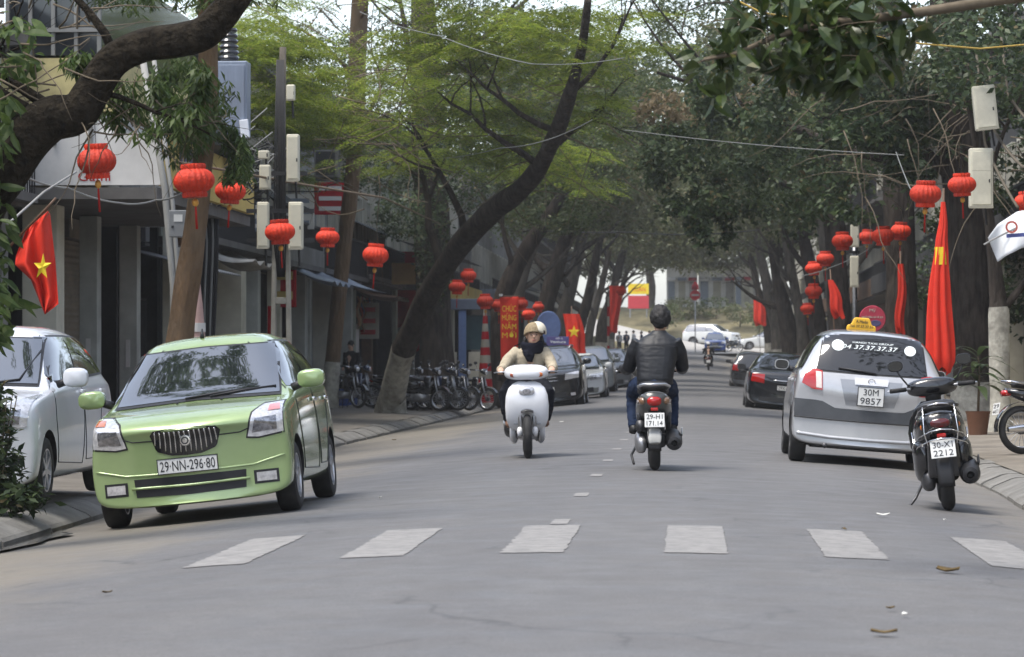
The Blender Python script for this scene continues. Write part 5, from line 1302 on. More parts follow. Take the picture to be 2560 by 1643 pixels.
def knitf(u, v):
    a = 2*math.pi*u; t_ = v*R(102); rr_ = 1 + .02*math.cos(a*22)
    fr = max(0, -math.sin(a))          # front edge sits higher, above the brow
    tt = t_*(1 - .20*fr)
    return tuple(hv + Vector((.100*rr_*math.sin(tt)*math.cos(a), .115*rr_*math.sin(tt)*math.sin(a), .02 + .125*math.cos(tt))))
hat.grid(knitf, 44, 14); ho = hat.build('knit_hat', knit, r, smooth=True, solid=.012)
hm = MB(); hm.grid(lambda u, v: tuple(hv + Vector((.034,.028,.03)) + Matrix.Rotation(R(24), 3, 'Y') @ Vector((.108*math.sin(v*R(80))*math.cos(2*math.pi*u), .122*math.sin(v*R(80))*math.sin(2*math.pi*u), .125*math.cos(v*R(80))))), 30, 10)
hm.build('helmet', cream_shell, r, smooth=True, solid=.012)
MB().loft([(.195,-.045,1.40,.024,.020,3),(.20,-.02,1.40,.026,.024,3)], 12).build('helmet_buckle', mat('brown_patch', (.05,.03,.02), .7), r, smooth=True)
hr = MB()
for s in (-1, 1): hr.tube([hv+Vector((s*.088,.0,-.01)), hv+Vector((s*.10,.0,-.08)), hv+Vector((s*.095+.01,.02,-.15))], [.020,.024,.008], 8)
hr.build('hair', hair_m, r, smooth=True)
face(r, hv, R(4))
ep = MB()
for s in (-1, 1): MB().box((.06+s*.155,.085,1.262), (.075,.03,.012), (0, s*R(24), 0)).build('epaulette', scarf_m, r, bevel=.004)

# --- rider in the black jacket (seen from behind)
r = thing('person', 'person with short black hair in black leather jacket riding the dark scooter', 'person', m_loc, rot=(0, R(.8), math.pi + R(1.5)))
hip, chest, neck, head = (-.02,.24,.86), (-.045,.15,1.14), (-.07,.10,1.32), (-.085,.06,1.455)
b = MB(); person_base(b, hip, chest, neck, head, 1.02)
for s in (-1, 1):
    sh = (-.05+s*.19, .14, 1.25); el = (s*.262-.03, .03, 1.0); wr_ = (s*.29, -.22, .99)
    limb(b, [sh, el, wr_], [.055,.045,.03]); hand(b, wr_, (s*.285,-.335,.957), s)
    limb(b, [(s*.09,.2,.83), (s*.15,-.02,.80), (s*.185,-.24,.73), (s*.19,-.20,.56), (s*.185,-.12,.40), (s*.19,-.22,.36)], [.08,.07,.055,.048,.04,.035])
merge(b, 'body', skin, r, .011, 2)
j = MB(); j.loft([(-.02,.24,.83,.165,.13,2.6),(-.02,.235,.88,.178,.14,2.6),(-.03,.20,1.0,.188,.145,2.6),(-.04,.165,1.13,.205,.14,2.6),(-.05,.145,1.22,.205,.125,2.5),(-.058,.13,1.28,.165,.095,2.4),(-.066,.115,1.325,.085,.075,2.3),(-.07,.11,1.35,.068,.068,2.2)], 22, axis='z')
for s in (-1, 1):
    limb(j, [(-.045+s*.165,.145,1.245),(-.04+s*.222,.12,1.13),(s*.262-.03,.04,.99),(s*.272-.02,-.06,.975),(s*.29,-.20,.985)], [.080,.076,.066,.060,.045])
j.tube([(-.02+.168*math.cos(a), .24+.130*math.sin(a), .835) for a in np.linspace(0, 2*math.pi, 20)], .016, 8)
merge(j, 'leather_jacket', leather, r, .009, 6, .002)
MB().tube([(-.22,.285,1.19),(-.14,.298,1.20),(-.04,.302,1.205),(.06,.296,1.20),(.13,.285,1.19)], .003, 5).build('jacket_seam', black_plastic, r)
l_ = MB()
for s in (-1, 1): limb(l_, [(s*.09-.01,.22,.83),(s*.15,-.02,.80),(s*.185,-.24,.73),(s*.19,-.20,.56),(s*.185,-.12,.40)], [.10,.09,.075,.066,.058])
l_.ball((-.01,.24,.83), (.165,.15,.09)); merge(l_, 'jeans', denim, r, .011, 3, .007)
for s in (-1, 1): MB().loft([(s*.195,-.32,.355,.03,.022,2.4),(s*.197,-.25,.365,.042,.034,2.4),(s*.195,-.14,.38,.045,.048,2.4),(s*.19,-.06,.38,.035,.045,2.4)], 14).build('shoe', shoe_black, r, smooth=True)
hv = Vector(head); hr = MB()
def hairf(u, v):
    a = 2*math.pi*u; back = max(0, math.sin(a)); t_ = v*R(88 + 46*back)
    p_ = Vector((.101*math.sin(t_)*math.cos(a), .120*math.sin(t_)*math.sin(a)+.008, .136*math.cos(t_)+.008))
    q = 1 + .10*noise.noise(p_*34) + .09*noise.noise(p_*95)
    return tuple(hv + p_*q)
hr.grid(hairf, 48, 22); hr.build('hair', hair_m, r, smooth=True, solid=.008)
face(r, hv)

# --- distant rider, shopkeeper, pedestrians
def simple_person(label, loc, rz, top, legs, hairc, pose='stand', helmet=None, group=None, h=1.62):
    k = h/1.62
    r = thing('person', label, 'person', loc, rz, group)
    b = MB(); sit = pose == 'ride'
    dz = -.02 if sit else 0.
    if sit: hip, chest, neck, head = (0,.2,.84), (0,.12,1.12), (0,.08,1.28), (0,.05,1.41)
    else: hip, chest, neck, head = (0,0,.86*k), (0,0,1.18*k), (0,-.01,1.36*k), (0,-.02,1.49*k)
    person_base(b, hip, chest, neck, head, .95)
    arms = []; legp = []
    for s in (-1, 1):
        if sit:
            arms.append([(s*.17,.12,1.22),(s*.28,-.02,1.0),(s*.285,-.28,.97)]); legp.append([(s*.09,.2,.83),(s*.20,-.22,.72),(s*.19,-.12,.42)])
        else:
            arms.append([(s*.17,0,1.30*k),(s*.21,.03,1.06*k),(s*.19,-.10,.86*k)]); legp.append([(s*.08,0,.86*k),(s*.09,-.02,.48*k),(s*.095,0,.06*k)])
    for a in arms: limb(b, a, [.05,.042,.032]); b.ball(a[-1], (.035,.04,.045))
    for a in legp: limb(b, a, [.08,.06,.04])
    merge(b, 'body', skin, r, .02, 1)
    j = MB(); hp, ch, nk = Vector(hip), Vector(chest), Vector(neck)
    j.loft([(hp.x, hp.y, hp.z-.05, .16,.12,2.4), (lerp(hp,ch,.5).x, lerp(hp,ch,.5).y, lerp(hp,ch,.5).z, .155,.12,2.4), (ch.x, ch.y, ch.z, .18,.125,2.4), (ch.x, ch.y, ch.z+.09, .17,.11,2.3), (nk.x, nk.y, nk.z-.01, .075,.07,2.2)], 16, axis='z')
    for a in arms: limb(j, a[:2] + [lerp(Vector(a[1]), Vector(a[2]), .8)], [.068,.06,.05])
    merge(j, 'shirt', top, r, .02, 2)
    l2 = MB()
    for a in legp: limb(l2, a, [.10,.075,.06])
    l2.ball(hip, (.155,.13,.10)); merge(l2, 'trousers', legs, r, .02, 2)
    for a in legp:
        e = Vector(a[-1]); MB().loft([(e.x, e.y-.18, e.z-.03,.03,.02,2.4),(e.x, e.y-.08, e.z-.02,.042,.035,2.4),(e.x, e.y+.05, e.z-.01,.04,.045,2.4)], 10).build('shoe', shoe_black, r, smooth=True)
    hv = Vector(head)
    MB().ball(hv+Vector((0,.015,.025)), (.088,.105,.112), 16, 12).build('hair', hairc, r, smooth=True)
    face(r, hv + Vector((0,-.004,0)))
    if helmet: MB().loft([(hv.x, hv.y+.01, hv.z+.0,.112,.13,2.2),(hv.x, hv.y+.01, hv.z+.06,.112,.13,2.2),(hv.x, hv.y+.01, hv.z+.12,.08,.095,2.2),(hv.x, hv.y+.01, hv.z+.145,.02,.025,2.2)], 18, axis='z').build('helmet', helmet, r, smooth=True)
    return r
shirt_white = mat('shirt_white', (.62,.63,.66), .85, var=.1); dark_top = mat('dark_top', (.016,.017,.020), .85, var=.2); blue_top = mat('school_navy', (.03,.045,.10), .85)
simple_person('distant rider in white helmet and dark clothes on the small far scooter', far_loc, math.pi, dark_top, trouser_dark, hair_m, 'ride', helmet=white_paint)
sp = at(878, 900, 84); simple_person('shopkeeper in dark clothes standing in the garment shop doorway', (sp.x, 84, walk_z(sp.x, 84)), R(-25), dark_top, trouser_dark, hair_m)
plabs = ['pedestrian in white shirt leftmost of the group near the ramp', 'pedestrian in navy top among the white shirts near the ramp', 'pedestrian in white shirt in the middle of the group near the ramp', 'pedestrian with long hair in navy top near the ramp', 'pedestrian in white shirt rightmost of the group near the ramp']
for i, (px_, tp) in enumerate(((1548, shirt_white), (1566, blue_top), (1584, shirt_white), (1604, blue_top), (1624, shirt_white))):
    Y = 234.5 + (i*7 % 5)*.6; q = at(px_, 870, Y)
    simple_person(plabs[i], (q.x, Y, rise(Y)+.03), R(160 + 40*i), tp, trouser_dark, hair_m, group='pedestrians gathered near the ramp', h=1.6 + .03*(i % 3))
# ================================================================== trees
bark_dark = mat('bark_dark', (.042,.034,.028), .95, var=.7, scale=9, bump=1., bscale=11, stretch=(1,1,.22), dirt=.3, bdist=.09)
bark_moss = mat('bark_mossy', (.020,.016,.011), .95, var=.75, scale=13, bump=1., bscale=22, bdist=.05)
bark_brown = mat('bark_brown', (.150,.098,.058), .9, var=.3, scale=6, bump=1., bscale=18, stretch=(1,1,.25), dirt=.5, bdist=.05)
bark_grey = mat('bark_grey', (.10,.088,.072), .95, var=.5, scale=6, bump=.8, bscale=16, stretch=(1,1,.3))
lime = mat('lime_wash', (.42,.40,.34), .9, var=.3, scale=9, bump=.6, bscale=18, dirt=.75)
twig_m = mat('twig', (.13,.105,.075), .9, var=.3, scale=10)
lf_feather = leaf_mat('leaf_feathery', (.070,.115,.014), (.225,.270,.036), (.26,.22,.06), .62)
lf_dark = leaf_mat('leaf_dark', (.020,.038,.016), (.070,.100,.036), (.15,.11,.05), .32)
lf_mid = leaf_mat('leaf_mid', (.040,.065,.020), (.100,.125,.042), (.17,.12,.05), .38)
lf_far = leaf_mat('leaf_far', (.080,.098,.042), (.165,.170,.078), (.19,.15,.09), .40)
lf_big = leaf_mat('leaf_broad', (.018,.034,.008), (.050,.072,.018), (.10,.09,.02), .22, .35)
lf_near = leaf_mat('leaf_hanging', (.038,.072,.016), (.095,.135,.035), None, .40)

def quads_mesh(name, P, m):
    """P: (n, 4, 3) array of quads"""
    n = len(P); me = bpy.data.meshes.new(name)
    me.vertices.add(n*4); me.vertices.foreach_set('co', P.astype('f').ravel())
    me.loops.add(n*4); me.loops.foreach_set('vertex_index', np.arange(n*4, dtype='i'))
    me.polygons.add(n); me.polygons.foreach_set('loop_start', np.arange(0, n*4, 4, dtype='i'))
    me.update(calc_edges=True); me.materials.append(m)
    return me
def unit(v): return v/np.maximum(1e-9, np.linalg.norm(v, axis=-1, keepdims=True))
def leaf_quads(C, D, N, L, W):
    """rhombic leaves: base C, direction D, normal N"""
    D = unit(D); Sd = unit(np.cross(D, N)); Nn = np.cross(Sd, D)
    L = np.asarray(L)[:, None]; W = np.asarray(W)[:, None]
    mid = C + D*L*.45 + Nn*L*.06
    return np.stack([C, mid - Sd*W/2, C + D*L - Nn*L*.05, mid + Sd*W/2], 1)
def clump_points(c, r, n, gap=.0, shell=.35):
    """points in an uneven ellipsoid"""
    out = []; need = n; off = rng.uniform(-50, 50, 3)
    while need > 0:
        q = rng.normal(size=(need*2+50, 3)); q = unit(q); rad = rng.uniform(shell, 1, len(q))**(1/2.2)
        ang = np.array([noise.noise(Vector(p*1.6 + off)) for p in q[:400]])
        rad = rad*(1 + .35*np.resize(ang, len(q)))
        q = q*rad[:, None]*np.array(r) + np.array(c)
        if gap > 0:
            keep = np.array([noise.noise(Vector(p*1.05 + off)) + .5*noise.noise(Vector(p*2.6 + off)) for p in q]) > gap
            q = q[keep]
        if len(q) == 0: gap -= .1; continue
        out.append(q[:need]); need -= len(out[-1])
    return np.concatenate(out)
def broad(P, L, W=None, droop=.3, up=.6):
    n = len(P); D = rng.normal(size=(n, 3)); D[:, 2] = D[:, 2]*.5 - droop
    N = rng.normal(size=(n, 3))*.6; N[:, 2] += up
    Ls = L*rng.uniform(.6, 1.25, n); Ws = Ls*(W or .5)
    return leaf_quads(P, D, N, Ls, Ws)
def fine(P, L, W=.45, droop=.5, up=.5):
    """near leaves: folded, curved blades of eight faces each"""
    n = len(P); D = rng.normal(size=(n, 3)); D[:, 2] = D[:, 2]*.45 - droop; D = unit(D)
    N = rng.normal(size=(n, 3))*.6; N[:, 2] += up; Sd = unit(np.cross(D, N)); N = np.cross(Sd, D)
    Ls = (L*rng.uniform(.6, 1.2, n))[:, None]; rows = []
    for t, w in ((0, .03), (.18, .30), (.42, .48), (.68, .40), (.88, .18), (1, .01)):
        c = P + D*Ls*t - N*Ls*(.22*t*t); h = Sd*Ls*w*W + N*Ls*w*W*.35
        rows.append((c - Sd*Ls*w*W + N*Ls*w*W*.35, c, c + h))
    out = []
    for a, b in zip(rows, rows[1:]):
        out.append(np.stack([a[0], a[1], b[1], b[0]], 1)); out.append(np.stack([a[1], a[2], b[2], b[1]], 1))
    return np.stack(out, 1)          # (n, 10, 4, 3): welded per leaf later
def weld(Q): return Q.reshape(-1, 4, 3)
def fronds(P, L=.34, pairs=9, lw=.018, droop=.15, dirn=None, D0=None):
    """pinnate fronds: many narrow leaflets on either side of a stalk"""
    n = len(P); A = rng.uniform(0, 2*np.pi, n); D = np.stack([np.cos(A), np.sin(A), rng.normal(-droop, .12, n)], 1)
    if dirn is not None: D = D*.6 + np.array(dirn)
    if D0 is not None: D = D0
    D = unit(D); N = rng.normal(size=(n, 3))*.18 + np.array([0, 0, 1]); Sd = unit(np.cross(D, N)); N2 = np.cross(Sd, D)
    Ls = L*rng.uniform(.7, 1.3, n); out = []
    for k in range(pairs):
        f = (k+.6)/pairs; base = P + D*(Ls*f)[:, None] - np.array([0,0,1])*((Ls*f*f*.28)[:, None])
        ll = Ls*.30*math.sin(math.pi*(.16+.80*f))
        for s in (-1, 1):
            d2 = Sd*s*.92 + D*.38 - np.array([0,0,.10])
            out.append(leaf_quads(base, d2, N2, ll, np.full(n, lw)))
    return np.concatenate(out)
def pads(c, r, n, R0=.8, per=26, L=.42):
    """flat, layered sprays of fronds fanning out from twig ends"""
    C0 = clump_points(c, r, n, -.3, .05); out = []
    P, D = [], []
    for p in C0:
        R_ = R0*rng.uniform(.6, 1.3); a0 = rng.uniform(0, 2*np.pi); tilt = rng.normal(0, .10, 2)
        m = int(per*rng.uniform(.7, 1.3)); a = a0 + rng.normal(0, 1.0, m); rr_ = R_*rng.uniform(0, 1, m)**.7
        q = np.stack([rr_*np.cos(a), rr_*np.sin(a), np.zeros(m)], 1); q[:, 2] = q[:, 0]*tilt[0] + q[:, 1]*tilt[1] - .10*rr_**2 + rng.normal(0, .025, m)
        P.append(p + q); D.append(np.stack([np.cos(a)+rng.normal(0,.35,m), np.sin(a)+rng.normal(0,.35,m), -.18*rr_ + rng.normal(-.05,.06,m)], 1))
    return fronds(np.concatenate(P), L, 6, .032, D0=np.concatenate(D))
def sprays(P, L=.13, k=7, W=.22, droop=.9):
    """drooping hands of narrow leaflets"""
    n = len(P); out = []
    for i in range(k):
        a = 2*np.pi*i/k + rng.uniform(-.3, .3, n)
        D = np.stack([np.cos(a)*.75, np.sin(a)*.75, -droop*rng.uniform(.5, 1.3, n)], 1)
        N = np.stack([np.cos(a), np.sin(a), np.full(n, .8)], 1) + rng.normal(size=(n, 3))*.25
        out.append(leaf_quads(P + rng.normal(size=(n, 3))*.03, D, N, L*rng.uniform(.7, 1.2, n), L*W*rng.uniform(.8, 1.2, n)))
    return np.concatenate(out)
def world_path(pts, Y0, Y1=None):
    Y1 = Y0 if Y1 is None else Y1; k = len(pts)
    return [at(p[0], p[1], lerp(Y0, Y1, i/(k-1))) for i, p in enumerate(pts)], [p[2]/S(lerp(Y0, Y1, i/(k-1))) for i, p in enumerate(pts)]
def densify(P, Rr, m=4):
    out, ro = [], []
    for i in range(len(P)-1):
        p0, p1, p2, p3 = P[max(i-1,0)], P[i], P[i+1], P[min(i+2, len(P)-1)]
        for j in range(m):
            t = j/m; t2, t3 = t*t, t*t*t
            out.append(.5*((2*p1) + (p2-p0)*t + (2*p0-5*p1+4*p2-p3)*t2 + (3*p1-p0-3*p2+p3)*t3)); ro.append(lerp(Rr[i], Rr[i+1], t))
    return out + [P[-1]], ro + [Rr[-1]]
def branchy(mb, start, d, L, r, depth, seed, up=.25, n=6):
    """a limb that forks into thinner ones; returns tips"""
    rnd = random.Random(seed); p = Vector(start); d = Vector(d).normalized(); pts = [p.copy()]; k = 6; tips = []
    for i in range(k):
        d = (d + Vector((rnd.gauss(0,.18), rnd.gauss(0,.18), rnd.gauss(0,.14) + up*.12))).normalized()
        p = p + d*(L/k); pts.append(p.copy())
        if depth > 0 and i in (2, 3, 4):
            sd = (d + Vector((rnd.gauss(0,.8), rnd.gauss(0,.8), rnd.gauss(.1,.5)))).normalized()
            tips += branchy(mb, p, sd, L*rnd.uniform(.5,.75), r*(1-.12*i)*.5, depth-1, seed*3+i, up, n)
    mb.tube(pts, [r*(1-.13*i) for i in range(k+1)], n if depth else 5)
    tips.append(p); return tips
def make_tree(name, label, trunk_pts, trunk_r, bark, leafm, quads, limbs=(), wash=None, group=None, cat='tree', n=16, jit=.16, seed=1, twigs=None, extra=None):
    """trunk_pts world points"""
    base = Vector(trunk_pts[0]); t = thing(name, label, cat, base, group=group)
    P, Rr = densify([Vector(p) - base for p in trunk_pts], trunk_r)
    mb = MB(); mb.tube(P, Rr, n, jit=jit, seed=seed)
    # root flare
    mb.tube([Vector((0,0,-.15)), Vector((0,0,.06)), lerp(P[0], P[min(3, len(P)-1)], .5)], [trunk_r[0]*1.25, trunk_r[0]*1.12, trunk_r[0]*.98], n, jit=jit*1.6, seed=seed+1) if wash is not False else None
    tips = []
    for i, (q, d, L, r, dep) in enumerate(limbs): tips += branchy(mb, Vector(q) - base, d, L, r, dep, seed*11+i)
    mb.build('trunk', bark, t, smooth=True)
    if wash:
        k = max(2, next((i for i, p in enumerate(P) if p.z > wash), len(P)-1))
        w = MB(); w.tube(P[:k+1], [x*1.025+.004 for x in Rr[:k+1]], n, jit=jit, seed=seed, caps=False)
        w.tube([Vector((0,0,-.10)), Vector((0,0,.07)), lerp(P[0], P[min(3, len(P)-1)], .5)], [trunk_r[0]*1.28, trunk_r[0]*1.15, trunk_r[0]*1.01], n, jit=jit*1.6, seed=seed+1, caps=False)
        w.build('lime_wash', lime, t, smooth=True)
    if twigs: tw = MB(); [tw.tube([Vector(p)-base for p in q], rr_, 5) for q, rr_ in twigs]; tw.build('twigs', twig_m, t, smooth=True)
    if quads is not None and len(quads):
        Q = np.concatenate(quads) if isinstance(quads, list) else quads
        me = quads_mesh('crown', Q - np.array(base), leafm); o = bpy.data.objects.new('crown', me); col.objects.link(o); o.parent = t
    return t
def C(px, py, Y, rx, rz, ry=None):
    """clump centre and radii from its place in the photo; rx, rz in photo pixels"""
    c = at(px, py, Y); s = S(Y); return (tuple(c), (rx/s, ry if ry else rx/s*.9, rz/s))
def rand_twigs(c, r, n, L, rad, seed, sag=.0):
    rnd = random.Random(seed); out = []
    for i in range(n):
        p = Vector(c) + Vector((rnd.uniform(-1,1)*r[0], rnd.uniform(-1,1)*r[1], rnd.uniform(-1,1)*r[2]))
        d = Vector((rnd.gauss(0,1), rnd.gauss(0,.6), rnd.gauss(-.1,.45))).normalized(); q = [p.copy()]
        for k in range(7): d = (d + Vector((rnd.gauss(0,.16), rnd.gauss(0,.16), rnd.gauss(-sag,.14)))).normalized(); p = p + d*(L*rnd.uniform(.7,1.3)/7); q.append(p.copy())
        out.append((q, [rad*(1-.11*k) for k in range(8)]))
    return out

# --- the mossy branch that reaches in at the left, near the viewer
P, Rr = world_path([(-130,1260,95),(-120,900,85),(-100,640,80),(-50,500,74),(10,428,70),(70,350,66),(130,300,60),(195,285,54),(235,225,50),(285,150,50),(360,112,48),(440,100,46),(510,80,46),(560,30,44),(615,-40,38),(690,-130,30)], 22.6, 22.0)
bx = P[0]; P[0] = Vector((bx.x, bx.y, walk_z(bx.x, bx.y)))
q = []
for a in (C(340,270,22.4,130,90,.5), C(440,310,22.4,95,60,.4), C(240,180,22.6,80,50,.4), C(535,250,22.6,55,75,.3)):
    q.append(sprays(clump_points(*a, int(330*a[1][0]*a[1][2]/.05)//9+14, .12), .105, 7, .26, .9))
for a in (C(0,330,22.2,45,110,.3), C(20,110,22.4,80,110,.4), C(-15,560,22.2,45,120,.25), C(-15,760,22.2,45,110,.3)):
    q.append(weld(fine(clump_points(*a, 60, 0), .20, .34, .8)))
for a in (((-7.4,24.6,6.6),(1.7,2.6,1.0)), ((-6.7,27.8,7.6),(1.5,2.2,1.0)), ((-6.2,30.2,9.0),(1.2,1.8,.9))): q.append(sprays(clump_points(*a, 420, .05), .17, 6, .26, .6))
tw = rand_twigs(tuple(at(100,170,22.5)), (.45,.3,.5), 46, .8, .008, 5) + rand_twigs(tuple(at(380,280,22.4)), (.4,.3,.25), 22, .6, .006, 6, .05)
lim = [(at(-100,640,22.6),(-.3,.5,1),3.6,.14,2),(at(-50,500,22.5),(.1,.8,1),4.2,.10,2),(at(170,290,22.4), (-.9,.1,.6), 1.1, .05, 2), (at(110,320,22.5), (-.8,-.1,.75), 1.3, .045, 2), (at(290,150,22.3), (-.3,.0,1), 1.2, .04, 2), (at(250,230,22.3), (.8,.0,-.2), .9, .022, 1)]
make_tree('street_tree', 'dark mossy tree whose thick branch arches across the upper corner', P, Rr, bark_moss, lf_near, q, lim, seed=3, n=18, jit=.22, twigs=tw)
# undergrowth at its foot
us = MB()
sb = at(8, 1225, 25.3); 
t_ = thing('shrub', 'dark leafy shrub at the pavement edge before the white hatchback', 'shrub', (sb.x-.05, sb.y, walk_z(sb.x, sb.y)))
q = []
for a in (((0,0,.35),(.22,.25,.35)), ((-.1,0,.85),(.20,.2,.35)), ((.10,-.10,.14),(.36,.25,.16)), ((-.05,-.1,.55),(.25,.2,.5))): q.append(broad(clump_points(*a, 420, 0, .1), .10, .38, .2))
o = bpy.data.objects.new('foliage', quads_mesh('foliage', np.concatenate(q), lf_dark)); col.objects.link(o); o.parent = t_
for i in range(7):
    a = i*.9; us.tube([(0,0,-.02),(.06*math.cos(a),.06*math.sin(a),.4),(.16*math.cos(a),.14*math.sin(a),.95)], [.012,.009,.004], 6)
us.build('stems', twig_m, t_, smooth=True)

# --- leaning brown trunk behind the green car
P, Rr = world_path([(430,1150,46),(442,960,40),(456,800,35),(478,640,31),(497,500,28),(512,330,27),(520,160,27),(518,0,26),(510,-140,24)], 38.5)
P[0].z = walk_z(P[0].x, P[0].y)
q = [sprays(clump_points(*C(470,250,38,110,140,.7), 260, .1), .14, 7, .24, .8), sprays(clump_points(*C(560,380,38,80,90,.5), 110, .1), .13, 7, .24, .8), sprays(clump_points(*C(430,-150,38,420,170,2), 900, 0), .16, 7, .24, .6)]
make_tree('street_tree', 'brown trunk leaning up behind the green hatchback', P, Rr, bark_brown, lf_near, q, [(at(518,60,38.5),(.5,.2,1),2.5,.06,2),(at(512,-60,38.5),(-.7,.1,.9),2.5,.06,2)], seed=5, jit=.14)
# --- slim brown tree
P, Rr = world_path([(822,1013,22),(832,905,19),(845,760,19),(862,600,19),(880,450,19),(890,300,22),(893,150,22),(900,0,22),(905,-150,18)], 76)
P[0].z = walk_z(P[0].x, P[0].y)
q = []
for a in (C(700,90,74,150,110,1.6), C(860,200,73,150,90,1.6), C(760,330,74,120,55,1.2), C(640,200,75,120,120,1.4), C(600,90,70,110,100,1.3), C(690,420,76,90,50,1.0), C(900,330,73,140,70,1.4), C(780,-60,75,260,120,2.2), C(650,110,62,90,100,1.1), C(680,290,62,80,70,.9), C(760,220,64,90,110,1.2)):
    q.append(pads(*a, 26))
make_tree('street_tree', 'slim straight brown tree with whitewashed foot beside the blue crate', P, Rr, bark_brown, lf_feather, q, [(at(888,330,76),(.8,-.3,.7),3,.05,2),(at(893,200,76),(-.9,-.3,.6),3.5,.05,2),(at(893,60,76),(.4,-.8,.6),3,.05,2)], wash=.85, seed=8, jit=.1, twigs=rand_twigs(tuple(at(800,200,73)), (1.8,1,2), 40, 2.2, .014, 9))
# --- big leaning tree
P, Rr = world_path([(975,1014,34),(1000,905,28),(1050,780,28),(1105,680,29),(1165,595,29),(1235,525,28),(1300,478,25),(1350,415,22),(1392,330,19),(1425,235,16),(1455,120,12),(1470,0,9)], 73, 59.5)
P[0].z = walk_z(P[0].x, P[0].y)
q = []
for (a, n_) in ((C(1130,120,64,210,110,2.2), 1000), (C(1330,90,62,170,90,2), 900), (C(1010,250,68,160,120,2), 640), (C(1200,290,66,200,110,2), 820), (C(1010,390,70,150,60,1.4), 330), (C(1290,390,68,140,70,1.5), 420), (C(1440,230,66,130,130,2), 560), (C(1230,-60,64,400,110,3), 1100), (C(1450,430,70,110,90,1.5), 240), (C(1560,60,66,130,90,2), 560)):
    q.append(pads(*a, int(n_/24)))
make_tree('street_tree', 'big leaning dark tree with whitewashed foot bending over the road', P, Rr, bark_dark, lf_feather, q, [(P[3],(-.15,.3,1),3.2,.13,2),(P[4],(.0,-.2,1),3,.10,2),(P[6],(.7,.2,.6),3.0,.09,2),(P[7],(-.7,-.3,.7),2.8,.08,2),(P[8],(-.8,-.2,.6),2.6,.07,2),(P[9],(.6,-.3,.5),2.6,.06,2)], wash=1.45, seed=12, jit=.2, twigs=rand_twigs(tuple(at(1180,260,66)), (3.2,1.5,2.2), 90, 2.6, .015, 19))
# --- upright trunk behind it
P, Rr = world_path([(1092,985,46),(1088,850,42),(1082,700,44),(1078,560,43),(1074,420,41),(1068,250,38),(1060,60,32),(1055,-100,26)], 85)
P[0].z = walk_z(P[0].x, P[0].y)
q = []
for (a, n_) in ((C(1010,540,82,80,60,1), 1400), (C(1160,430,82,80,110,1), 1600), (C(960,430,84,110,60,1.3), 1500), (C(1130,300,84,170,110,2), 2600), (C(960,180,86,170,150,2.4), 3600), (C(760,420,88,170,90,1.8), 2400), (C(720,200,90,190,170,2.4), 3600), (C(1200,120,88,260,150,2.6), 3800), (C(1085,620,84,48,150,.6), 1100)):
    q.append(broad(clump_points(*a, n_, .0), .13, .5, .5))
make_tree('street_tree', 'massive upright dark trunk behind the leaning tree', P, Rr, bark_dark, lf_dark, q, [(at(1070,300,85),(-.8,.2,.7),4,.16,2),(at(1066,220,85),(.7,-.2,.8),4,.15,2)], seed=15, jit=.22, n=20)
# --- forked tree carrying lanterns by the red banner
P, Rr = world_path([(1243,985,27),(1248,860,23),(1254,760,24),(1278,690,22),(1318,620,19),(1360,560,16),(1410,480,12)], 90)
P[0].z = walk_z(P[0].x, P[0].y)
q = [broad(clump_points(*a, n_, .08), .13, .45, .35) for (a, n_) in ((C(1380,520,90,130,70,1.8), 2200), (C(1300,430,90,120,100,1.8), 2200), (C(1480,420,90,150,90,2), 2400), (C(1620,130,92,190,150,2.4), 4200), (C(1560,300,94,150,110,2), 2600), (C(1760,60,90,160,110,2), 2600), (C(1250,560,92,90,60,1.2), 900))]
make_tree('street_tree', 'dark forked tree beside the red banner', P, Rr, bark_dark, lf_mid, q, [(at(1278,690,90),(-.3,.1,1),3,.10,2),(at(1318,620,90),(.6,.2,.8),3.2,.10,2)], seed=21, jit=.2)

# --- right side: trunks beyond the parked scooter
P, Rr = world_path([(2440,1046,66),(2436,920,54),(2434,780,56),(2430,640,58),(2418,480,62),(2400,320,62),(2385,150,58),(2380,0,52),(2376,-150,46)], 58)
P[0].z = walk_z(P[0].x, P[0].y)
q = []
for (a, n_) in ((C(2150,420,56,150,130,1.2), 2600), (C(2330,250,57,160,130,1.2), 2600), (C(2030,280,58,170,150,1.8), 2800), (C(2230,120,56,230,130,1.8), 2800), (C(2500,150,58,120,190,1.5), 2000), (C(2540,400,60,90,150,1.0), 1700), (C(2350,480,61,80,90,.9), 1200), (C(2560,720,62,70,120,.8), 900), (C(2010,-40,58,330,120,2.5), 2400), (C(1850,230,60,130,120,1.6), 1900)):
    q.append(broad(clump_points(*a, n_, .06), .15, .5, .45))
make_tree('street_tree', 'stout dark trunk with whitewashed foot right of the hanging red flag', P, Rr, bark_dark, lf_dark, q, [(at(2418,480,58),(-.7,-.1,.8),3.2,.14,2),(at(2400,320,58),(-.9,.1,.5),3.8,.14,2),(at(2395,260,58),(.7,-.2,.9),3,.12,2)], wash=.55, seed=31, jit=.25, n=20, twigs=rand_twigs(tuple(at(2330,260,55)), (1.6,.7,1.6), 60, 1.9, .013, 33, .06))
P, Rr = world_path([(2500,1078,30),(2500,980,23),(2498,880,24),(2497,790,25),(2490,700,18),(2480,600,15),(2462,480,12),(2440,360,9),(2420,250,6)], 48)
P[0].z = walk_z(P[0].x, P[0].y)
make_tree('street_tree', 'slim whitewashed trunk in front of the stout dark trunk', P, Rr, bark_dark, lf_dark, [broad(clump_points(*C(2460,150,48,150,130,1.0), 1500, .0), .14, .5, .5)], [(at(2497,790,48),(.35,.05,1),1.6,.07,1),(at(2462,480,48),(.5,.1,1),2,.05,2)], wash=1.75, seed=35, jit=.1)
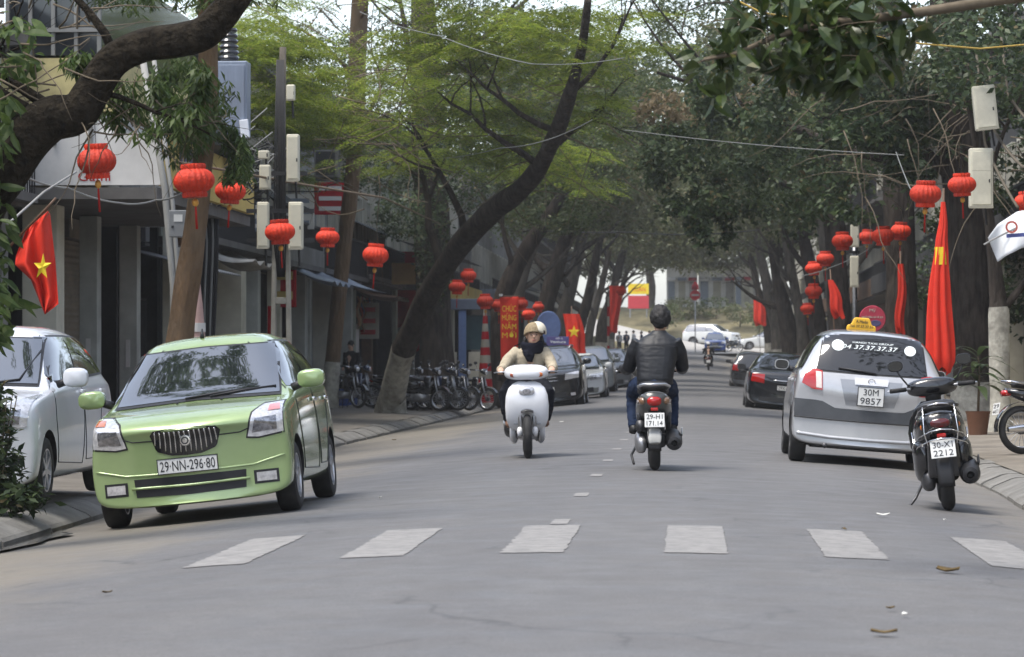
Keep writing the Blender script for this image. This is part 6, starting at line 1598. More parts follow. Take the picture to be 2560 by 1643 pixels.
P, Rr = world_path([(2262,1000,48),(2258,850,42),(2254,700,40),(2248,560,38),(2240,400,36),(2230,200,32),(2215,0,28),(2200,-150,24)], 66)
P[0].z = walk_z(P[0].x, P[0].y)
q = [broad(clump_points(*a, n_, .1), .14, .48, .6) for (a, n_) in ((C(1735,450,61,120,110,1.0), 2100), (C(1780,570,61,70,70,.7), 900), (C(1860,470,62,90,90,1), 1300), (C(1690,360,62,90,50,.9), 900), (C(1980,470,63,120,120,1.4), 1700), (C(1640,420,61,50,60,.6), 380), (C(2330,690,70,70,90,.9), 700))]
make_tree('street_tree', 'dark trunk behind the hanging red flag with a drooping leafy bough', P, Rr, bark_dark, lf_dark, q, [(at(2240,400,66),(-1,-.3,.15),5.5,.13,2),(at(2230,200,66),(-.9,-.2,.6),5,.12,2)], seed=41, jit=.2)
P, Rr = world_path([(2105,985,34),(2100,800,29),(2092,650,27),(2082,500,25),(2070,300,22),(2060,100,18)], 80)
P[0].z = walk_z(P[0].x, P[0].y)
q = [broad(clump_points(*a, n_, .08), .15, .5, .4) for (a, n_) in ((C(1985,500,80,100,60,1.3), 1300), (C(1890,340,78,150,110,2), 2400), (C(2080,350,80,170,130,2), 2400))]
make_tree('street_tree', 'dark trunk behind the taxi roof sign', P, Rr, bark_dark, lf_mid, q, [(at(2082,500,80),(-.9,.1,.6),4,.11,2)], seed=45, jit=.2)
dt = [t for t in bpy.data.objects if t.get('label', '').startswith('dark trunk behind the hanging red flag')][0]
lf_tan = leaf_mat('leaf_tan', (.15,.115,.06), (.27,.21,.13), (.10,.12,.03), .4)
Q = np.concatenate([broad(clump_points(*a, n_, .1), .15, .45, .6) for a, n_ in ((C(1700,265,62,110,40,.8), 420), (C(1860,235,62,130,45,.8), 420), (C(1640,290,62,50,40,.5), 160))])
o = bpy.data.objects.new('dry_leaves', quads_mesh('dry_leaves', Q - np.array(dt.location), lf_tan)); col.objects.link(o); o.parent = dt
# --- broad-leaved bough hanging in from the upper edge, near the viewer
tp = [(3.5,17.2,walk_z(3.5,17.2)), (3.55,17.2,1.2), (3.45,17.25,2.4), (3.3,17.2,3.3), (3.1,17.1,4.2), (2.9,17.0,5.2)]
bough, br_ = world_path([(2760,-60,20),(2560,-10,17),(2380,20,14),(2200,45,12),(2050,60,10),(1930,95,8),(1840,135,6),(1760,150,4)], 17.2, 16.6)
q = []
for (a, n_) in ((C(1930,110,16.8,160,90,.25), 95), (C(2080,150,16.9,130,90,.3), 95), (C(2160,60,17,160,70,.3), 95), (C(1800,170,16.7,70,80,.2), 30), (C(2000,10,16.9,190,50,.3), 80)):
    q.append(weld(fine(clump_points(*a, int(n_*.85), 0, .1), .165, .50, .6, .5)))
for a in (((2.6,21.5,8.6),(2.2,2.4,1.0)), ((3.4,27.0,9.6),(2.4,2.6,1.1)), ((.9,25.5,10.6),(1.7,2.4,.9)), ((4.2,33,9.4),(2.2,3,1.2))): q.append(broad(clump_points(*a, 900, .12), .22, .5, .4))
make_tree('street_tree', 'broad leaved bough hanging in from the upper right of the street', tp, [.17,.15,.14,.13,.11,.09], bark_dark, lf_big, q, [(Vector((3.3,17.2,3.3)), (-.9,0,-.1), .9, .05, 1), (Vector((2.9,17.0,5.1)), (-.1,.8,.9), 6, .09, 2), (Vector((2.9,17.0,5.1)), (.1,1,.55), 10, .09, 2)], seed=51, twigs=[(bough, br_)] + rand_twigs(tuple(at(2000,90,16.9)), (.4,.2,.12), 26, .35, .004, 52))
o = None
# --- trees further down the street: each with its own trunk, crowns closing over the road
def far_crown(seed, n, rx, ry, rz, leaf, leafm, gap=.02):
    global rng
    rng = np.random.default_rng(seed); k = 9; q = []
    for i in range(k):
        a = rng.uniform(0, 2*np.pi); rr_ = rng.uniform(.2, .72)
        c = (rx*rr_*math.cos(a), ry*rr_*math.sin(a), rng.uniform(-.5, .6)*rz)
        q.append(broad(clump_points(c, (rx*.46, ry*.46, rz*.46), n//k, gap), leaf, .5, .35))
    return quads_mesh('crown', np.concatenate(q), leafm)
crowns = [far_crown(61, 11000, 4.6, 4.4, 2.5, .21, lf_far), far_crown(62, 11000, 4.8, 4.2, 2.6, .21, lf_mid), far_crown(63, 10000, 4.2, 4.6, 2.3, .23, lf_far)]
far = [  # side X, Y, crown centre dx, z, scale, mesh
 (-5.9, 104, 2.4, 7.0, 1.0, 1), (-5.7, 121, 2.4, 7.6, 1.0, 0), (-5.8, 140, 2.6, 8.6, 1.1, 2), (-5.6, 160, 2.6, 9.2, 1.1, 0), (-5.8, 184, 2.8, 9.3, 1.2, 2), (-5.8, 212, 2.9, 9.6, 1.3, 0),
 (4.6, 96, -1.4, 7.4, 1.0, 1), (4.7, 113, -1.6, 7.6, 1.0, 1), (4.8, 132, -1.8, 8.2, 1.05, 0), (4.9, 153, -2.0, 8.9, 1.1, 2), (5.0, 176, -2.4, 9.2, 1.2, 0), (5.2, 204, -2.6, 9.6, 1.3, 2), (-5.6, 232, 2.6, 9.4, 1.25, 2), (6.6, 228, -2.6, 9.8, 1.3, 0)]
names_l = ['first', 'second', 'third', 'fourth', 'fifth', 'last']
for i, (X, Y, dx, zc, sc_, mi_) in enumerate(far):
    z0 = ground(X, Y); side = 'left' if X < 0 else 'right'
    base = Vector((X, Y, z0)); k = i % 6
    t_ = thing('street_tree', (f'{names_l[k]} of the hazy trees lining the far {side} pavement' if i < 12 else ['hazy tree where the ramp leaves the street', 'hazy tree beside the junction cars'][i-12]), 'tree', base, group='trees closing over the far end of the street')
    mb = MB(); r0 = .26 + .05*((i*7) % 4)
    P = [Vector((0,0,-.1)), Vector((dx*.02, 0, 1.2)), Vector((dx*.08, .1, 2.6)), Vector((dx*.25, .1, 4.2)), Vector((dx*.55, .1, zc-z0-1.2)), Vector((dx*.8, .1, zc-z0+.5))]
    P2, R2 = densify(P, [r0*1.4, r0, r0*.92, r0*.8, r0*.55, r0*.3]); mb.tube(P2, R2, 10, jit=.2, seed=i)
    for j in range(5): branchy(mb, P2[10+j*2], (math.cos(j*2.1+i), math.sin(j*2.1+i), .7), 3.4, r0*.4, 1, 100+i*7+j)
    mb.build('trunk', bark_dark if i % 2 else bark_grey, t_, smooth=True)
    w = MB(); w.tube(P2[:5], [x*1.03 for x in R2[:5]], 10, jit=.2, seed=i, caps=False); w.build('lime_wash', lime, t_, smooth=True)
    o = bpy.data.objects.new('crown', crowns[mi_]); col.objects.link(o); o.parent = t_
    o.location = (dx, 0, zc - z0); o.rotation_euler = (0, 0, i*1.3); o.scale = (sc_, sc_, sc_)
    o2 = bpy.data.objects.new('crown', crowns[(mi_+1) % 3]); col.objects.link(o2); o2.parent = t_
    o2.location = (dx*.3, .5, zc - z0 + 3.3); o2.rotation_euler = (0, 0, i*2.1+1); o2.scale = (sc_*1.1, sc_, sc_)
for i, (px_, py_, Y, sc_) in enumerate(((1480, 575, 274, 2.1), (1625, 590, 283, 1.7), (1780, 585, 290, 1.8), (1950, 600, 276, 2.0))):
    c = at(px_, py_, Y); base = Vector((c.x, Y, 5.3))
    t_ = thing('dyke_tree', ['spreading tree on the dyke above the ramp', 'thick trunked tree on the dyke behind the red hoarding', 'tree on the dyke behind the white stall roofs', 'broad tree on the dyke beside the sunlit cream wall'][i], 'tree', base, group='trees on the dyke')
    mb = MB(); P2, R2 = densify([Vector((0,0,-.3)), Vector((.1,0,2)), Vector((-.1,0,4)), Vector((.2,0,c.z-5.3))], [.5,.4,.34,.15]); mb.tube(P2, R2, 10, jit=.2, seed=70+i)
    for j in range(4): branchy(mb, P2[6+j], (math.cos(j*1.7), math.sin(j*1.7), .8), 4, .14, 1, 300+i*9+j)
    mb.build('trunk', bark_grey, t_, smooth=True)
    o = bpy.data.objects.new('crown', crowns[i % 3]); col.objects.link(o); o.parent = t_; o.location = (0, 0, c.z - 5.3 + 1.5); o.rotation_euler = (0,0,i*2.2); o.scale = (sc_*1.15, sc_, sc_)
# potted plant by the slim whitewashed trunk
pp = at(2445, 1000, 46.5); px0 = thing('potted_plant', 'long leaved plant beside the slim whitewashed trunk', 'plant', (pp.x, 46.5, walk_z(pp.x, 46.5)))
for i in range(26):
    a = i*2.4; L_ = random.uniform(.35,.62); b0 = Vector((0,0,.65 + .55*(i/26))); d = Vector((math.cos(a), math.sin(a)*.6, random.uniform(.1,.9))).normalized(); sd_ = d.cross(Vector((0,0,1))).normalized()
    lfm = MB(); lfm.grid(lambda u, v: tuple(b0 + d*(L_*u) - Vector((0,0,.35*u*u*L_*1.6)) + sd_*((v-.5)*.12*math.sin(math.pi*min(1,max(.04,u*.9+.08))))), 7, 2); lfm.build('leaf', lf_dark, px0, smooth=True)
MB().tube([(0,0,.3),(0.02,0,.9),(0,0,1.2)], [.02,.016,.01], 8).build('stem', twig_m, px0, smooth=True)
MB().lathe([(.001,0),(.13,0),(.17,.3),(.185,.34),(.165,.34),(.15,.28),(.001,.27)], 18).build('pot', mat('terracotta', (.16,.08,.05), .85, dirt=.3), px0, smooth=40)

for i, (px_, py_, Y, lb) in enumerate(((1668, 790, 266, 'scrubby bush on the dyke slope behind the man\'s head'), (1705, 775, 270, 'scrubby bush on the dyke slope left of the no entry sign'), (1790, 772, 270, 'scrubby bush on the dyke slope right of the no entry sign'), (1850, 785, 267, 'scrubby bush on the dyke slope above the white sedan'), (1925, 800, 262, 'tall scrub at the foot of the dyke by the far red flag'))):
    c = at(px_, py_, Y); zc = max(c.z-.6, 2.0); t_ = thing('bush', lb.replace("the man's head", 'the leather jacket rider'), 'bush', (c.x, Y, zc), group='bushes on the dyke slope')
    me = quads_mesh('foliage', broad(clump_points((0,0,.7), (1.5+.3*(i%3), 1.2, .9+.5*(i == 4)), 900, .05), .24, .5, .2), lf_far if i % 2 else lf_mid); o = bpy.data.objects.new('foliage', me); col.objects.link(o); o.parent = t_
    MB().tube([(0,0,-.5),(.05,0,.3),(0,.1,.9)], [.08,.06,.02], 6).build('stem', twig_m, t_, smooth=True)
# ================================================================== lanterns
silk = mat('lantern_silk', (.56,.032,.007), .65, var=.28, scale=16, bump=.6, bscale=40)
_n = silk.node_tree.nodes; _l = silk.node_tree.links; _b = _n['Principled BSDF']; _src = _b.inputs['Base Color'].links[0].from_socket
_oi = _n.new('ShaderNodeObjectInfo'); _r = _n.new('ShaderNodeMapRange'); _r.inputs['To Min'].default_value = .72; _r.inputs['To Max'].default_value = 1.15; _l.new(_oi.outputs['Random'], _r.inputs['Value'])
_m = _n.new('ShaderNodeMix'); _m.data_type = 'RGBA'; _m.blend_type = 'MULTIPLY'; _m.inputs['Factor'].default_value = 1; _l.new(_src, _m.inputs['A']); _l.new(_r.outputs[0], _m.inputs['B']); _l.new(_m.outputs['Result'], _b.inputs['Base Color'])
gold = mat('gold_trim', (.60,.30,.05), .5, var=.15)
tassel_m = mat('tassel_red', (.36,.02,.015), .85, var=.2)
cord_m = mat('cord', (.03,.03,.03), .8, var=0)
def lantern_proto():
    t = thing('red_lantern', 'x', 'lantern', group='red festival lanterns strung along the pavements')
    prof = []
    for i in range(15):
        a = math.pi*(i/14); prof.append((max(.11, .20*math.sin(a)**.8), -.14*math.cos(a)))
    MB().lathe(prof, 80, ripple=.05, rn=20).build('silk_body', silk, t, smooth=True)
    for s in (-1, 1): MB().lathe([(.001, s*.12), (.115, s*.12), (.125, s*.145), (.118, s*.178), (.001, s*.18)], 80, ripple=.04, rn=20).build('collar', silk, t, smooth=40)
    MB().tube([(0,0,.18),(0,0,.42)], .003, 5).build('cord', cord_m, t)
    MB().ball((0,0,-.235), (.035,.035,.045)).build('knob', gold, t, smooth=True)
    MB().lathe([(.001,-.27),(.008,-.27),(.011,-.34),(.013,-.52),(.001,-.52)], 10).build('tassel', tassel_m, t, smooth=True)
    return t
LP = lantern_proto()
lan = [ # px, py, width in photo pixels, label
 (242,403,93,'red lantern hanging below the arching branch by the white sign board'),
 (485,452,98,'large red lantern in front of the leaning brown trunk'),
 (576,478,74,'red lantern just right of the leaning brown trunk'),
 (700,580,75,'red lantern between the two cream boxes on the lattice post'),
 (819,594,60,'red lantern touching the slim straight brown tree'),
 (939,638,62,'red lantern under the dark shop awning'),
 (1143,718,42,'lower of two small red lanterns beside the leaning trunk'),
 (1171,689,38,'upper of two small red lanterns beside the leaning trunk'),
 (1213,754,42,'small red lantern left of the red banner'),
 (1247,764,36,'dim red lantern on the trunk at the red banner top'),
 (1302,760,36,'small red lantern at the right corner of the red banner'),
 (1321,786,34,'small red lantern above the tan hat of the scooter rider'),
 (1346,768,28,'tiny red lantern above the blue round sign'),
 (1553,728,26,'tiny far red lantern above the striped pole'),
 (2314,485,75,'red lantern hanging just left of the tall red flag tip'),
 (2405,462,70,'red lantern half hidden by the cream box'),
 (2566,505,62,'red lantern cut off by the picture edge above the white sheet'),
 (2106,603,52,'red lantern alone above the taxi between two trunks'),
 (2063,647,43,'upper red lantern of the slanting pair left of the cream box'),
 (2034,671,42,'lower red lantern of the slanting pair left of the cream box'),
 (2034,728,40,'red lantern below the slanting pair'),
 (2168,592,42,'leftmost of the three clustered red lanterns'),
 (2208,590,54,'middle of the three clustered red lanterns'),
 (2252,578,50,'rightmost of the three clustered red lanterns'),
 (2018,772,34,'lowest red lantern over the black sedan roof')]
for i, (px, py, w, lb) in enumerate(lan):
    Y = FPX*.40/w; p = at(px, py, Y)
    o = LP if i == 0 else copy_tree(LP)
    o.location = p; o.rotation_euler = (random.uniform(-.07,.07), random.uniform(-.07,.07), i*1.1); o['label'] = lb; s_ = random.uniform(.96,1.04); o.scale = (s_, s_, s_*random.uniform(.92,1.05))
# ================================================================== cables
cable_m = mat('cable_black', (.012,.012,.013), .6, var=0); cable_grey = mat('cable_grey', (.26,.26,.25), .7, var=.1); rope_y = mat('rope_yellow', (.45,.30,.06), .7, var=.1); wire_pale = mat('wire_pale', (.16,.165,.155), .6, var=0)
def cable(label, pts, r, m, sag=.0, n=16, name='cable'):
    P = []
    for i in range(len(pts)-1):
        a, b = at(*pts[i]), at(*pts[i+1])
        for k in range(n): t = k/n; q = lerp(a, b, t); q.z -= sag*4*t*(1-t); P.append(q)
    P.append(at(*pts[-1]))
    o = MB().tube(P, r, 6).build(name, m, smooth=True)
    return tag(o, label, 'cable', 'wires and cables strung over the street')
cable('yellow rope slung across the upper right over the dark foliage', [(1800,-20,36),(1900,30,36),(2000,50,37),(2250,105,38),(2450,122,39),(2640,105,40)], .011, rope_y, .0, name='rope')
cable('pale wire crossing the dark foliage towards the right lanterns', [(1560,325,60),(2260,388,52)], .007, wire_pale, .05)
cable('short drop wire leading to the lantern by the flag tip', [(2240,380,52),(2275,470,46),(2312,505,43)], .008, wire_pale, .02)
cable('grey cable sagging below the white and yellow sign board', [(60,440,34),(170,470,36),(300,508,38),(390,500,39),(460,480,38)], .012, cable_grey, .03)
cable('crossing grey cable beside the red flag with the star', [(20,560,33),(110,480,34),(190,430,36)], .014, cable_grey, .0)
cable('long pale wire under the feathery foliage', [(1000,390,72),(1250,370,62),(1480,300,58)], .008, wire_pale, .12)
cable('pale wire sweeping through the top of the feathery foliage', [(900,30,60),(1100,90,58),(1330,160,56),(1560,145,56)], .007, wire_pale, .05)
cable('straight dark wire across the tunnel of trees', [(1180,560,95),(1560,580,95),(1900,575,90)], .016, cable_m, .1)
cable('upper dark wire across the middle of the foliage', [(900,300,80),(1400,250,75),(1800,220,66),(2250,200,58)], .012, cable_m, .15)
cable('short pale wire joining lanterns over the black sedan', [(2005,690,72),(2080,668,70),(2170,625,66)], .010, wire_pale, .02)
cable('brown hanger line behind the row of left lanterns', [(440,405,40),(560,425,44),(720,455,48),(960,495,56),(1100,560,70)], .018, mat('line_brown', (.16,.12,.08), .8), .0)
for i, (a, b, lb) in enumerate((((2470,150,50),(2560,420,46),'first aerial root cable looping down beside the cream boxes'), ((2440,120,50),(2545,520,46),'second aerial cable looping down beside the cream boxes'), ((2500,60,50),(2600,330,46),'third aerial cable looping down at the picture edge'))):
    cable(lb, [a, ((a[0]+b[0])/2-30, (a[1]+b[1])/2+40, 48), b], .022, mat('cable_brown', (.10,.085,.065), .85), .05)
# bundle of dark cables beside the grey pillar
bn = thing('cable_bundle', 'bundle of dark cables running down beside the pale pillar', 'cables', at(515, 1040, 50))
b0 = at(515, 1040, 50)
for i in range(9):
    dx = (i-4)*.035
    P = [at(515+dx*60, 1040, 50)-b0, at(517+dx*150, 760, 50)-b0, at(520+dx*170, 560, 50)-b0, at(470+dx*500, 430, 51)-b0, at(400+dx*600, 330, 52)-b0, at(330+dx*700, 230, 54)-b0]
    P2, R2 = densify(P, [.028]*6); MB().tube(P2, R2, 6).build('cable', cable_m if i % 3 else cable_grey, bn, smooth=True)
tg = MB(); rnd = random.Random(77)
for i in range(34):
    c = at(rnd.uniform(505, 660), rnd.uniform(350, 470), 49.5) - b0; R_ = rnd.uniform(.12, .42); a0 = rnd.uniform(0, 6); n1 = Vector((rnd.gauss(0,.4), 1, rnd.gauss(0,.5))).normalized(); u1 = n1.orthogonal().normalized(); v1 = n1.cross(u1)
    tg.tube([c + u1*(R_*math.cos(a0+k*.42)*(1+.1*math.sin(k))) + v1*(R_*.6*math.sin(a0+k*.42)) - Vector((0,0,.02*k*rnd.uniform(.3,1))) for k in range(rnd.randint(8, 16))], rnd.choice((.008,.011,.014)), 5)
tg.build('cable_tangle', cable_m, bn, smooth=True)
tg = MB()
for i in range(16):
    c = at(rnd.uniform(505, 660), rnd.uniform(340, 460), 49.3) - b0; d = Vector((rnd.gauss(0,1), rnd.gauss(0,.3), rnd.gauss(0,.5))).normalized()*rnd.uniform(.4,1.0)
    tg.tube([c-d, c-d*.3+Vector((0,0,-.08)), c+d*.3+Vector((0,0,-.08)), c+d], .008, 5)
tg.build('loose_wires', cable_grey, bn, smooth=True)
# ================================================================== cream meter boxes, posts
box_m = mat('meter_box_cream', (.56,.53,.42), .6, var=.12, scale=5, dirt=.35)
def meter_box(label, px, py0, py1, w, Y, group='cream meter boxes fixed to posts and trunks', tilt=0.):
    c = at(px, (py0+py1)/2, Y); s = S(Y); h = (py1-py0)/s; ww = w/s
    t = thing('meter_box', label, 'meter box', c, group=group, rot=(0, tilt, 0))
    MB().box((0,0,0), (ww, ww*.7, h)).build('case', box_m, t, bevel=.02)
    MB().box((0,-ww*.36,h*.0), (ww*.82, .02, h*.90)).build('door', box_m, t, bevel=.008)
    MB().box((0,-ww*.37,-h*.49), (ww*1.0, ww*.12, h*.04)).build('lip', mat('box_lip', (.30,.28,.22), .7), t)
    MB().box((0,-ww*.375,h*.12), (ww*.80, .010, .008)).build('joint', mat('box_lip', (.30,.28,.22), .7), t)
    MB().box((ww*.33,-ww*.38,-h*.05), (.02, .014, .05)).build('latch', iron, t)
    MB().tube([(ww*.2,0,-h/2),(ww*.25,.02,-h/2-.25)], .018, 6).build('conduit', cable_m, t)
    return t
YP = 46.6
meter_box('lower left cream box on the lattice post', 658, 505, 622, 30, YP); meter_box('lower right cream box on the lattice post', 740, 505, 624, 36, YP)
meter_box('upper left cream box on the lattice post', 663, 412, 474, 28, YP); meter_box('small cream box topmost left on the lattice post', 660, 377, 398, 28, YP)
meter_box('tall upper right cream box on the lattice post', 733, 336, 454, 32, YP); meter_box('small cream box high on the lattice post', 727, 212, 252, 22, YP)
meter_box('big cream box beside the right lantern', 2452, 372, 520, 58, 47.55); meter_box('upper cream box above the big one on the right trunk', 2462, 215, 325, 56, 47.4, tilt=R(-6))
meter_box('narrow cream box on a post behind the taxi', 2136, 640, 718, 22, 66.0); meter_box('upper narrow cream box on the post behind the taxi', 2137, 560, 618, 22, 66.0)
c = at(2137, 700, 66.2); g = walk_z(c.x, 66.2); t_ = thing('steel_pole', 'grey pole behind the taxi carrying two narrow cream boxes', 'pole', (c.x, 66.2, g))
MB().tube([(0,.06,0),(0,.06,at(2137,540,66.2).z-g)], .05, 10).build('shaft', steel, t_, smooth=True); MB().box((0,.02,at(2137,630,66.2).z-g),(.2,.06,.05)).build('clamp', iron, t_)
# lattice concrete post with rectangular openings
YP = 47.0; pb = at(703, 1060, YP); z0 = walk_z(pb.x, YP)
t_ = thing('lattice_post', 'concrete lattice post with rectangular openings carrying cream boxes', 'post', (pb.x, YP, z0))
conc = mat('concrete_post', (.34,.32,.27), .9, var=.2, scale=5, dirt=.5)
for s in (-1, 1):
    q = MB(); q.add([(s*.135-.038,-.08,0),(s*.135+.038,-.08,0),(s*.135+.038,.08,0),(s*.135-.038,.08,0),(s*.095-.03,-.06,3.2),(s*.095+.03,-.06,3.2),(s*.095+.03,.06,3.2),(s*.095-.03,.06,3.2)], [(0,3,2,1),(4,5,6,7),(0,1,5,4),(1,2,6,5),(2,3,7,6),(3,0,4,7)])
    q.build('leg', conc, t_, bevel=.01)
for zz in (.35, .95, 1.55, 2.15, 2.75, 3.15):
    ww = lerp(.135, .095, zz/3.2); MB().box((0,0,zz), (2*ww-.06, .11, .10)).build('rung', conc, t_, bevel=.008)
MB().tube([(0,.02,3.1),(0,.02,4.5),(.02,.02,5.9)], [.07,.06,.05], 12).build('upper_shaft', bark_grey, t_, smooth=True)
for zz in (2.62, 3.05, 3.6): MB().box((0,-.12,zz+.42), (1.0 if zz < 3.5 else .8, .05, .06)).build('cross_arm', iron, t_)
cb = MB()
for i in range(7): cb.tube([(-.05+.016*i, -.02, 2.5), (-.09+.028*i, -.10-.02*(i%3), 3.0), (-.08+.024*i, -.13, 4.4), (-.05+.016*i, -.12, 5.7)], .011, 6)
cb.build('cable_run', cable_m, t_, smooth=True)
# steel post with grey-blue cabinet
GBX = 45.0; c = at(580, 250, GBX); s = S(GBX)
t_ = thing('cable_cabinet', 'tall grey blue metal cabinet hung high beside the leaning brown trunk', 'cabinet', c)
cab = mat('cabinet_bluegrey', (.20,.235,.30), .45, .2, var=.12, scale=4, stretch=(6,6,.5), dirt=.3)
MB().box((0,0,0), (85/s,.4,190/s)).build('case', cab, t_, bevel=.015); MB().box((0,-.21,.1/s), (74/s,.015,170/s)).build('door', cab, t_, bevel=.006)
MB().box((-48/s,-.05,0), (12/s,.3,200/s)).build('mount', iron, t_)
MB().box((0,-.1,-105/s), (60/s,.3,24/s)).build('bracket', iron, t_)
for i in range(6): MB().lathe([(.001,0),(.13-.005*i,0),(.15-.005*i,.03),(.13-.005*i,.06),(.001,.06)], 18, Matrix.Translation((-8/s,0,(100+i*14)/s))).build('insulator_disc', black_gloss, t_, smooth=40)
MB().box((38/s,-.24,-76/s), (22/s,.06,46/s), (0,R(-6),0)).build('meter', mat('meter_white', (.62,.65,.70), .5), t_, bevel=.01)
# grey box on the post left of the brown trunk
c = at(448, 560, 40); t_ = thing('junction_box', 'small grey junction box left of the leaning brown trunk', 'box', c)
MB().box((0,0,0), (.24,.16,.34)).build('case', mat('box_grey', (.26,.27,.28), .6, dirt=.3), t_, bevel=.012); MB().box((-.0,-.085,.07), (.11,.006,.09)).build('sticker', white_plate, t_); MB().box((-.07,-.085,-.04),(.03,.012,.03)).build('latch', iron, t_)
c = at(437, 900, 41); t_ = thing('steel_pole', 'thin pale steel pole left of the leaning brown trunk', 'pole', (c.x, 41, walk_z(c.x, 41)))
c2 = at(412, 470, 41); MB().tube([(0,0,0),(-.02,0,2.2),(c2.x-c.x,0,c2.z-walk_z(c.x,41)),(c2.x-c.x-.35,.3,5.2)], .045, 10).build('shaft', cable_grey, t_, smooth=True); MB().tube([(.07,0,0),(.05,0,2.2),(c2.x-c.x+.1,0,c2.z),(c2.x-c.x-.2,.3,5.2)], .03, 8).build('stay', cable_grey, t_, smooth=True)
# white tapering bollard-like post (wrapped) behind the brown trunk
c = at(487, 1100, 43); t_ = thing('wrapped_post', 'white wrapped post tapering up behind the leaning brown trunk', 'post', (c.x, 43, walk_z(c.x, 43)))
MB().lathe([(.001,0),(.16,0),(.15,1.0),(.145,1.55),(.001,1.56)], 16).build('white_wrap', wall_white, t_, smooth=40); MB().lathe([(.14,1.55),(.11,1.95),(.02,2.75),(.001,2.78)], 16).build('pink_wrap', mat('pink_wrap', (.45,.30,.27), .8), t_, smooth=40)
MB().lathe([(.146,1.62),(.146,1.74)], 16).build('band', wall_white, t_)
# air conditioners
for i, (px, py, Y, lb) in enumerate(((818, 410, 72.0, 'dark grilled air conditioner high behind the slim brown tree'), (330, 560, 55.0, 'small air conditioner over the iron gate'))):
    c = at(px, py, Y); s = S(Y); t_ = thing('air_conditioner', lb, 'air conditioner', c, group='air conditioners on the house fronts')
    MB().box((0,0,0), (.55,.4,.62)).build('case', mat('ac_grey', (.12,.12,.125), .6, dirt=.4), t_, bevel=.012)
    for k in range(9): MB().box((-.02,-.21,-.24+k*.06), (.42,.02,.028)).build('grille_slat', iron, t_)
    MB().box((-.02,-.203,0), (.44,.008,.54)).build('fan_guard', black_plastic, t_); MB().box((0,.1,-.35),(.5,.5,.05)).build('bracket', iron, t_)
# ================================================================== flags, banners, signs
flag_red = mat('flag_red', (.62,.028,.010), .75, var=.12, scale=5); star_y = mat('star_yellow', (.75,.55,.02), .7, var=.1)
# the star flag by the white car
Y = 33.0
fl = thing('star_flag', 'red flag with yellow star drooping above the white hatchback', 'flag', at(120, 520, Y)); b0 = at(120, 520, Y)
out = [(120,528),(125,535),(138,650),(146,760),(112,786)]; lft = [(66,575),(40,640),(38,662),(78,700),(112,786)]
def flagf(u, v):
    def samp(pl, t):
        k = min(int(t*(len(pl)-1)), len(pl)-2); f = t*(len(pl)-1)-k; return lerp(pl[k][0], pl[k+1][0], f), lerp(pl[k][1], pl[k+1][1], f)
    a, b = samp(lft, v), samp(out, v); px, py = lerp(a[0], b[0], u), lerp(a[1], b[1], u)
    return tuple(at(px, py, Y + .10*math.sin(u*13 + v*3)*(.4+.6*v) + .05*math.sin(v*7+u*5)) - b0)
mb = MB(); mb.grid(flagf, 30, 24); mb.build('cloth', flag_red, fl, smooth=True, solid=.004)
st = MB(); cs = (106, 668); pts = [];
for i in range(10):
    a = math.pi/2 + i*math.pi/5; rr_ = 34 if i % 2 == 0 else 13
    pts.append((cs[0] + rr_*.68*math.cos(a) + 2*math.sin(a), cs[1] - rr_*math.sin(a)))
vs = [tuple(at(cs[0], cs[1], Y-.22) - b0)] + [tuple(at(p[0], p[1], Y-.20 + .03*math.sin(p[0]*.3)) - b0) for p in pts]
st.add(vs, [(0, i+1, (i+1) % 10 + 1) for i in range(10)]); st.build('star', star_y, fl, solid=.004)
MB().tube([at(20,620,Y)-b0, at(122,515,Y)-b0, at(140,495,Y)-b0], .014, 7).build('pole', wood_brown, fl, smooth=True)
# the tall folded flag on the right
Y = 40.0; fl = thing('hanging_flag', 'tall red flag hanging folded on its pole, right of the taxi', 'flag', at(2350, 1060, Y)); b0 = Vector(at(2350, 1060, Y)); g0 = walk_z(b0.x, Y)
fl.location = (b0.x, Y, g0); b0 = Vector((b0.x, Y, g0))
prof_ = [(505,2357,5),(560,2356,10),(600,2353,13),(625,2352,14),(660,2350,16),(720,2350,21),(800,2349,25),(870,2349,28),(905,2351,27),(928,2355,17)]
def ff(u, v):
    t = v*(len(prof_)-1); k = min(int(t), len(prof_)-2); f = t-k
    py, px, w = (lerp(prof_[k][i], prof_[k+1][i], f) for i in range(3)); a = 2*math.pi*u
    fold = 1 + .30*math.sin(a*6 + v*1.8 + .6*math.sin(v*5))*min(1, v*2) + .10*math.sin(a*11+v*3)
    px += 1.6*math.sin(v*9) + 1.0*math.sin(v*17+1)
    c = at(px, py, Y); r = w/S(Y)*fold
    return tuple(Vector((c.x + r*math.cos(a), Y + r*.6*math.sin(a), c.z + .05*math.sin(a*3)*v)) - b0)
mb = MB(); mb.grid(ff, 56, 26); mb.build('cloth', flag_red, fl, smooth=True)
def yb(u, v):
    py = lerp(618, 662, v); c = at(2351, py, Y); a = 2*math.pi*u; r = (lerp(13.6, 16, v))/S(Y)*(1 + .06*math.sin(a*5))
    return tuple(Vector((c.x + r*math.cos(a), Y + r*.65*math.sin(a), c.z)) - b0)
mb = MB(); mb.grid(yb, 36, 4); mb.build('star_fold', star_y, fl, smooth=True)
MB().tube([(0,.04,-.0), at(2357,700,Y)+Vector((0,.05,0))-b0, at(2360,470,Y)+Vector((0,.05,0))-b0], .016, 8).build('pole', wood_brown, fl, smooth=True)
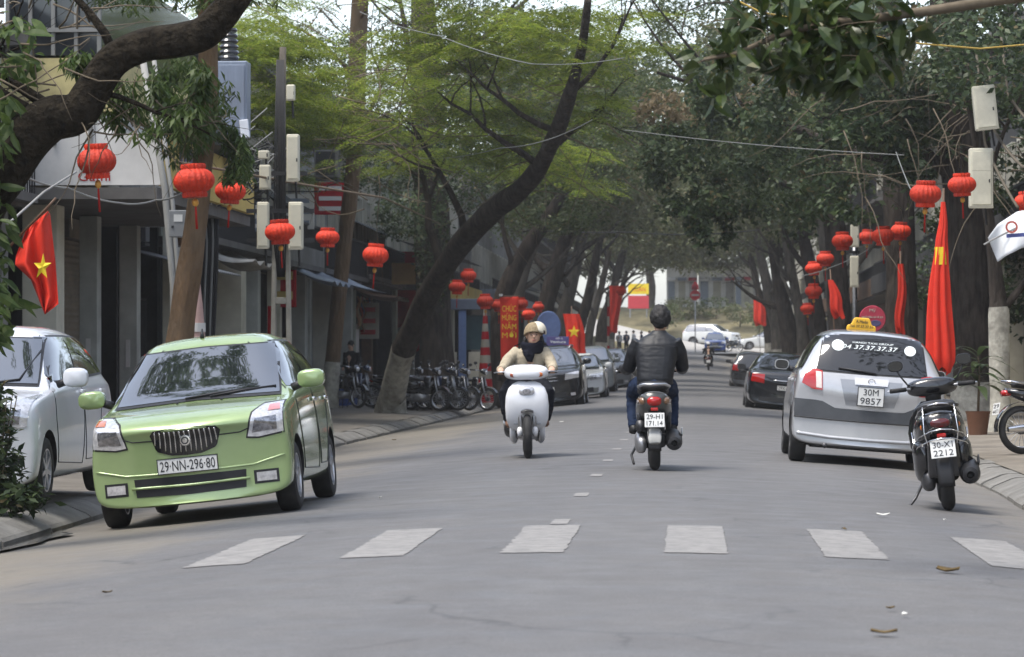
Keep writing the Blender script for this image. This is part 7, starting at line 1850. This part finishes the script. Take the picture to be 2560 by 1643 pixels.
def slim_flag(label, px0, py0, px1, py1, w0, w1, Y, grp='red flags hanging folded down the street', star=None):
    a, b = at(px0, py0, Y), at(px1, py1, Y); g = Vector((b.x, Y, walk_z(b.x, Y))); t = thing('hanging_flag', label, 'flag', g, group=grp)
    def fn(u, v):
        c = lerp(a, b, v); an = 2*math.pi*u; r = lerp(w0, w1, min(1, v*1.8)**.8)*(1 - .35*max(0, v-.9)*10*(.5+.5*math.sin(an*2)))/S(Y)/2*(1+.28*math.sin(an*5+v*2.5)); c = c + Vector((.06*math.sin(v*6)*v, 0, .08*math.sin(an*2)*v))
        return tuple(c + Vector((r*math.cos(an), r*.5*math.sin(an), 0)) - g)
    mb = MB(); mb.grid(fn, 32, 12); mb.build('cloth', flag_red, t, smooth=True)
    if star:
        c = lerp(a, b, .45)-g; m = MB(); m.add([tuple(c + Vector((r_*math.cos(q_), -w1/S(Y)*.45, r_*math.sin(q_)))) for q_, r_ in [(math.pi/2+i*math.pi/5, (star if i % 2 == 0 else star*.4)) for i in range(10)]] + [tuple(c + Vector((0,-w1/S(Y)*.47,0)))], [(i, (i+1) % 10, 10) for i in range(10)]); m.build('star', star_y, t, solid=.01)
    MB().tube([(0,.1,0), a + Vector((0,.12,.25)) - g], .018, 6).build('pole', wood_brown, t, smooth=True)
    return t
slim_flag('red flag with faint star hanging past the blue round sign', 1428, 785, 1445, 885, 34, 40, 100, star=.2)
slim_flag('narrow red flag hanging on the trunk above the taxi roof', 2252, 660, 2254, 830, 12, 20, 62)
slim_flag('curling red flag beside the lowest right lantern', 2076, 700, 2100, 790, 10, 26, 74)
slim_flag('small far red flag hanging over the junction cars', 1894, 745, 1902, 812, 16, 26, 200)
slim_flag('small far red banner left of the striped pole', 1541, 715, 1532, 830, 30, 22, 165)
# red vertical banner with yellow writing
Y = 86.0; a = at(1250, 742, Y); t_ = thing('vertical_banner', 'red vertical banner with yellow writing hung on the forked tree', 'banner', at(1277, 900, Y)); b0 = at(1277, 900, Y)
def bf(u, v): px = lerp(1250+2*v, 1296-8*max(0, v-.6), u); py = lerp(742, 905, v); return tuple(at(px, py, Y + .06*math.sin(u*5+v*4)) - b0)
mb = MB(); mb.grid(bf, 10, 20); mb.build('cloth', flag_red, t_, smooth=True, solid=.006)
for i, w in enumerate(('CHÚC', 'MỪNG', 'NĂM', 'MỚI')): text('banner_lettering', w, .22, star_y, t_, at(1273, 770+i*22, Y-.12)-b0, (math.pi/2,0,0), width=.38, height=.20)
MB().tube([at(1246,741,Y)-b0, at(1300,741,Y)-b0], .02, 6).build('rod', wood_brown, t_)
MB().tube([at(1252,741,Y)-b0, at(1252,735,Y)-b0], .05, 8).build('lamp_cap', wall_white, t_)
# red-white striped tapered post and thin striped pole
def striped(label, px, py0, py1, w0, w1, Y, n, name='striped_post'):
    b = at(px, py1, Y); g = Vector((b.x, Y, ground(b.x, Y))); top = at(px, py0, Y).z - g.z; t = thing(name, label, 'post', g)
    for i in range(n):
        z0, z1 = top*i/n, top*(i+1)/n; r0, r1 = lerp(w1, w0, i/n)/S(Y)/2, lerp(w1, w0, (i+1)/n)/S(Y)/2
        MB().lathe([(.001,z0),(r0,z0),(r1,z1),(.001,z1)], 16).build('stripe_band', cloth_red if i % 2 else wall_beige, t, smooth=40)
    return t
striped('tapering red and white striped post beside the forked tree', 1213, 770, 975, 8, 46, 88, 13)
striped('thin red and white striped pole before the ramp', 1521, 742, 880, 6, 7, 140, 9, 'striped_pole')
# blue round sign with lettered board
Y = 95.0; c = at(1388, 815, Y); g = walk_z(c.x, Y); t_ = thing('shop_sign', 'blue round sign above a lettered violet board', 'sign', (c.x, Y, g-.22)); s = S(Y)
sb_ = mat('sign_blue', (.075,.115,.25), .6, var=.2); sv = mat('sign_violet', (.07,.06,.19), .5, var=.15)
MB().lathe([(.001,-.05),(.40,-.05),(.42,0),(.40,.05),(.001,.05)], 30, Matrix.Translation((-.20,0,at(1372,800,Y).z-g)) @ Matrix.Rotation(math.pi/2,4,'X') @ Matrix.Diagonal((.9,1.15,1,1))).build('disc', sb_, t_, smooth=40)
MB().box((.08,-.02,at(1388,835,Y).z-g), (.66,.10,.28)).build('board', sv, t_, bevel=.01)
text('board_lettering', 'Viễn Á', .12, white_print, t_, (.12,-.085,at(1388,827,Y).z-g), width=.22, height=.07); text('board_lettering', 'Vodafone', .12, white_print, t_, (.08,-.085,at(1388,836,Y).z-g), width=.46, height=.085) if False else text('board_lettering', 'Ventura', .12, white_print, t_, (.08,-.085,at(1388,836,Y).z-g), width=.46, height=.085)
MB().tube([(.1,0,.2),(.1,0,at(1388,850,Y).z-g)], .045, 8).build('post', wall_cream, t_, smooth=True)
# round red sign behind the taxi
Y = 52.0; c = at(2181, 795, Y); g = walk_z(c.x, Y); t_ = thing('round_sign', 'round dark red sign with pale lettering behind the taxi roof', 'sign', (c.x, Y, g))
sr = mat('sign_crimson', (.33,.025,.05), .5, var=.2); rr_ = 33/S(Y); zc = at(2181, 797, Y).z - g
MB().lathe([(.001,-.03),(rr_*.96,-.03),(rr_,-.01),(rr_,.01),(rr_*.96,.03),(.001,.03)], 36, Matrix.Translation((0,0,zc)) @ Matrix.Rotation(math.pi/2,4,'X')).build('disc', sr, t_, smooth=40)
text('sign_lettering', 'Mỹ', .06, wall_cream, t_, (0,-.034,zc+rr_*.62), width=.10, height=.06); text('sign_lettering', 'nghệ nhân tóc & spa', .06, wall_cream, t_, (0,-.034,zc+rr_*.12), width=rr_*1.6, height=.055)
MB().lathe([(.001,0),(.07,.01),(.09,.0)], 14, Matrix.Translation((.05,-.034,zc-rr_*.35)) @ Matrix.Rotation(math.pi/2,4,'X') @ Matrix.Diagonal((1,.6,.3,1))).build('sign_emblem', mat('sign_navy', (.06,.05,.12), .5), t_)
MB().tube([(0,.03,0),(0,.03,zc)], .025, 8).build('post', iron, t_, smooth=True)
# white sheet with print, upper right edge
Y = 42.0; b0 = at(2520, 590, Y); t_ = thing('printed_sheet', 'white plastic sheet with red and blue print hung at the picture edge', 'banner', b0)
out = [(2470,595),(2495,560),(2545,528),(2640,520)]; low = [(2494,655),(2515,640),(2555,620),(2650,600)]
def shf(u, v):
    k = min(int(u*3), 2); f = u*3-k; a = (lerp(out[k][0], out[k+1][0], f), lerp(out[k][1], out[k+1][1], f)); b = (lerp(low[k][0], low[k+1][0], f), lerp(low[k][1], low[k+1][1], f))
    return tuple(at(lerp(a[0], b[0], v), lerp(a[1], b[1], v), Y + .15*math.sin(u*4+v*2)) - b0)
mb = MB(); mb.grid(shf, 20, 10); mb.build('sheet', mat('sheet_white', (.60,.62,.64), .5, var=.08), t_, smooth=True, solid=.005)
MB().lathe([(.055,0),(.08,.0),(.08,.012),(.055,.012)], 20, Matrix.Translation(at(2529,568,Y-.22)-b0) @ Matrix.Rotation(math.pi/2,4,'X'), closed=True).build('red_emblem', mat('print_red', (.45,.10,.07), .6), t_)
o = MB().box((0,0,0), (.30,.006,.05), (0,R(28),0)).build('blue_print', mat('print_blue', (.08,.10,.30), .6), t_); o.location = at(2545,588,Y-.2)-b0; o.rotation_euler = (0,R(-32),0)
MB().tube([at(2460,612,Y)-b0, at(2480,600,Y)-b0, at(2660,510,Y)-b0], .012, 6).build('rod', cable_grey, t_)
# kiosk: blue post with pale panels
Y = 102.0; c = at(1160, 930, Y); g = walk_z(c.x, Y); t_ = thing('kiosk', 'blue post with two pale panels beyond the parked motorbikes', 'kiosk', (c.x, Y, g)); s = S(Y)
kb = mat('kiosk_blue', (.10,.16,.32), .6, var=.15)
MB().box((-.05,0,1.5), (.24,.2,3.0)).build('post', kb, t_, bevel=.01)
for dx, w_ in ((-.52,.58),(.42,.56)): MB().box((dx,.05,.80), (w_,.06,1.15)).build('panel', wall_cream, t_, bevel=.008)
MB().box((0,.1,2.9), (1.3,.5,.35)).build('canopy', mat('kiosk_dark', (.07,.09,.13), .7), t_, bevel=.02); MB().box((.4,.25,2.0), (.9,.1,1.1)).build('back_board', mat('kiosk_green', (.05,.09,.10), .8), t_)
# blue crates, red things in front of shops
cr = mat('crate_blue', (.02,.06,.24), .5, var=.15)
for i, (px, Y, lb) in enumerate(((852, 79.0, 'blue plastic crate beside the slim tree foot'), (874, 80.2, 'blue plastic crate next to the motorbikes, further from the slim tree'))):
    c = at(px, 1000, Y); t_ = thing('plastic_crate', lb, 'crate', (c.x, Y, walk_z(c.x, Y)), R(8*i), group='blue plastic crates on the pavement')
    for (cx_, cy_, sx_, sy_) in ((0,-.18,.36,.02),(0,.18,.36,.02),(-.18,0,.02,.36),(.18,0,.02,.36)):
        MB().box((cx_, cy_, .45), (sx_, sy_, .06)).build('rim', cr, t_); MB().box((cx_, cy_, .03), (sx_, sy_, .06)).build('base_rail', cr, t_)
        for k in range(4):
            f = (k-1.5)/1.7*.17; MB().box((cx_ + (f if sx_ > sy_ else 0), cy_ + (0 if sx_ > sy_ else f), .24), (.05 if sx_ > sy_ else .02, .02 if sx_ > sy_ else .05, .40)).build('slat', cr, t_)
    MB().box((0,0,.02), (.34,.34,.02)).build('floor', cr, t_)
# ================================================================== far end on the dyke
hs = [(1665, 1745, 700, 765, 286, wall_white, 'white stall building on the dyke behind the no entry sign'), (1745, 1840, 705, 765, 286, wall_white, 'pale stall building on the dyke right of the no entry sign'), (1835, 1900, 690, 770, 284, wall_cream, 'sunlit cream wall building on the dyke at right')]
for (x0, x1, y0, y1, Y, m, lb) in hs:
    a, b = at(x0, y1, Y), at(x1, y0, Y); zb_ = 5.3; t_ = thing('dyke_building', lb, 'building', ((a.x+b.x)/2, Y, zb_), group='low buildings on the dyke'); W_ = b.x-a.x; H_ = b.z-zb_+1.5
    MB().box((0,2.5,H_/2), (W_-.1,5,H_)).build('wall', m, t_)
    MB().box((0,1.9,H_+.1), (W_+.6,6.4,.2), (R(4),0,0)).build('roof', slab_m, t_)
    n_ = 3
    for i in range(n_):
        xx = lerp(-W_/2, W_/2, (i+.5)/n_); f_ = MB().box((xx,-.03,1.5), (W_/n_*.62,.08,2.1)).build('shop_opening', [tarp_blue, wall_beige, canvas][i % 3], t_); MB().box((xx,-.5,2.75), (W_/n_*.8,1.0,.08), (R(14),0,0)).build('stall_awning', [cloth_red, wall_white, tarp_blue][(i+int(Y)) % 3], t_)
Y = 268.0; c = at(1596, 745, Y); t_ = thing('hoarding', 'red and yellow hoarding above the ramp', 'hoarding', (c.x, Y, 4.4)); s = S(Y)
MB().box((0,0,c.z-4.4-.35), (52/s,.15,32/s)).build('red_panel', mat('hoarding_red', (.50,.04,.05), .6), t_); MB().box((0,0,c.z-4.4+.75), (52/s,.15,26/s)).build('yellow_panel', star_y, t_)
for dx in (-.7,.7): MB().tube([(dx,.1,0),(dx,.1,c.z-4.4)], .06, 8).build('post', steel, t_)
text('hoarding_lettering', 'XUÂN', .6, flag_red, t_, (0,-.09,c.z-4.4+.75), width=1.2, height=.4)
Y = 236.0; c = at(1738, 738, Y); g = rise(236); t_ = thing('no_entry_sign', 'red no entry disc with white bar on a pole before the dyke', 'sign', (c.x, Y, g)); zc = c.z-g
MB().lathe([(.001,-.02),(.37,-.02),(.38,0),(.37,.02),(.001,.02)], 30, Matrix.Translation((0,0,zc)) @ Matrix.Rotation(math.pi/2,4,'X')).build('disc', mat('sign_red', (.55,.02,.03), .4), t_, smooth=40); MB().box((0,-.03,zc), (.55,.02,.12)).build('bar', wall_white, t_)
MB().tube([(0,.04,0),(0,.04,zc+.3)], .04, 8).build('pole', steel, t_, smooth=True); MB().tube([(0,.04,zc+.4),(0,.04,zc+.75),(0,.04,zc+1.0)], [.28,.22,.05], 12).build('finial', cloth_red, t_, smooth=True)
# ================================================================== litter on the road
leaf_dry = mat('dry_leaf', (.12,.085,.04), .9, var=.3); paper = mat('paper_scrap', (.55,.55,.52), .8)
LS = .6
lit = [(2210,1588,.11,leaf_dry,'curled dry leaf lowest on the road'), (2262,1541,.05,paper,'tiny white scrap on the road near the lowest leaf'), (2226,1526,.05,leaf_dry,'small dark leaf on the road above the white scrap'), (2370,1430,.14,leaf_dry,'large curled dry leaf at the last crosswalk stripe'), (2110,1327,.07,leaf_dry,'dark leaf on the road above the fifth crosswalk stripe'), (2208,1291,.10,paper,'pale strip of litter on the road before the black scooter'), (2362,1303,.04,paper,'white scrap near the black scooter wheel'), (268,1494,.06,leaf_dry,'lone dark leaf on the dusty road below the green hatchback'), (985,1103,.09,leaf_dry,'dark scrap near the far kerb past the green hatchback'), (950,1250,.05,paper,'pale scrap on the road right of the green hatchback'), (1404,1057,.07,paper,'white scrap on the road by the white scooter rider'), (2480,1215,.16,leaf_dry,'withered weed clump at the right kerb')]
for i, (px, py, sz_, m, lb) in enumerate(lit):
    Y = 22.0; sz_ *= LS
    for _ in range(12):
        X = at(px, py, Y).x; zg = road_z(X, Y); Y = Y*(VPY+0 - py)/((VPY - py)) if False else (CAM_H - zg)*FPX/(py - VPY)
    X = at(px, py, Y).x; z = ground(X, Y) + .018
    o = MB(); o.grid(lambda u, v: ((u-.5)*sz_*1.6, (v-.5)*sz_*.9*math.sin(math.pi*max(.08,min(.92,u))), .35*sz_*abs(u-.5)**1.3 + .10*sz_*math.sin(v*5+i)), 6, 4)
    k = o.build('fallen_leaf' if m is leaf_dry else 'paper_scrap', m, None, smooth=True, solid=.002); k.location = (X, Y, z); k.rotation_euler = (0, 0, i*1.9); tag(k, lb, 'leaf' if m is leaf_dry else 'litter')
# ================================================================== haze
HAZE = True
if HAZE:
    me = bpy.data.meshes.new('haze'); b_ = MB().box((0, 700, 12.9), (1220, 1820, 30.2)); me.from_pydata(b_.v, [], b_.f); me.update()
    o = bpy.data.objects.new('haze', me); col.objects.link(o); o['kind'] = 'stuff'; o['label'] = 'thin grey haze filling the street'
    m = bpy.data.materials.new('haze'); m.use_nodes = True; nt = m.node_tree; nt.nodes.remove(nt.nodes['Principled BSDF'])
    pv = nt.nodes.new('ShaderNodeVolumePrincipled'); pv.inputs['Color'].default_value = (.86,.87,.88,1); pv.inputs['Density'].default_value = .00042; pv.inputs['Anisotropy'].default_value = .2
    nt.links.new(pv.outputs[0], nt.nodes['Material Output'].inputs['Volume']); me.materials.append(m)
